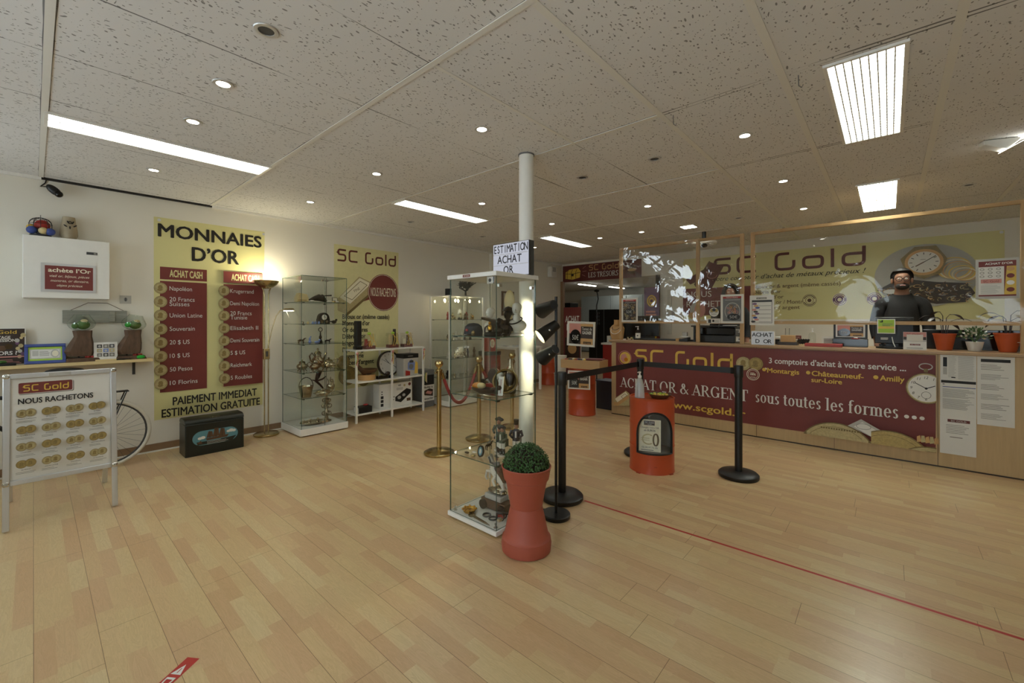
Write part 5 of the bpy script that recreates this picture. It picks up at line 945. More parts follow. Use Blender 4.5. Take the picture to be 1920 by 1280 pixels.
MB(RZ(vang)).box(R-.001, -.014, .068, R+.003, .014, .078, 'orange_dark').build('embossed_mark', t)
t = thing('flyer', 'cream flyer about changing gold into euros, standing in the orange drum\u2019s window', 'flyer', (-1.70, 3.93, .195)); s = MB(RZ(vang+pi/2-.22) @ TR(-.012, -.135, 0) @ RX(-.06) @ ON_Y @ SM(1.26, 1.12, 1)); s.box(-.078, 0, -.001, .078, .262, 0, 'cream')
s.rect(-.04, .215, .035, .25, 'dark_brown'); logo(s, -.032, .232, .028, .244, 'paper'); s.text('RACHAT', 0, .22, .007, 'paper', .03, 'C'); s.text('Changez votre OR', .0, .19, .014, 'brown', .13, 'C'); s.text('en EUROS', 0, .165, .016, 'dark_brown', .08, 'C', bold=.01); s.ring(-.01, .1, .045, .045, .01, .01, 'coin_pale', 50, 310); s.rect(-.06, .105, .0, .11, 'coin_pale'); s.rect(-.06, .09, .0, .095, 'coin_pale'); s.ring(.04, .1, .02, .052, .007, .008, 'coin_dark'); s.ring(.046, .1, .02, .052, .006, .008, 'bronze'); s.text('02.38.97.73.20', .0, .028, .013, 'ink', .11, 'C'); s.lines(-.06, .01, .06, .022, 1, 'greyink', .5); s.build('printed_sheet', t)
t = thing('sanitizer_bottle', 'clear plastic pump bottle standing on the orange drum inside the barrier', 'bottle', (-1.79, 3.86, .673))
glass('plastic_bottle', (.86, .87, .86, 1), base=.05, rough=.2, haze=.42)
MB(RZ(.4)).add([(x*a, y*b, z) for z, a, b in ((0, .045, .033), (.11, .04, .03), (.17, .026, .02), (.19, .0125, .0125)) for x, y in ((-1, -.6), (-.6, -1), (.6, -1), (1, -.6), (1, .6), (.6, 1), (-.6, 1), (-1, .6))], [(j*8+i, j*8+(i+1) % 8, j*8+8+(i+1) % 8, j*8+8+i) for j in range(3) for i in range(8)]+[tuple(range(7, -1, -1))], 'plastic_bottle').build('bottle_body', t)
m = MB(); m.lathe([(.018, .19), (.018, .21), (.008, .212), (.007, .235), (.013, .238), (.013, .247), (0, .247)], 'paper', 16); m.box(-.005, -.04, .239, .005, 0, .247, 'paper'); m.build('pump', t)
t = thing('sweet_bowl', 'small basket of wrapped green and yellow sweets on the orange drum', 'bowl', (-1.64, 3.97, .673)); MB().lathe([(.07, 0), (.1, .03), (.105, .04), (.1, .04), (.07, .008), (0, .008)], 'brown', 28).build('basket', t)
for i in range(14): a = i*2.4; r = .022*sqrt(i); MB().ell((r*cos(a), r*sin(a), .034), (.016, .012, .01), ('lime', 'gold_ink', 'gold_ink')[i % 3], 8, 6).build('sweet', t)
s = MB(TR(-1.62, 4.03, .7145) @ ON_Y); s.box(-.03, 0, -.002, .03, .05, 0, 'burgundy'); s.rect(-.02, .004, .02, .012, 'paper'); tag(s.build('small_sign'), 'tiny burgundy card standing behind the sweet bowl', 'card')
t2, p2 = drum('oil_drum', 'orange drum carrying a wooden tray and framed notice, left of the counter', (-3.47, 5.5, 0), .205, .70); MB().lathe(p2, 'orange', 48).build('drum_shell', t2)
t2, p2 = drum('oil_drum', 'orange drum far back beside the spotlight stand, near the left wall', (-5.62, 7.55, 0), .205, .72); MB().lathe(p2, 'orange', 40).build('drum_shell', t2)
t2, p2 = drum('oil_drum', 'red drum with a dark top seen through the tall glass cabinet', (-5.64, 5.72, 0), .205, .82); mat('drum_red', '7d2a1f', .4); MB().lathe(p2, 'drum_red', 40).build('drum_shell', t2); MB().lathe([(.212, .76), (.214, .822), (0, .822)], 'black', 40).build('lid_band', t2)
t = thing('cash_tin', 'red tin with yellow lettering standing on the dark-topped drum', 'tin', (-5.64, 5.70, .8235)); MB().box(-.09, -.09, 0, .09, .09, .3, 'red').build('tin_body', t, bevel=.006); s = MB(TR(.0905, 0, 0) @ ON_X); s.disc(0, .15, .06, 'cream', .08); s.lines(-.04, .1, .04, .2, 5, 'red'); s.build('label', t)
# notice + tray on the drum
t = thing('wooden_tray', 'shallow wooden crate of small toys on top of the orange drum left of the counter', 'crate', (-3.40, 5.45, .7005), .12); m = MB(); m.box(-.31, -.16, 0, .31, .16, .012, 'pine_h')
for a in ((-.31, -.16, .31, -.145), (-.31, .145, .31, .16), (-.31, -.145, -.295, .145), (.295, -.145, .31, .145), (.07, -.145, .085, .145)): m.box(a[0], a[1], .012, a[2], a[3], .125, 'pine_h')
m.build('crate', t, bevel=.002); MB().box(-.29, -.14, .0125, .065, .14, .095, 'darkgrey').build('packing', t)
for i in range(12): x = -.25+.027*i; tag(MB().ell((0, 0, .02), (.028, .024, .02), ('red', 'black', 'paper', 'darkgrey', 'gold_ink', 'purple')[i % 6], 8, 6).build('small_toy', loc=(-3.40+x, 5.4+.06*((i*7) % 3)+.12*x-.03, 7.961*.1)), 'small %s trinket, %s from the left in the wooden crate' % (('red', 'black', 'white', 'dark grey', 'yellow', 'purple')[i % 6], (NTH+['ninth', 'tenth', 'eleventh', 'twelfth'])[i]), 'trinket', 'trinkets in the wooden crate')
tag(MB().box(-.12, -.1, 0, .12, .1, .015, 'burgundy').build('leaflet_stack', loc=(-3.24, 5.5, .8265), rot=(0, 0, .3)), 'burgundy leaflets lying across the right end of the wooden crate', 'leaflets')
def notice(s, w, h):
    s.box(-w/2, 0, -.006, w/2, h, 0, 'paper'); s.rect(-w*.44, h*.07, w*.44, h*.93, 'dark_brown'); s.rect(-w*.44, h*.5, w*.0, h*.93, 'pinkish'); s.rect(-.02*w, h*.82, w*.44, h*.93, 'tan'); s.disc(-.2*w, h*.38, .2*w, 'gloss_black', .3*h); s.text('50\u20ac', -.2*w, h*.24, h*.2, 'lightgrey', w*.24, 'C'); s.text('Tentez de', .22*w, h*.66, h*.12, 'paper', w*.36, 'C'); s.text('GAGNER', .22*w, h*.5, h*.12, 'paper', w*.34, 'C', bold=.02); s.rect(-.0*w, h*.07, w*.44, h*.32, 'tan'); s.rect(.1*w, h*.1, .38*w, h*.19, 'dark_brown'); logo(s, .13*w, h*.115, .35*w, h*.165, 'tan')
t = thing('framed_notice', 'white framed notice TENTEZ DE GAGNER held above the wooden crate', 'notice', (-3.47, 5.46, .713)); s = MB(TR(0, 0, .31) @ RZ(.05) @ RY(.03) @ ON_Y); notice(s, .46, .36); s.build('notice_sheet', t); m = MB(TR(0, 0, .31) @ RZ(.05) @ RY(.03) @ ON_Y)
for a in ((-.235, -.005, .235, .015), (-.235, .345, .235, .365), (-.235, .015, -.215, .345), (.215, .015, .235, .345)): m.box(a[0], a[1], -.008, a[2], a[3], .01, 'paper')
m.build('frame', t); MB().tube([(0, .01, 0), (0, .01, .32)], .006, 'lightgrey', 8).build('stem', t)
t = thing('framed_notice', 'matching notice sheet stuck on the side of the orange drum below the crate', 'notice', (-3.47, 5.5, .40)); s = MB(RZ(.35) @ TR(0, -.212, 0) @ ON_Y); notice(s, .33, .27); s.build('notice_sheet', t)
# white pipe post near the lamp
t = thing('tub_stack', 'stack of white round tubs behind the spotlight stand and barrier post', 'tubs', (-3.98, 5.66, 0))
for i in range(3): MB().lathe([(.09, .28*i+.001), (.1, .28*i+.26), (.105, .28*i+.265), (.105, .28*i+.279), (0, .28*i+.279)], 'offwhite', 24).build('tub', t)
# ================================================================ FLOOR MARKS
tag(MB().add([(-1.79, 2.86, .0006), (.8, 2.915, .0006), (.8, 2.935, .0006), (-1.79, 2.88, .0006)], [(0, 1, 2, 3)], 'redtape').build('floor_tape'), 'thin red tape line stuck across the floor to the right', 'tape')
d = Vector((.082, -.118)).normalized(); M = Matrix(((d.x, -d.y, 0, -2.207), (d.y, d.x, 0, .431), (0, 0, 1, .0003), (0, 0, 0, 1))); s = MB(M); s.rect(0, 0, .6, .056, 'redtape'); s.poly([(.035, .028), (.085, .006), (.085, .05)], 'paper'); s.rect(.055, .026, .078, .03, 'redtape'); s.text('DISTANCE', .1, .01, .036, 'paper', .3, bold=.02); tag(s.build('floor_sticker'), 'red floor sticker strip with a white warning triangle at the bottom edge', 'sticker')
# ================================================================ COUNTER
t = thing('reception_counter', 'long light wood reception counter across the right of the shop', 'counter', (0, 5.8, 0)); ZT = 1.115
MB().box(-3.14, .003, 0, 2.4, .03, 1.083, 'counter_wood').build('front_panel', t)
m = MB(); m.box(-3.14, .031, 0, -3.11, .53, 1.083, 'counter_wood'); m.box(2.37, .031, 0, 2.4, .53, 1.083, 'counter_wood'); m.box(-3.11, .031, .5, 2.37, .52, .52, 'counter_wood'); m.build('carcass', t)
MB().box(-3.17, -.035, 1.0835, 2.42, .56, ZT, 'counter_top').build('worktop', t, bevel=.006)
m = MB()
for x in (-2.2, -1.2, -.45, .35, 1.2): m.box(x-.0015, .0, 0, x+.0015, .0032, 1.083, 'dark_brown')
m.box(-3.14, .0, .0, 2.4, .003, .012, 'dark_brown'); m.build('panel_joint', t)
# --- banner on the counter
YB = 5.796; s = MB(wally(YB)); s.box(-3.062, .148, -.002, .335, 1.075, 0, 'burgundy')
s.disc(-2.92, .855, .105, 'pinkish'); s.disc(-2.92, .855, .098, 'burgundy'); s.disc(-2.915, .855, .088, 'gold_ink'); s.poly([(-2.97, .9), (-2.91, .915), (-2.88, .86), (-2.9, .8), (-2.95, .79), (-2.99, .84)], 'pinkish'); s.disc(-2.9, .83, .03, 'amber')
logo(s, -2.755, .77, -1.465, .995, 'gold_ink')
for u, v, r, k in ((-1.34, .88, .085, 'coin_pale'), (-1.205, .885, .08, 'coin')): coin(s, u, v, r, k)
s.disc(-1.235, .755, .07, 'cream'); s.disc(-1.235, .755, .064, 'burgundy'); s.ring(-1.235, .755, .054, .054, .004, .004, 'cream'); s.text('100%', -1.235, .745, .022, 'cream', .06, 'C', bold=.03); s.lines(-1.265, .772, -1.205, .785, 1, 'cream'); s.lines(-1.265, .72, -1.205, .735, 1, 'cream')
s.disc(-1.1, .835, .012, 'cream')
serif(s, 'ACHAT OR & ARGENT', -2.98, .425, .14, 1.70, 'paper'); serif(s, 'sous toutes les formes', -1.205, .432, .135, 1.275, 'paper')
for i in range(3): s.disc(.127+i*.055, .462, .018, 'paper')
s.poly([(-3.061, .24), (-2.865, .385), (-2.81, .35), (-2.81, .17), (-3.061, .15)], 'coin_pale'); s.poly([(-3.04, .245), (-2.87, .37), (-2.835, .33), (-3.0, .2)], 'cream'); s.ribbon([(-2.94, .29), (-2.88, .34), (-2.85, .315), (-2.91, .265)], .006, 'coin_dark', True); s.poly([(-3.061, .2), (-3.0, .2), (-2.82, .33), (-2.82, .28), (-2.99, .15), (-3.061, .15)], 'tan')
s.text('www.scgold.fr', -2.30, .235, .085, 'gold_ink', 1.0, bold=.01)
s.text('3 comptoirs d\u2019achat \u00e0 votre service ...', -1.056, .91, .062, 'paper', 1.18, bold=.012)
for u, v, n, w in ((-1.118, .80, 'Montargis', .33), (-.689, .80, 'Ch\u00e2teauneuf-', .46), (-.118, .80, 'Amilly', .2)): s.disc(u+.014, v+.03, .02, 'gold_ink'); s.text(n, u+.045, v, .052, 'gold_ink', w-.015, bold=.018)
s.text('sur-Loire', -.647, .73, .05, 'gold_ink', .27, bold=.018)
# pocket watch
s.ring(.262, .965, .05, .034, .009, .009, 'lightgrey'); s.rect(.248, .91, .277, .945, 'coin_dark'); s.disc(.265, .755, .146, 'coin_dark', .148, 44, 0, (-9, 0, .334, 2)); s.disc(.265, .755, .138, 'coin_pale', .14, 44, 0, (-9, 0, .334, 2)); s.disc(.265, .755, .128, 'paper', .13, 44, 0, (-9, 0, .334, 2))
for i in (0, 1, 6, 7, 8, 9, 10, 11):
    a = pi/6*i; u = .265+.104*sin(a)
    if u < .32: s.text(str(i or 12), u, .755+.104*cos(a)-.012, .024, 'ink', None, 'C', shear=.2)
s.ring(.265, .69, .034, .034, .003, .003, 'ink'); s.ribbon([(.265, .755), (.185, .805)], .006, 'ink'); s.ribbon([(.265, .755), (.328, .785)], .007, 'ink'); s.disc(.265, .755, .01, 'ink')
# coins at the lower right edge
def seg(cu, cv, R, u0, u1, k, kd):
    a = [u0+(u1-u0)*i/24 for i in range(25)]
    for rr_, kk in ((R, kd), (R-.012, k), (R-.045, kd), (R-.049, k)):
        P = [(u, min(cv+sqrt(max(0, rr_*rr_-(u-cu)**2)), 1)) for u in a]; P = [(u, v) for u, v in P if v > .15]
        if len(P) > 2: s.poly([(P[-1][0], .1495), (P[0][0], .1495)][::-1]+P[::-1], kk)
s.poly([(-.33, .30), (-.22, .385), (-.04, .28), (-.1, .2)], 'lightgrey'); s.poly([(-.28, .3), (-.21, .355), (-.08, .275), (-.14, .22)], 'paper'); s.ring(-.2, .31, .06, .03, .004, .004, 'grey')
seg(-.43, -.03, .345, -.74, -.11, 'coin_pale', 'coin_dark'); seg(-.0, -.03, .335, -.14, .3, 'coin', 'coin_dark'); seg(.3, -.1, .30, .1, .334, 'coin_pale', 'coin_dark')
for i in range(5): s.poly([(.2+.03*i, .23), (.2+.03*i, .285+.012*(i % 2)), (.222+.03*i, .3), (.232+.03*i, .24)], 'coin_pale' if i % 2 else 'tan')
for i in range(16): s.rect(-.56+.022*i, .24+.0*i, -.546+.022*i, .258, 'coin_dark')
tag(s.build('banner'), 'long burgundy SC Gold banner fixed along the front of the counter', 'banner')
# --- papers
def paper(name, label, u0, v0, u1, v1, draw):
    s = MB(wally(5.7985)); s.box(u0, v0, -.0008, u1, v1, 0, 'paper'); draw(s); return tag(s.build('notice_sheet'), label, 'notice')
def d1(s): s.rect(.385, .97, .412, 1.06, 'ink'); s.rect(.385, .895, .412, .965, 'lightgrey'); s.lines(.42, .87, .475, 1.075, 26, 'lightgrey'); s.lines(.485, .855, .59, 1.075, 34, 'lightgrey', .4, .1); s.rect(.44, .865, .468, .875, 'ink')
paper('a', 'white printed notice at upper left of those taped on the counter\u2019s right end', .366, .845, .603, 1.085, d1)
def d2(s): s.rect(.372, .815, .6, .84, 'ink'); s.rect(.382, .80, .395, .806, 'ink'); s.rect(.382, .775, .598, .781, 'blue'); s.lines(.382, .68, .592, .765, 9, 'greyink', .3); s.lines(.382, .57, .592, .67, 11, 'greyink', .3)
paper('b', 'white printed notice with a blue rule, middle of the left column on the counter', .365, .5, .603, .8445, d2)
def d3(s): s.rect(.415, .445, .562, .472, 'darkred'); s.text('SC GOLD', .488, .452, .012, 'paper', .1, 'C'); s.lines(.405, .34, .572, .43, 6, 'greyink', .25); s.lines(.43, .3, .54, .32, 1, 'greyink')
paper('c', 'white notice with a dark red heading bar, lowest of those on the counter', .364, .14, .602, .4995, d3)
def d4(s): s.rect(.63, 1.03, .81, 1.058, 'ink'); [s.lines(.63, .96-.09*i, .805, 1.015-.09*i, 4+(i % 2), 'greyink', .28, .5) for i in range(6)]
paper('d', 'tall white printed notice with a black heading, rightmost on the counter', .607, .452, .835, 1.085, d4)
# ================================================================ FILM FRAMES
def frame(name, label, x0, x1, posts, film, z0, y=5.875):
    t = thing(name, label, 'screen', (0, y, 0)); q = .021
    for x in posts: MB().box(x-q, -q*.9, ZT+.0005, x+q, q*.9, 2.455, 'pine').build('post', t)
    m = MB(); m.box(x0-q, -q*.85, 2.4555, x1+q, q*.85, 2.49, 'pine_h'); m.build('top_rail', t)
    P = sorted(posts)
    for a, b in zip(P[:-1], P[1:]): MB().box(a+q+.0005, -q*.8, 1.365, b-q-.0005, q*.8, 1.402, 'pine_h').build('bottom_rail', t)
    nx, nz = (200, 80) if x0 < -2 else (60, 24); V = []; F = []; rnd = random.Random(int(x0*100))
    for k in (0, 1):
        for j in range(nz+1):
            for i in range(nx+1):
                u = i/nx; v = j/nz; V.append((x0+(x1-x0)*u, -.031+k*.0006-film(u, v)*(1 if x0 < -2 else .01), z0+(2.485-z0)*v))
    o = (nx+1)*(nz+1)
    for k in (0, 1): F += [(k*o+j*(nx+1)+i, k*o+j*(nx+1)+i+1, k*o+(j+1)*(nx+1)+i+1, k*o+(j+1)*(nx+1)+i) for j in range(nz) for i in range(nx)]
    MB().add(V, F, 'crumpled_film' if x0 < -2 else 'clear_film').build('film', t)
    for x in (x0+.35*(x1-x0), x0+.7*(x1-x0), x0+.15*(x1-x0)): MB().box(x-.012, -.03, 2.4905, x+.012, .02, 2.5, 'chrome').build('clip', t)
    return t
def filmA(u, v):                                 # metres of bulge towards the shop: soft ripples, and tight folds from the pinned corner, shaped to mirror a front window's light
    x = -3.02+1.645*u; z = 1.385+1.1*v; r = .006*sin(6.5*(u*.9+v*1.4)+.4)+.003*sin(13*(v+u*.55))+.0012*sin(25*(u*.4+v)+1)
    d = z-(2.43-.36*(x+3.0)); w = max(0, 1-(d/(.125+.06*u))**4)*max(0, min(1, (1.02-u*1.1)*3))
    q = .5*.152*(x+2.13)**2+.5*.19*(z-1.73)**2+.004*sin(9*x+5*z); f = (q/.018) % 1
    return .012+r*(1-.8*w)+w*.018*(f/.93 if f < .93 else (1-f)/.07)
def filmB(u, v): return .4+.4*sin(3*u+1.2*v)*sin(3*v+1)
frame('film_screen', 'left wooden frame of wrinkled clear film standing on the counter', -3.02, -1.375, (-3.02, -1.905, -1.375), filmA, 1.385)
frame('film_screen', 'right wooden frame of wide clear film standing on the counter', -1.255, .9, (-1.255, .9), filmB, 1.385)
MB().box(.86, -.045, ZT+.0005, .875, .0, 2.455, 'pine').build('post', [o for o in COL.objects if o.get('label', '').startswith('right wooden frame')][0]) if 0 else None
def flat(name, label, cat, u0, v0, u1, v1, draw, y=5.822, k='paper', th=.003, group=None):
    s = MB(wally(y)); s.box(u0, v0, -th, u1, v1, 0, k); draw(s, u0, v0, u1-u0, v1-v0); return tag(s.build(name), label, cat, group)
def p50(s, u, v, w, h, bg_='dark_brown'):
    s.rect(u+.1*w, v+.07*h, u+.9*w, v+.93*h, bg_); s.rect(u+.1*w, v+.86*h, u+.9*w, v+.93*h, 'red'); s.text('NOUVEAU', u+.5*w, v+.872*h, .045*h, 'paper', .5*w, 'C'); s.lines(u+.2*w, v+.8*h, u+.85*w, v+.83*h, 1, 'lightgrey', .6, 0)
    rnd = random.Random(2)
    if bg_ == 'dark_brown':
        for i in range(34): s.ring(u+w*rnd.uniform(.16, .84), v+h*rnd.uniform(.12, .74), w*.07*rnd.uniform(.6, 1.3), h*.05*rnd.uniform(.6, 1.3), .004, .004, rnd.choice(['tan', 'lightgrey', 'coin_pale']), 0, 360, 10)
        s.disc(u+.5*w, v+.42*h, .26*w, 'black', .13*h); s.text('50\u20ac', u+.5*w, v+.36*h, .12*h, 'lightgrey', .36*w, 'C')
    else:
        s.disc(u+.52*w, v+.42*h, .34*w, 'lightgrey', .3*h); s.disc(u+.52*w, v+.42*h, .31*w, 'grey', .27*h)
        for i in range(26): s.ring(u+w*rnd.uniform(.3, .74), v+h*rnd.uniform(.36, .62), w*.06*rnd.uniform(.6, 1.3), h*.045*rnd.uniform(.6, 1.2), .005, .005, rnd.choice(['pinkish', 'tan', 'lightgrey', 'brown']), 0, 360, 10)
        s.disc(u+.58*w, v+.22*h, .28*w, 'black', .11*h); s.text('50\u20ac', u+.58*w, v+.17*h, .1*h, 'lightgrey', .34*w, 'C')
flat('framed_notice', 'narrow white framed NOUVEAU notice at the left end of the film screens', 'notice', -2.985, 1.385, -2.73, 1.735, p50)
flat('framed_notice', 'larger white framed NOUVEAU notice with grey ground, on the middle posts', 'notice', -1.61, 1.372, -1.345, 1.735, lambda s, u, v, w, h: p50(s, u, v, w, h, 'grey'))
def plist(s, u, v, w, h):
    s.rect(u+.09*w, v+.07*h, u+.92*w, v+.84*h, 'darkgrey'); s.rect(u+.11*w, v+.08*h, u+.9*w, v+.77*h, 'paper'); s.rect(u+.28*w, v+.87*h, u+.7*w, v+.93*h, 'greyink'); s.text('SC GOLD', u+.49*w, v+.88*h, .035*h, 'paper', .34*w, 'C')
    for i in range(10): s.disc(u+w*(.15+.2*((i*7 % 10)/10)), v+h*(.12+.066*i), .1*w, ('darkgrey', 'pinkish', 'blue', 'tan', 'purple')[i % 5], .035*h, 8)
    for i in range(5): s.rect(u+.38*w, v+h*(.1+.135*i), u+.88*w, v+h*(.11+.135*i), 'ink')
flat('price_list', 'white price list sheet right of the larger NOUVEAU notice', 'notice', -1.278, 1.352, -1.02, 1.712, plist)
def ach(s, u, v, w, h):
    s.rect(u+.07*w, v+.06*h, u+.93*w, v+.94*h, 'burgundy'); s.rect(u+.07*w, v+.1*h, u+.66*w, v+.8*h, 'paper'); s.poly([(u+.66*w, v+.1*h), (u+.93*w, v+.1*h), (u+.93*w, v+.8*h), (u+.72*w, v+.8*h)], 'gold_ink'); s.text('ACHAT D\u2019OR', u+.54*w, v+.85*h, .05*h, 'paper', .64*w, 'C', bold=.03)
    for i in range(9): s.ring(u+w*(.15+.19*(i % 3)), v+h*(.56+.09*(i//3)), .055*w, .03*h, .004, .004, 'greyink', 0, 360, 12)
    s.rect(u+.12*w, v+.39*h, u+.6*w, v+.49*h, 'pinkish'); s.text('SC Gold', u+.36*w, v+.41*h, .05*h, 'burgundy', .36*w, 'C'); s.lines(u+.12*w, v+.13*h, u+.6*w, v+.35*h, 7, 'lightgrey')
    for i, k in enumerate(('burgundy', 'paper', 'burgundy', 'tan')): s.disc(u+.8*w, v+h*(.22+.17*i), .09*w, k, .055*h, 16)
flat('price_list', 'white and gold ACHAT D\u2019OR sheet at the right end of the film', 'notice', .6, 1.61, .865, 1.975, ach, k='lightgrey')
s = MB(wally(5.8225)); s.disc(-1.69, 1.515, .064, 'cloth_dark'); s.disc(-1.69, 1.515, .058, 'paper'); s.disc(-1.715, 1.535, .022, 'coin'); s.disc(-1.662, 1.535, .022, 'coin'); s.disc(-1.69, 1.543, .022, 'darkgrey'); s.text('Numismatique', -1.69, 1.505, .014, 'ink', .1, 'C', shear=.2); s.text('M\u00e9daillier', -1.69, 1.483, .014, 'ink', .07, 'C', shear=.2); tag(s.build('sticker'), 'round white numismatics sticker with three coins on the left film', 'sticker')
flat('flyer', 'small white flyer below the round sticker on the left film', 'flyer', -1.78, 1.372, -1.615, 1.432, lambda s, u, v, w, h: (s.rect(u+.02, v+.005, u+.055, v+.05, 'darkgrey'), s.rect(u+.07, v+.015, u+.095, v+.045, 'ink'), s.lines(u+.1, v+.01, u+.16, v+.05, 4)))
# ================================================================ THINGS ON THE COUNTER
t = thing('letter_sign', 'small white lightbox reading ACHAT D OR on the counter', 'sign', (-1.135, 5.815, ZT+.0005)); MB().box(-.122, -.022, 0, .122, .022, .165, 'paper').build('housing', t, bevel=.003)
s = MB(TR(0, -.0225, 0) @ ON_Y); s.rect(-.118, .003, .118, .162, 'box_dim'); s.rect(-.118, .0805, .118, .082, 'lightgrey')
for st, v, x0 in (('ACHAT', .1, -.09), ('D OR', .022, -.052)): [s.text(c, x0+i*.043, v, .045, 'ink', None, 'C', bold=.01) for i, c in enumerate(st) if c != ' ']
s.build('letter_panel', t)
def pump_bottle(label, x, y, H, k='bowl_glass', lab=True):
    t = thing('sanitizer_bottle', label, 'bottle', (x, y, ZT+.0005), 0, 'pump bottles on the counter'); MB().lathe([(.034, 0), (.036, .004), (.036, .6*H), (.03, .68*H), (.012, .73*H), (.012, .76*H)], k, 20).build('bottle_body', t)
    m = MB(); m.lathe([(.013, .76*H), (.013, .82*H), (.005, .825*H), (.005, .93*H), (.012, .94*H), (.012, H), (0, H)], 'paper', 14); m.box(-.04, -.005, .945*H, 0, .005, .99*H, 'paper'); m.build('pump', t)
    if lab: m = MB(); m.lathe([(.0366, .15*H), (.0366, .5*H)], 'paper', 20, cap=False); m.ell((.01, -.036, .32*H), (.014, .003, .012), 'grey', 8, 6); m.build('label', t)
pump_bottle('clear pump bottle at the left of the counter, in front of the dark screen', -2.80, 5.98, .205); pump_bottle('clear pump bottle between the black printer and the ACHAT D OR lightbox', -1.42, 5.93, .18); pump_bottle('clear pump bottle behind the red tray at the back of the counter', -.70, 6.27, .2, lab=False)
t = thing('necklace_bust', 'carved wooden necklace bust on the left end of the counter', 'display bust', (-3.10, 5.90, ZT+.0005), .0)
m = MB(); m.lathe([(.05, .22), (.045, .27), (.048, .30), (.0, .30)], 'tan', 20, (0, -.0, 0)); m.add([(x*a, y0-.0+.012*(1-abs(x)), z) for z, a, y0 in ((0, .075, -.03), (.1, .09, -.05), (.17, .1, -.04), (.21, .075, -.02), (.235, .045, -.01)) for x in (-1, -.5, 0, .5, 1)]+[(x*a, .05, z) for z, a in ((0, .075), (.1, .09), (.17, .1), (.21, .075), (.235, .045)) for x in (-1, -.5, 0, .5, 1)],
    [(j*5+i, j*5+i+1, j*5+6+i, j*5+5+i) for j in range(4) for i in range(4)]+[(25+j*5+i+1, 25+j*5+i, 25+j*5+5+i, 25+j*5+6+i) for j in range(4) for i in range(4)]+[(j*5, j*5+5, 25+j*5+5, 25+j*5) for j in range(4)]+[(j*5+9, j*5+4, 25+j*5+4, 25+j*5+9) for j in range(4)]+[(20, 21, 22, 23, 24, 49, 48, 47, 46, 45), (4, 3, 2, 1, 0, 25, 26, 27, 28, 29)], 'tan'); m.build('bust', t)
tag(MB().torus((0, 0, 0), .062, .004, 'dark_brown', 26, 6, RX(.75)).build('bead_necklace', loc=(-3.10, 5.872, ZT+.19)), 'dark bead necklace hung on the carved wooden bust', 'necklace'); tag(MB().torus((0, 0, 0), .078, .004, 'paper', 30, 6, RX(.95)).build('bead_necklace', loc=(-3.10, 5.857, ZT+.15)), 'white bead necklace hung below the dark one on the wooden bust', 'necklace')
m = MB()
for i in range(9): m.ell((random.uniform(-.05, .05), random.uniform(-.03, .03), .015+.012*(i % 3)), .014, ('brown', 'bone', 'dark_bronze')[i % 3], 8, 6)
tag(m.build('bead_heap', loc=(-2.92, 5.93, ZT+.0005)), 'small heap of brown beads between the wooden bust and the clear bottle', 'beads')
t = thing('computer_monitor', 'black monitor behind the film at the left of the counter', 'monitor', (-2.87, 6.28, ZT+.0005)); MB().box(-.27, -.02, .05, .27, .02, .36, 'screen_dark').build('screen', t, bevel=.006); MB().box(-.03, .02, .02, .03, .04, .2, 'black').build('stand', t); MB().box(-.12, -.06, 0, .12, .1, .015, 'black').build('foot', t, bevel=.003)
tag(MB().box(-.5, -.08, 0, .5, .08, .022, 'black').build('desk_mat', loc=(-2.4, 6.12, ZT+.0005), bevel=.003), 'long flat black tray lying on the counter behind the left film', 'tray')
t = thing('receipt_printer', 'black boxy printer with a dark roof on the counter under the NOUVEAU notice', 'printer', (-1.73, 6.1, ZT+.0005)); MB().box(-.23, -.14, 0, .25, .14, .10, 'black').build('base', t, bevel=.01); MB().box(-.2, -.1, .1005, .24, .13, .2, 'gloss_black').build('body', t, bevel=.01); MB().box(-.3, -.13, .205, .27, .13, .222, 'black').build('lid', t, bevel=.004); m = MB(); m.lathe([(.0, 0), (.05, 0), (.05, .06), (0, .06)], 'black', 18); m.build('paper_roll', t, loc=(-.23, -.05, .115)); MB().box(.1, -.12, .223, .24, .02, .23, 'paper').build('paper_sheet', t)
for x in (-.27, .24): MB().box(x-.01, -.09, .0, x+.01, .09, .204, 'darkgrey').build('side_support', t)
t = thing('card_terminal', 'small black and white card terminal left of the black printer', 'terminal', (-2.12, 5.98, ZT+.0005)); MB().prism([(-.06, 0), (.06, 0), (.06, .06), (-.06, .03)], -.05, .07, 'black', 'y').build('base', t, bevel=.005); MB().box(-.055, -.03, .062, .065, .06, .075, 'paper').build('paper_pad', t); MB().box(-.03, .0, .0755, .03, .05, .13, 'lightgrey').build('card_holder', t); MB().box(-.11, -.03, 0, -.062, .03, .04, 'tan').build('side_box', t)
t = thing('small_figure', 'tiny black and white penguin figure clipped on the film rail above the printer', 'figurine', (-1.715, 5.84, 1.4025)); MB().ell((0, 0, .018), (.01, .008, .018), 'black', 10, 8).build('body', t); MB().ell((0, -.004, .016), (.006, .006, .012), 'paper', 8, 6).build('belly', t)
t = thing('card_box', 'brown cardboard box behind the lightbox on the counter', 'box', (-.91, 6.02, ZT+.0005)); MB().box(-.07, -.05, .035, .07, .05, .115, 'tan').build('carton', t, bevel=.002); MB().box(-.1, -.06, 0, .1, .06, .034, 'dark_brown').build('base_tray', t)
for x in (-.03, .01): MB().cyl(x, .02, .1155, .2, .003, 'steel', 8).build('pen', t)
t = thing('desk_stapler', 'black and white desk gadget between the lightbox and the brown box', 'gadget', (-1.06, 6.12, ZT+.0005)); MB().box(-.05, -.04, 0, .05, .04, .06, 'black').build('body', t, bevel=.006); MB().box(-.055, -.045, .0605, .055, .045, .09, 'paper').build('top', t, bevel=.004)
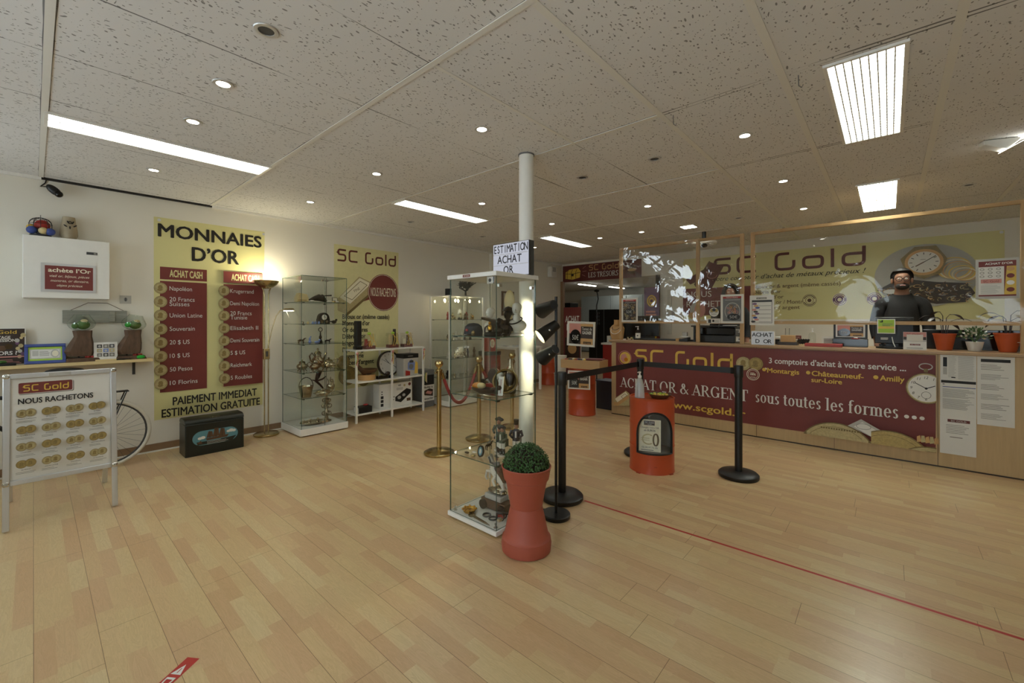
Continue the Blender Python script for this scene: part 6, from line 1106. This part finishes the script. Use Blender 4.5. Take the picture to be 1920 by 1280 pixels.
t = thing('small_sign', 'small burgundy and white tabletop sign behind the red tray', 'sign', (-.87, 6.32, ZT+.0005)); s = MB(ON_Y); s.box(-.055, 0, -.01, .055, .105, 0, 'paper'); s.rect(-.055, .065, .055, .105, 'burgundy'); s.text('SC Gold', 0, .078, .014, 'paper', .07, 'C'); s.lines(-.04, .02, .04, .055, 2); s.build('sign_plate', t)
tag(MB().box(-.17, -.05, 0, .17, .05, .035, 'red').build('letter_tray', loc=(-.555, 5.9, ZT+.0005), bevel=.005), 'long flat red tray at the front of the counter, right of the brown box', 'tray')
m = MB()
for i in range(5): m.tube([(-.05+.024*i, 0, .012), (-.03+.024*i, .01, .07)], .012, 'black', 8)
tag(m.build('pen_rack', loc=(-.78, 6.1, ZT+.0005)), 'row of black pens leaning on the counter left of the clear bottle', 'pens')
flat('acrylic_sign', 'small clear acrylic sign with printed lines behind the red tray', 'sign', -.60, ZT+.001, -.46, ZT+.105, lambda s, u, v, w, h: (s.lines(u+.02, v+.02, u+w-.02, v+h-.02, 5, 'darkgrey', .5, .2), s.rect(u+.02, v+.004, u+w-.03, v+.014, 'burgundy')), 6.2)
t = thing('display_case', 'black framed poster on a black stand on the counter, left of the monitor', 'display', (-.33, 6.1, ZT+.0005)); s = MB(ON_Y); s.box(-.15, .09, -.03, .15, .265, 0, 'black'); M2 = TR(0, -.0005, .11) @ ON_Y; s.build('frame', t, bevel=.003)
s = MB(TR(0, -.0015, .105) @ ON_Y); notice(s, .26, .145); s.build('poster_sheet', t); MB().box(-.155, -.06, 0, .155, .06, .088, 'screen_dark').build('stand', t, bevel=.004); m = MB(); m.lathe([(0, .0885), (.04, .0885), (.04, .096), (0, .096)], 'red', 18, (.05, -.03, 0)); m.ell((.05, -.03, .1), (.02, .02, .006), 'paper', 10, 6); m.build('red_disc', t)
t = thing('computer_monitor', 'back of a black monitor with a yellow-green card, right of the framed poster', 'monitor', (.0, 6.02, ZT+.0005)); MB().box(-.12, -.02, .05, .19, .03, .33, 'black').build('screen', t, bevel=.008); MB().box(-.03, .0, .015, .07, .06, .06, 'black').build('stand', t); MB().lathe([(.13, 0), (.13, .012), (.1, .018), (0, .018)], 'black', 24, (.02, 0, 0)).build('foot', t)
s = MB(TR(0, -.021, 0) @ ON_Y); s.rect(-.07, .09, -.01, .115, 'lightgrey'); s.build('rating_label', t); MB().tube([(.02, -.022, .12), (.03, -.04, .06), (.05, -.07, .006)], .004, 'paper', 6).build('cable', t)
flat('price_card', 'yellow-green card with a black corner mark, on the film before the black monitor', 'card', -.095, 1.275, .045, 1.425, lambda s, u, v, w, h: (s.rect(u+.008, v+.008, u+w-.008, v+h-.008, 'lime'), s.rect(u+.008, v+.05, u+w-.008, v+.075, 'gold_ink'), s.rect(u+.02, v+h-.035, u+.045, v+h-.025, 'ink'), s.rect(u+.035, v+h-.035, u+.045, v+h-.012, 'ink'), s.lines(u+.04, v+.08, u+w-.02, v+.11, 2)), 5.8215)
t = thing('desk_calendar', 'small white SC Gold card easel on the counter right of the monitor', 'calendar', (.19, 5.86, ZT+.0005)); s = MB(RX(-.12) @ ON_Y); s.box(-.085, 0.002, -.004, .085, .18, 0, 'paper'); s.rect(-.083, .1, .083, .178, 'pinkish'); s.rect(-.083, .1, .083, .13, 'dark_brown'); s.text('SC Gold', -.01, .15, .016, 'burgundy', .1, 'C'); s.rect(-.083, .083, .083, .098, 'lightgrey'); s.rect(-.035, .045, .04, .06, 'burgundy'); s.text('SC Gold', .002, .048, .009, 'paper', .06, 'C'); s.lines(-.06, .015, .06, .03, 1); s.build('card', t); MB(RX(.25)).box(-.06, .03, .002, .06, .033, .15, 'paper').build('easel_back', t)
tag(MB().box(-.42, -.02, 0, .42, .02, .2, 'gloss_black').build('screen_panel', loc=(.68, 6.2, ZT+.0005), bevel=.004), 'low black panel standing behind the potted plants on the counter', 'panel')
# plants
def lilyplant(x, label, seed, sc_=1.0, lean=0):
    t = thing('potted_plant', label, 'plant', (x, 6.03, ZT+.0005)); H = .165*sc_
    MB().lathe([(.052, 0), (.056, .003), (.083*sc_, H-.012), (.086*sc_, H-.012), (.086*sc_, H), (.079*sc_, H), (.076*sc_, H-.02), (0, H-.02)], 'pot_orange', 32).build('pot', t); MB().lathe([(.0, H-.018), (.074*sc_, H-.018)], 'soil', 20).build('soil', t); r = random.Random(seed)
    for i in range(6):
        a = lean+i*1.05+r.uniform(-.2, .2); q = r.uniform(.06, .12); hh = r.uniform(.1, .22); b = Vector((cos(a)*q, sin(a)*q*.4, H+hh)); mid = Vector((cos(a)*q*.35, sin(a)*q*.2, H+hh*.8))
        m = MB(); m.tube([(cos(a)*.015, sin(a)*.015, H-.02), mid, b], [.0035, .003, .002], 'leaf_dark', 6); d = Vector((cos(a), sin(a)*.5, -.35)).normalized(); w = Vector((-sin(a), cos(a), 0)); L = r.uniform(.1, .14); pts = []
        for k in range(7):
            f = k/6; c = b+d*L*f+Vector((0, 0, .02*sin(pi*f))); ww = .022*sin(pi*(f*.9+.06)); pts += [c-w*ww, c+Vector((0, 0, -.006)), c+w*ww]
        m.add(pts, [(k*3+j, k*3+j+1, k*3+j+4, k*3+j+3) for k in range(6) for j in (0, 1)], 'leaf_dark'); m.build('leaf', t)
lilyplant(.41, 'dark-leaved plant in an orange pot, left of the white pot', 3); lilyplant(.825, 'dark-leaved plant in an orange pot, at the right end of the counter', 9, 1.08)
t = thing('potted_plant', 'small variegated bushy plant in a white pot between the orange pots', 'plant', (.615, 6.03, ZT+.0005)); MB().lathe([(.042, 0), (.045, .003), (.062, .085), (.064, .09), (.059, .09), (0, .08)], 'paper', 28).build('pot', t); m = MB(); rnd = random.Random(8)
for i in range(150):
    a = rnd.uniform(0, 2*pi); e = rnd.uniform(.1, 1.5); R = rnd.uniform(.05, .115); p = Vector((cos(a)*cos(e)*R, sin(a)*cos(e)*R, .11+sin(e)*R*.95)); d = Vector((cos(a)*cos(e), sin(a)*cos(e), sin(e)*.8)).normalized(); w = d.orthogonal().normalized(); w = (w*cos(i)+d.cross(w)*sin(i)); L = .034
    m.add([p, p+d*L*.5+w*.009, p+d*L, p+d*L*.5-w*.009], [(0, 1, 2), (0, 2, 3)], 'leaf_light' if i % 3 else 'porcelain')
for i in range(8): m.tube([(0, 0, .08), (.05*cos(i), .05*sin(i), .16)], .003, 'leaf', 5)
m.build('foliage', t, smooth=False)
pump_bottle('tiny clear bottle beside the right orange pot at the end of the counter', .905, 5.9, .1, lab=False)
# ================================================================ BACK WALL
YW = 8.497; s = MB(wally(YW)); U0, U1, V0, V1 = -3.04, 1.135, 1.425, 2.60; s.box(U0, V0, -.002, U1, V1, 0, 'yellow')
# burgundy block lower left
s.rect(U0, 1.5, -1.85, 2.02, 'burgundy'); s.text('NOUS', -2.97, 1.85, .11, 'paper', .46); s.text('RACHETONS', -2.97, 1.66, .11, 'paper', .95); s.disc(-2.78, 1.6, .13, 'lightgrey', .16); s.disc(-2.72, 1.6, .1, 'pinkish', .14); s.disc(-2.86, 1.5, .08, 'tan', .06)
s.poly([(-2.98, 2.2), (-2.64, 2.38), (-2.64, 2.2), (-2.9, 2.1)], 'darkred'); s.poly([(-2.80, 2.05), (-2.52, 2.5), (-2.30, 2.4), (-2.52, 1.98)], 'darkred'); s.poly([(-2.80, 2.05), (-2.83, 2.1), (-2.55, 2.53), (-2.52, 2.5)], 'brown'); s.ring(-2.5, 2.25, .09, .06, .008, .008, 'pinkish')
logo(s, -2.47, 2.255, -.275, 2.56, 'darkred'); s.text('votre comptoir d\u2019achat de m\u00e9taux pr\u00e9cieux !', -2.47, 2.14, .075, 'ink', 2.2, shear=.35)
for i, a in enumerate(['Bijoux or & argent (m\u00eame cass\u00e9s)', 'D\u00e9bris d\u2019or', 'Lingots d\u2019or', 'Dents en or / Montres', 'Pi\u00e8ces or / argent']): s.text(a, -1.81, 1.965-i*.092, .06, 'brown', .0385*len(a))
for u, k, kk in ((-.985, 'paleyellow', 'brown'), (-.59, 'purple', 'cream'), (-.17, 'purple', 'cream')): s.disc(u, 1.735, .095, kk, .1); s.disc(u, 1.735, .088, k, .093); s.ring(u, 1.735, .055, .06, .006, .006, kk); s.ring(u, 1.735, .08, .084, .012, .012, kk, 20, 160); s.ring(u, 1.735, .08, .084, .012, .012, kk, 200, 340); s.disc(u, 1.735, .028, kk, .03, 10)
# pale ellipse, watch, bangles, chains
s.disc(.37, 2.05, .54, 'lightgrey', .45, 48); rnd = random.Random(6)
P = [(-.14, 1.86), (.03, 1.97), (.25, 2.0), (.5, 1.95), (.8, 1.92), (.87, 1.78), (.78, 1.66), (.5, 1.64), (.2, 1.72), (0, 1.78)]; s.poly(P, 'dark_brown')
for i in range(150):
    u = rnd.uniform(-.1, .84); v = rnd.uniform(1.69, 1.93)-.06*abs(u-.5)*(rnd.random()); s.ring(u, v, rnd.uniform(.02, .05), rnd.uniform(.012, .034), .009, .008, rnd.choice(['brown', 'tan', 'coin_pale', 'dark_brown', 'lightgrey', 'bronze']), rnd.uniform(0, 180), rnd.uniform(200, 360), 9)
for i in range(7): s.ring(.66+.02*i, 2.13-.018*i, .17-.01*i, .15-.012*i, .014, .012, ('gold_ink', 'cream', 'tan', 'coin_pale')[i % 4], 0, 360, 30)
s.poly([(.18, 2.08), (.12, 2.3), (.27, 2.46), (.49, 2.46), (.6, 2.27), (.54, 2.07), (.37, 2.0)], 'coin_dark'); s.disc(.365, 2.235, .2, 'tan', .185, 40); s.disc(.365, 2.235, .165, 'paper', .15, 40)
for i in range(12): a = pi/6*i; s.ribbon([(.365+.118*sin(a), 2.235+.108*cos(a)), (.365+.15*sin(a), 2.235+.136*cos(a))], .009, 'ink')
s.ribbon([(.3, 2.19), (.49, 2.32)], .009, 'ink'); s.ribbon([(.365, 2.235), (.28, 2.18)], .014, 'brown'); s.lines(.33, 2.27, .4, 2.29, 1, 'greyink')
s.disc(.02, 1.83, .09, 'paper', .035, 20)
for u in (U0+.04, U1-.04): s.disc(u, V1-.04, .018, 'alu')
tag(s.build('banner'), 'wide yellow SC Gold banner with a wristwatch, on the back wall behind the counter', 'banner')
s = MB(wally(8.495)); s.box(-5.9, 2.315, -.003, -3.9, 2.70, 0, 'darkred'); logo(s, -5.17, 2.545, -4.42, 2.675, 'tan'); serif(s, 'LES TR\u00c9SORS', -5.19, 2.385, .115, .77, 'paper')
s.poly([(-5.8, 2.39), (-5.6, 2.36), (-5.4, 2.4), (-5.38, 2.55), (-5.44, 2.62), (-5.7, 2.6), (-5.8, 2.54)], 'gold_ink')
for u in (-5.72, -5.6, -5.48): s.ribbon([(u-.03, 2.38), (u-.035, 2.53), (u, 2.595)], .012, 'dark_brown')
s.ribbon([(-5.8, 2.51), (-5.6, 2.49), (-5.39, 2.52)], .012, 'dark_brown'); s.rect(-5.64, 2.44, -5.57, 2.5, 'dark_brown')
for a, b in (((-5.32, 2.6), (-5.24, 2.65)), ((-5.33, 2.53), (-5.22, 2.54)), ((-5.34, 2.46), (-5.25, 2.42))): s.ribbon([a, b], .008, 'pinkish')
for i in range(3): s.disc(-4.1, 2.42+i*.06, .1, ('brown', 'tan', 'brown')[i], .03)
tag(s.build('fascia_sign'), 'dark red LES TR\u00c9SORS sign with a gold treasure chest over the opening', 'sign')
t = thing('roll_up_banner', 'burgundy and purple roll-up banner with a yellow crest beside the opening', 'banner', (-3.63, 8.38, 0)); s = MB(ON_Y); s.box(-.16, .05, -.003, .16, 2.08, 0, 'burgundy'); s.rect(-.158, 1.5, .158, 2.07, 'purple'); s.disc(0, 1.8, .1, 'gold_ink', .12); s.ring(0, 1.8, .07, .09, .012, .012, 'purple'); s.disc(0, 1.8, .03, 'purple'); s.lines(-.12, 1.44, .12, 1.62, 3, 'pinkish', .6); logo(s, -.1, 1.3, .13, 1.39, 'tan'); s.disc(.05, 1.08, .06, 'gold_ink', .1); s.build('printed_sheet', t); MB().box(-.18, -.08, 0, .18, .1, .05, 'alu').build('base', t, bevel=.006)
t = thing('tall_cabinet', 'black upright loudspeaker box behind the left film, by the roll-up banner', 'loudspeaker', (-3.62, 8.0, 0)); MB().box(-.17, -.13, 0, .17, .13, 1.42, 'black').build('cabinet_body', t, bevel=.01); MB().cyl(0, 0, 1.421, 1.46, .04, 'darkgrey', 14).build('top_knob', t)
m = MB(); m.box(-.04, -.03, 0, .04, 0, .9, 'offwhite'); tag(m.build('cable_trunking', loc=(-3.3, 8.499, 1.12)), 'grey cable trunking running down the back wall left of the yellow banner', 'trunking')
s = MB(wally(8.496)); s.box(-3.32, 1.42, 0, -3.2, 1.6, .02, 'lightgrey'); s.lay = .02; [s.disc(-3.29+.06*(i % 2), 1.46+.045*(i//2), .01, 'grey') for i in range(6)]; tag(s.build('socket_plate'), 'grey multi-socket plate on the back wall beside the cable trunking', 'socket')
t = thing('roof_lamp', 'white ring-shaped fan light hanging behind the top of the left film screen', 'ceiling light', (-2.1, 6.75, ZC)); MB().torus((0, 0, -.17), .15, .03, 'white', 30, 8, SM(1, 1, .5)).build('ring', t); MB().cyl(0, 0, -.2, -.001, .03, 'darkgrey', 14).build('stem', t); MB().ell((0, 0, -.21), (.05, .05, .03), 'dark_bronze', 12, 8).build('hub', t)
m = MB(); m.tube([(0, 0, 0), (-.03, 0, -.15), (-.02, 0, -.4), (.02, 0, -.62)], .006, 'grey', 6); m.ell((.0, -.02, .03), .035, 'black', 12, 8); tag(m.build('wall_camera', loc=(1.32, 8.47, 2.3)), 'small black wall camera with a dangling cable right of the yellow banner', 'camera')
# left-wall things farther back
t = thing('wall_speaker', 'white rounded box on the left wall near the ceiling, behind the letter sign', 'speaker', (W, 6.35, 2.38)); MB().box(.0008, -.13, 0, .14, .13, .24, 'white').build('housing', t, bevel=.03)
t = thing('wall_siren', 'white slatted alarm siren high on the left wall beside the opening', 'siren', (W, 8.03, 2.40)); MB().box(.0008, -.12, 0, .12, .1, .25, 'white').build('housing', t, bevel=.02); m = MB(); [m.box(.1205, -.07, .13+.02*i, .124, .05, .14+.02*i, 'grey') for i in range(5)]; m.build('grille', t)
for y0, y1, z0, z1, lb in ((6.35, 6.72, 1.5, 2.0, 'brown framed picture on the left wall seen through the tall glass cabinet'), (6.85, 7.2, 1.08, 1.4, 'small brown framed picture on the left wall, lower, beside the pillar')):
    s = MB(wallx(W)); s.box(y0, z0, .0006, y1, z1, .025, 'brown'); s.lay = .025; s.rect(y0+.04, z0+.04, y1-.04, z1-.04, 'lightgrey'); s.rect(y0+.09, z0+.09, y1-.09, z1-.1, 'brown'); s.disc((y0+y1)/2, (z0+z1)/2, .05, 'tan'); tag(s.build('wall_picture'), lb, 'picture')
t = thing('display_table', 'white display table of coin trays near the left wall, seen through the tall cabinet', 'table', (-5.6, 6.5, 0)); MB().box(-.3, -.4, .84, .3, .4, .88, 'white').build('tabletop', t)
for x in (-.27, .27):
    for y in (-.37, .37): MB().box(x-.02, y-.02, 0, x+.02, y+.02, .8395, 'white').build('leg', t)
for i, (x, y) in enumerate(((-.12, -.25), (.12, -.2), (-.1, .05), (.13, .1), (.0, .3))): m = MB(RZ(.3*i)); m.box(-.1, -.07, 0, .1, .07, .012, 'paper'); [m.lathe([(0, .0125), (.016, .0125), (.016, .016), (0, .016)], 'coin_dark' if j % 2 else 'blueglass', 10, (-.06+.04*(j % 4), -.03+.05*(j//4), 0)) for j in range(8)]; tag(m.build('coin_tray', loc=(-5.6+x, 6.5+y, .8805)), 'white tray of coins, %s from the front on the white display table' % NTH[i], 'tray', 'coin trays')
# ================================================================ NEXT ROOM
def strip(x, y, lb, L=1.2):
    t = thing('strip_light', lb, 'ceiling light', (x, y, ZC), 0, 'strip lights in the next room'); MB().box(-.05, -L/2, -.05, .05, L/2, -.001, 'white').build('housing', t); MB().box(-.03, -L/2+.02, -.075, .03, L/2-.02, -.0505, 'tube_far').build('tube', t)
for x, y, lb in ((-8.35, 13.6, 'left lit strip light in the room beyond the opening'), (-8.1, 15.4, 'farthest lit strip light in the room, near the wooden film post'), (-4.95, 12.9, 'right lit strip light seen through the left film'), (-5.2, 10.6, 'nearest lit strip light seen low through the left film')): strip(x, y, lb)
def simple(name, lb, cat, x0, y0, z0, x1, y1, z1, k, bev=.004): return tag(MB().box(x0-(x0+x1)/2, y0-(y0+y1)/2, 0, x1-(x0+x1)/2, y1-(y0+y1)/2, z1-z0, k).build(name, loc=((x0+x1)/2, (y0+y1)/2, z0), bevel=bev), lb, cat)
t = thing('office_partition', 'pale grey cupboard wall of tall doors at the back of the next room', 'cupboard', (-8.9, 16.3, 0))
for i in range(6): MB().box(-1.3+.72*i, -.2, .05, -1.3+.72*i+.7, .2, 2.42, 'partition_blue').build('door', t, bevel=.004)
MB().box(-1.3, -.18, 0, 3.0, .2, .049, 'grey').build('plinth', t)
t = thing('folding_screen', 'black folding screen in front of the pale cupboards in the next room', 'screen', (-6.75, 12.5, 0))
for i in range(3): MB(RZ(.0)).box(-.85+.56*i, -.015+.02*(i % 2), .02, -.85+.56*i+.55, .015+.02*(i % 2), 1.75, 'black').build('panel', t)
for x in (-.84, .82): MB().box(x-.02, -.15, 0, x+.02, .15, .02, 'black').build('foot', t)
simple('dark_wardrobe', 'tall black wardrobe at the far left of the next room', 'wardrobe', -9.0, 12.4, 0, -8.3, 12.9, 2.0, 'black')
t = thing('roll_up_banner', 'burgundy ACHAT D\u2019OR roll-up banner in the opening behind the framed notice', 'banner', (-5.47, 8.25, 0)); s = MB(ON_Y); s.box(-.235, .05, -.003, .235, 1.70, 0, 'burgundy'); s.text('ACHAT', -.0, 1.36, .14, 'paper', .38, 'C', bold=.03); s.text('D\u2019OR', -.0, 1.17, .14, 'paper', .3, 'C', bold=.03); s.rect(-.2, .5, .2, 1.0, 'dark_brown'); s.disc(0, .75, .12, 'tan'); s.build('printed_sheet', t); MB().box(-.25, -.08, 0, .25, .1, .05, 'alu').build('base', t, bevel=.006)
t = thing('coat_stand', 'black pole stand with a curved top beside the ACHAT D\u2019OR roll-up banner', 'stand', (-5.12, 8.75, 0)); MB().lathe([(.15, 0), (.15, .02), (0, .03)], 'black', 24).build('base', t); m = MB(); m.tube([(0, 0, .02), (0, 0, 1.75), (.04, 0, 1.9), (.02, 0, 2.02), (.0, 0, 2.08)], .014, 'black', 8); m.ell((0, 0, 2.09), (.07, .05, .03), 'black', 10, 6); m.build('pole', t)
for i in range(4): MB().cyl(.02, 0, 1.3+.08*i, 1.36+.08*i, .05, 'black', 12).build('ring', t)
t = thing('shop_counter', 'cluttered low counter with a red front in the opening behind the necklace bust', 'counter', (-4.35, 8.9, 0)); MB().box(-.55, -.25, 0, .55, .25, .85, 'red').build('body', t); MB().box(-.58, -.28, .8505, .58, .28, .89, 'white').build('worktop', t)
rnd = random.Random(12)
for i in range(9): x = -.48+.11*i; tag(MB().box(-.045, -.06, 0, .045, .06, rnd.uniform(.06, .26), ('paper', 'tan', 'blueglass', 'lightgrey', 'burgundy', 'green')[i % 6]).build('stacked_box', loc=(-4.35+x, 8.85+.1*(i % 2), .8905)), 'small %s box, %s from the left on the cluttered counter in the opening' % (('white', 'brown', 'blue', 'grey', 'burgundy', 'green')[i % 6], (NTH+['ninth'])[i]), 'box', 'boxes on the far counter')
simple('burgundy_panel', 'burgundy panel standing right of the black folding screen', 'panel', -5.6, 12.45, 0, -5.0, 12.5, 1.85, 'burgundy')
simple('waste_bin', 'dark navy waste bin on the floor at the left end of the counter', 'bin', -3.52, 6.0, 0, -3.25, 6.3, .45, 'coat_blue')
# ================================================================ PEOPLE
def person(label, loc, rz, skin, top, legs, build, hairy=None, head_tilt=0.0, extras=None, arms=None, s_=1.0):
    t = thing('person', label, 'person', loc, rz)
    V = []; E = []; Rr = []
    def n(p, r, par=None):
        V.append(Vector(p)*s_); Rr.append((r if isinstance(r, tuple) else (r, r))); i = len(V)-1
        if par is not None: E.append((par, i))
        return i
    pel = n((0, 0, .95), (.15, .11)); w = n((0, .0, 1.1), (.135, .1), pel); ch = n((0, .0, 1.28), (.155, .115), w); sh = n((0, .01, 1.42), (.12, .085), ch); nk = n((0, -.005, 1.5), .055, sh); h0 = n((0, -.02-head_tilt*.2, 1.565), (.062, .07), nk); h1 = n((0, -.025-head_tilt*.6, 1.64), (.076, .09), h0); h2 = n((0, -.01-head_tilt*.9, 1.71), (.07, .082), h1)
    n((0, -.01-head_tilt, 1.745), (.035, .04), h2)
    for x in (-1, 1):
        s1 = n((x*.175, .01, 1.405), .062, sh); a = (arms or {}).get(x, [(.225, .03, 1.14), (.2, -.05, .92)]); el = n((x*a[0][0], a[0][1], a[0][2]), .046, s1); wr = n((x*a[1][0], a[1][1], a[1][2]), .03, el)
        d = (V[wr]-V[el]).normalized(); pl = n(V[wr]/s_+d*.05, (.038, .018), wr)
        side = d.cross(Vector((0, 0, 1))).normalized(); side = side if side.length else Vector((1, 0, 0))
        for f, L in ((-.027, .06), (-.009, .072), (.009, .068), (.027, .052)):
            b = n(V[pl]/s_+d*.04+side*f, .0085, pl); c = n(V[b]/s_+d*L*.5+Vector((0, 0, -.008)), .008, b); n(V[c]/s_+d*L*.4+Vector((0, 0, -.018)), .0065, c)
        th = n(V[wr]/s_+d*.03-side*.035*x, .0095, wr); n(V[th]/s_+d*.045-side*.02*x, .008, th)
        hp = n((x*.095, 0, .88), .085, pel); kn = n((x*.105, -.015, .49), .056, hp); an = n((x*.11, .02, .08), .038, kn); n((x*.115, -.13, .04), (.038, .03), an)
    me = D.meshes.new('person_body'); me.from_pydata(V, E, []); o = D.objects.new('body', me); COL.objects.link(o); o.parent = t
    o.modifiers.new('skin', 'SKIN'); su = o.modifiers.new('sub', 'SUBSURF'); su.levels = 2; su.render_levels = 2
    if not me.skin_vertices:
        bm = __import__('bmesh').new(); bm.from_mesh(me); bm.verts.layers.skin.verify(); bm.to_mesh(me); bm.free()
    for i, r in enumerate(Rr): me.skin_vertices[0].data[i].radius = (r[0]*s_, r[1]*s_)
    me.skin_vertices[0].data[0].use_root = True
    dg = C.evaluated_depsgraph_get(); ev = o.evaluated_get(dg); m2 = D.meshes.new_from_object(ev); o.modifiers.clear(); o.data = m2; D.meshes.remove(me)
    m2.materials.clear(); m2.materials.append(MAT[skin])
    hc = Vector((0, -.02-head_tilt*.6, 1.655))*s_
    # pull a face out of the head: brow, nose, chin, eye hollows
    for v in m2.vertices:
        p = v.co/s_-hc/s_
        if p.z > -.12 and abs(p.x) < .085 and p.y < -.03 and v.co.z > 1.53*s_:
            if abs(p.x) < .018 and -.045 < p.z < .02: v.co.y -= .018*s_
            if .016 < abs(p.x) < .05 and 0 < p.z < .03: v.co.y += .008*s_
            if abs(p.x) < .03 and -.11 < p.z < -.07: v.co.y -= .01*s_
    m2.polygons.foreach_set('use_smooth', [True]*len(m2.polygons)); m2.update()
    m = MB(TR(*hc) @ Matrix.Scale(s_, 4))
    for x in (-1, 1): m.ell((x*.03, -.084, .012), (.012, .006, .008), 'porcelain', 10, 6); m.ell((x*.03, -.0895, .012), .0045, 'ink', 8, 6); m.ell((x*.083, .01, -.005), (.012, .022, .03), skin, 10, 8)
    m.tube([(-.022, -.084, -.06), (0, -.09, -.058), (.022, -.084, -.06)], .005, 'pinkish', 6); m.build('face', t)
    # clothes: shells grown around the body
    def garment(name, k, test, grow):
        bm = __import__('bmesh').new(); bm.from_mesh(m2); bm.normal_update()
        for v in bm.verts: v.co += v.normal*grow
        __import__('bmesh').ops.delete(bm, geom=[f for f in bm.faces if not test(f.calc_center_median()/s_)], context='FACES')
        g = D.meshes.new(name); bm.to_mesh(g); bm.free(); g.materials.clear(); g.materials.append(MAT[k]); g.polygons.foreach_set('use_smooth', [True]*len(g.polygons)); go = D.objects.new(name, g); COL.objects.link(go); go.parent = t
    wrs = [V[i]/s_ for i in range(len(V)) if abs(Rr[i][0]-.03) < 1e-6]
    garment('jacket', top, lambda c: .86 < c.z < 1.5 and not any((c-q).length < .11 and c.y < q.y+.03 for q in wrs) and not (c.z < 1.0 and abs(c.x) > .19), .014)
    garment('trousers', legs, lambda c: .07 < c.z < .95 and abs(c.x) < .19, .011); garment('shoes', 'black', lambda c: c.z < .08, .008)
    if hairy: hairy(t, hc)
    if extras: extras(t, hc)
    return t
def long_hair(t, hc):
    m = MB(TR(*hc)); m.ell((0, .02, .045), (.102, .115, .1), 'hair', 20, 14, fn=lambda p: Vector((p.x, p.y+(.066 if (p.y < -.02 and p.z < .055) else 0), p.z)))
    for x in (-1, 1):
        for k in range(4): m.tube([(x*.03, -.02+.02*k, .115), (x*.085, -.045+.03*k, .04), (x*.098, -.035+.03*k, -.06), (x*.1, -.02+.02*k, -.2)], [.02, .024, .026, .014], 'hair', 8)
    m.build('hair', t)
def short_hair(t, hc):
    m = MB(TR(*hc)); m.ell((0, .022, .045), (.1, .114, .1), 'hair', 18, 14, fn=lambda p: Vector((p.x, p.y+(.07 if (p.y < -.02 and p.z < .06) else 0), p.z))); m.build('hair', t)
    m = MB(TR(*hc)); m.ell((0, -.05, -.072), (.062, .045, .04), 'hair', 14, 10); m.build('beard', t)
def glasses(t, hc):
    m = MB(TR(*hc))
    for x in (-.032, .032): m.torus((x, -.1, .01), .026, .003, 'black', 20, 6, RX(pi/2)); m.tube([(x*1.8, -.1, .014), (x*2.65, 0, .014)], .003, 'black', 6)
    m.tube([(-.008, -.1, .014), (.008, -.1, .014)], .003, 'black', 6); m.build('glasses', t)
person('person with long dark hair and a dark top behind the larger NOUVEAU notice', (-1.70, 6.62, .1605), .25, 'skin', 'cloth_dark', 'denim', 1, long_hair, .02, s_=.985)
person('person in a black jacket with dark beard and glasses standing behind the black monitor', (.105, 6.62, .1605), .05, 'skin_dark', 'cloth_black', 'cloth_dark', 1, short_hair, .05, glasses, s_=1.03)
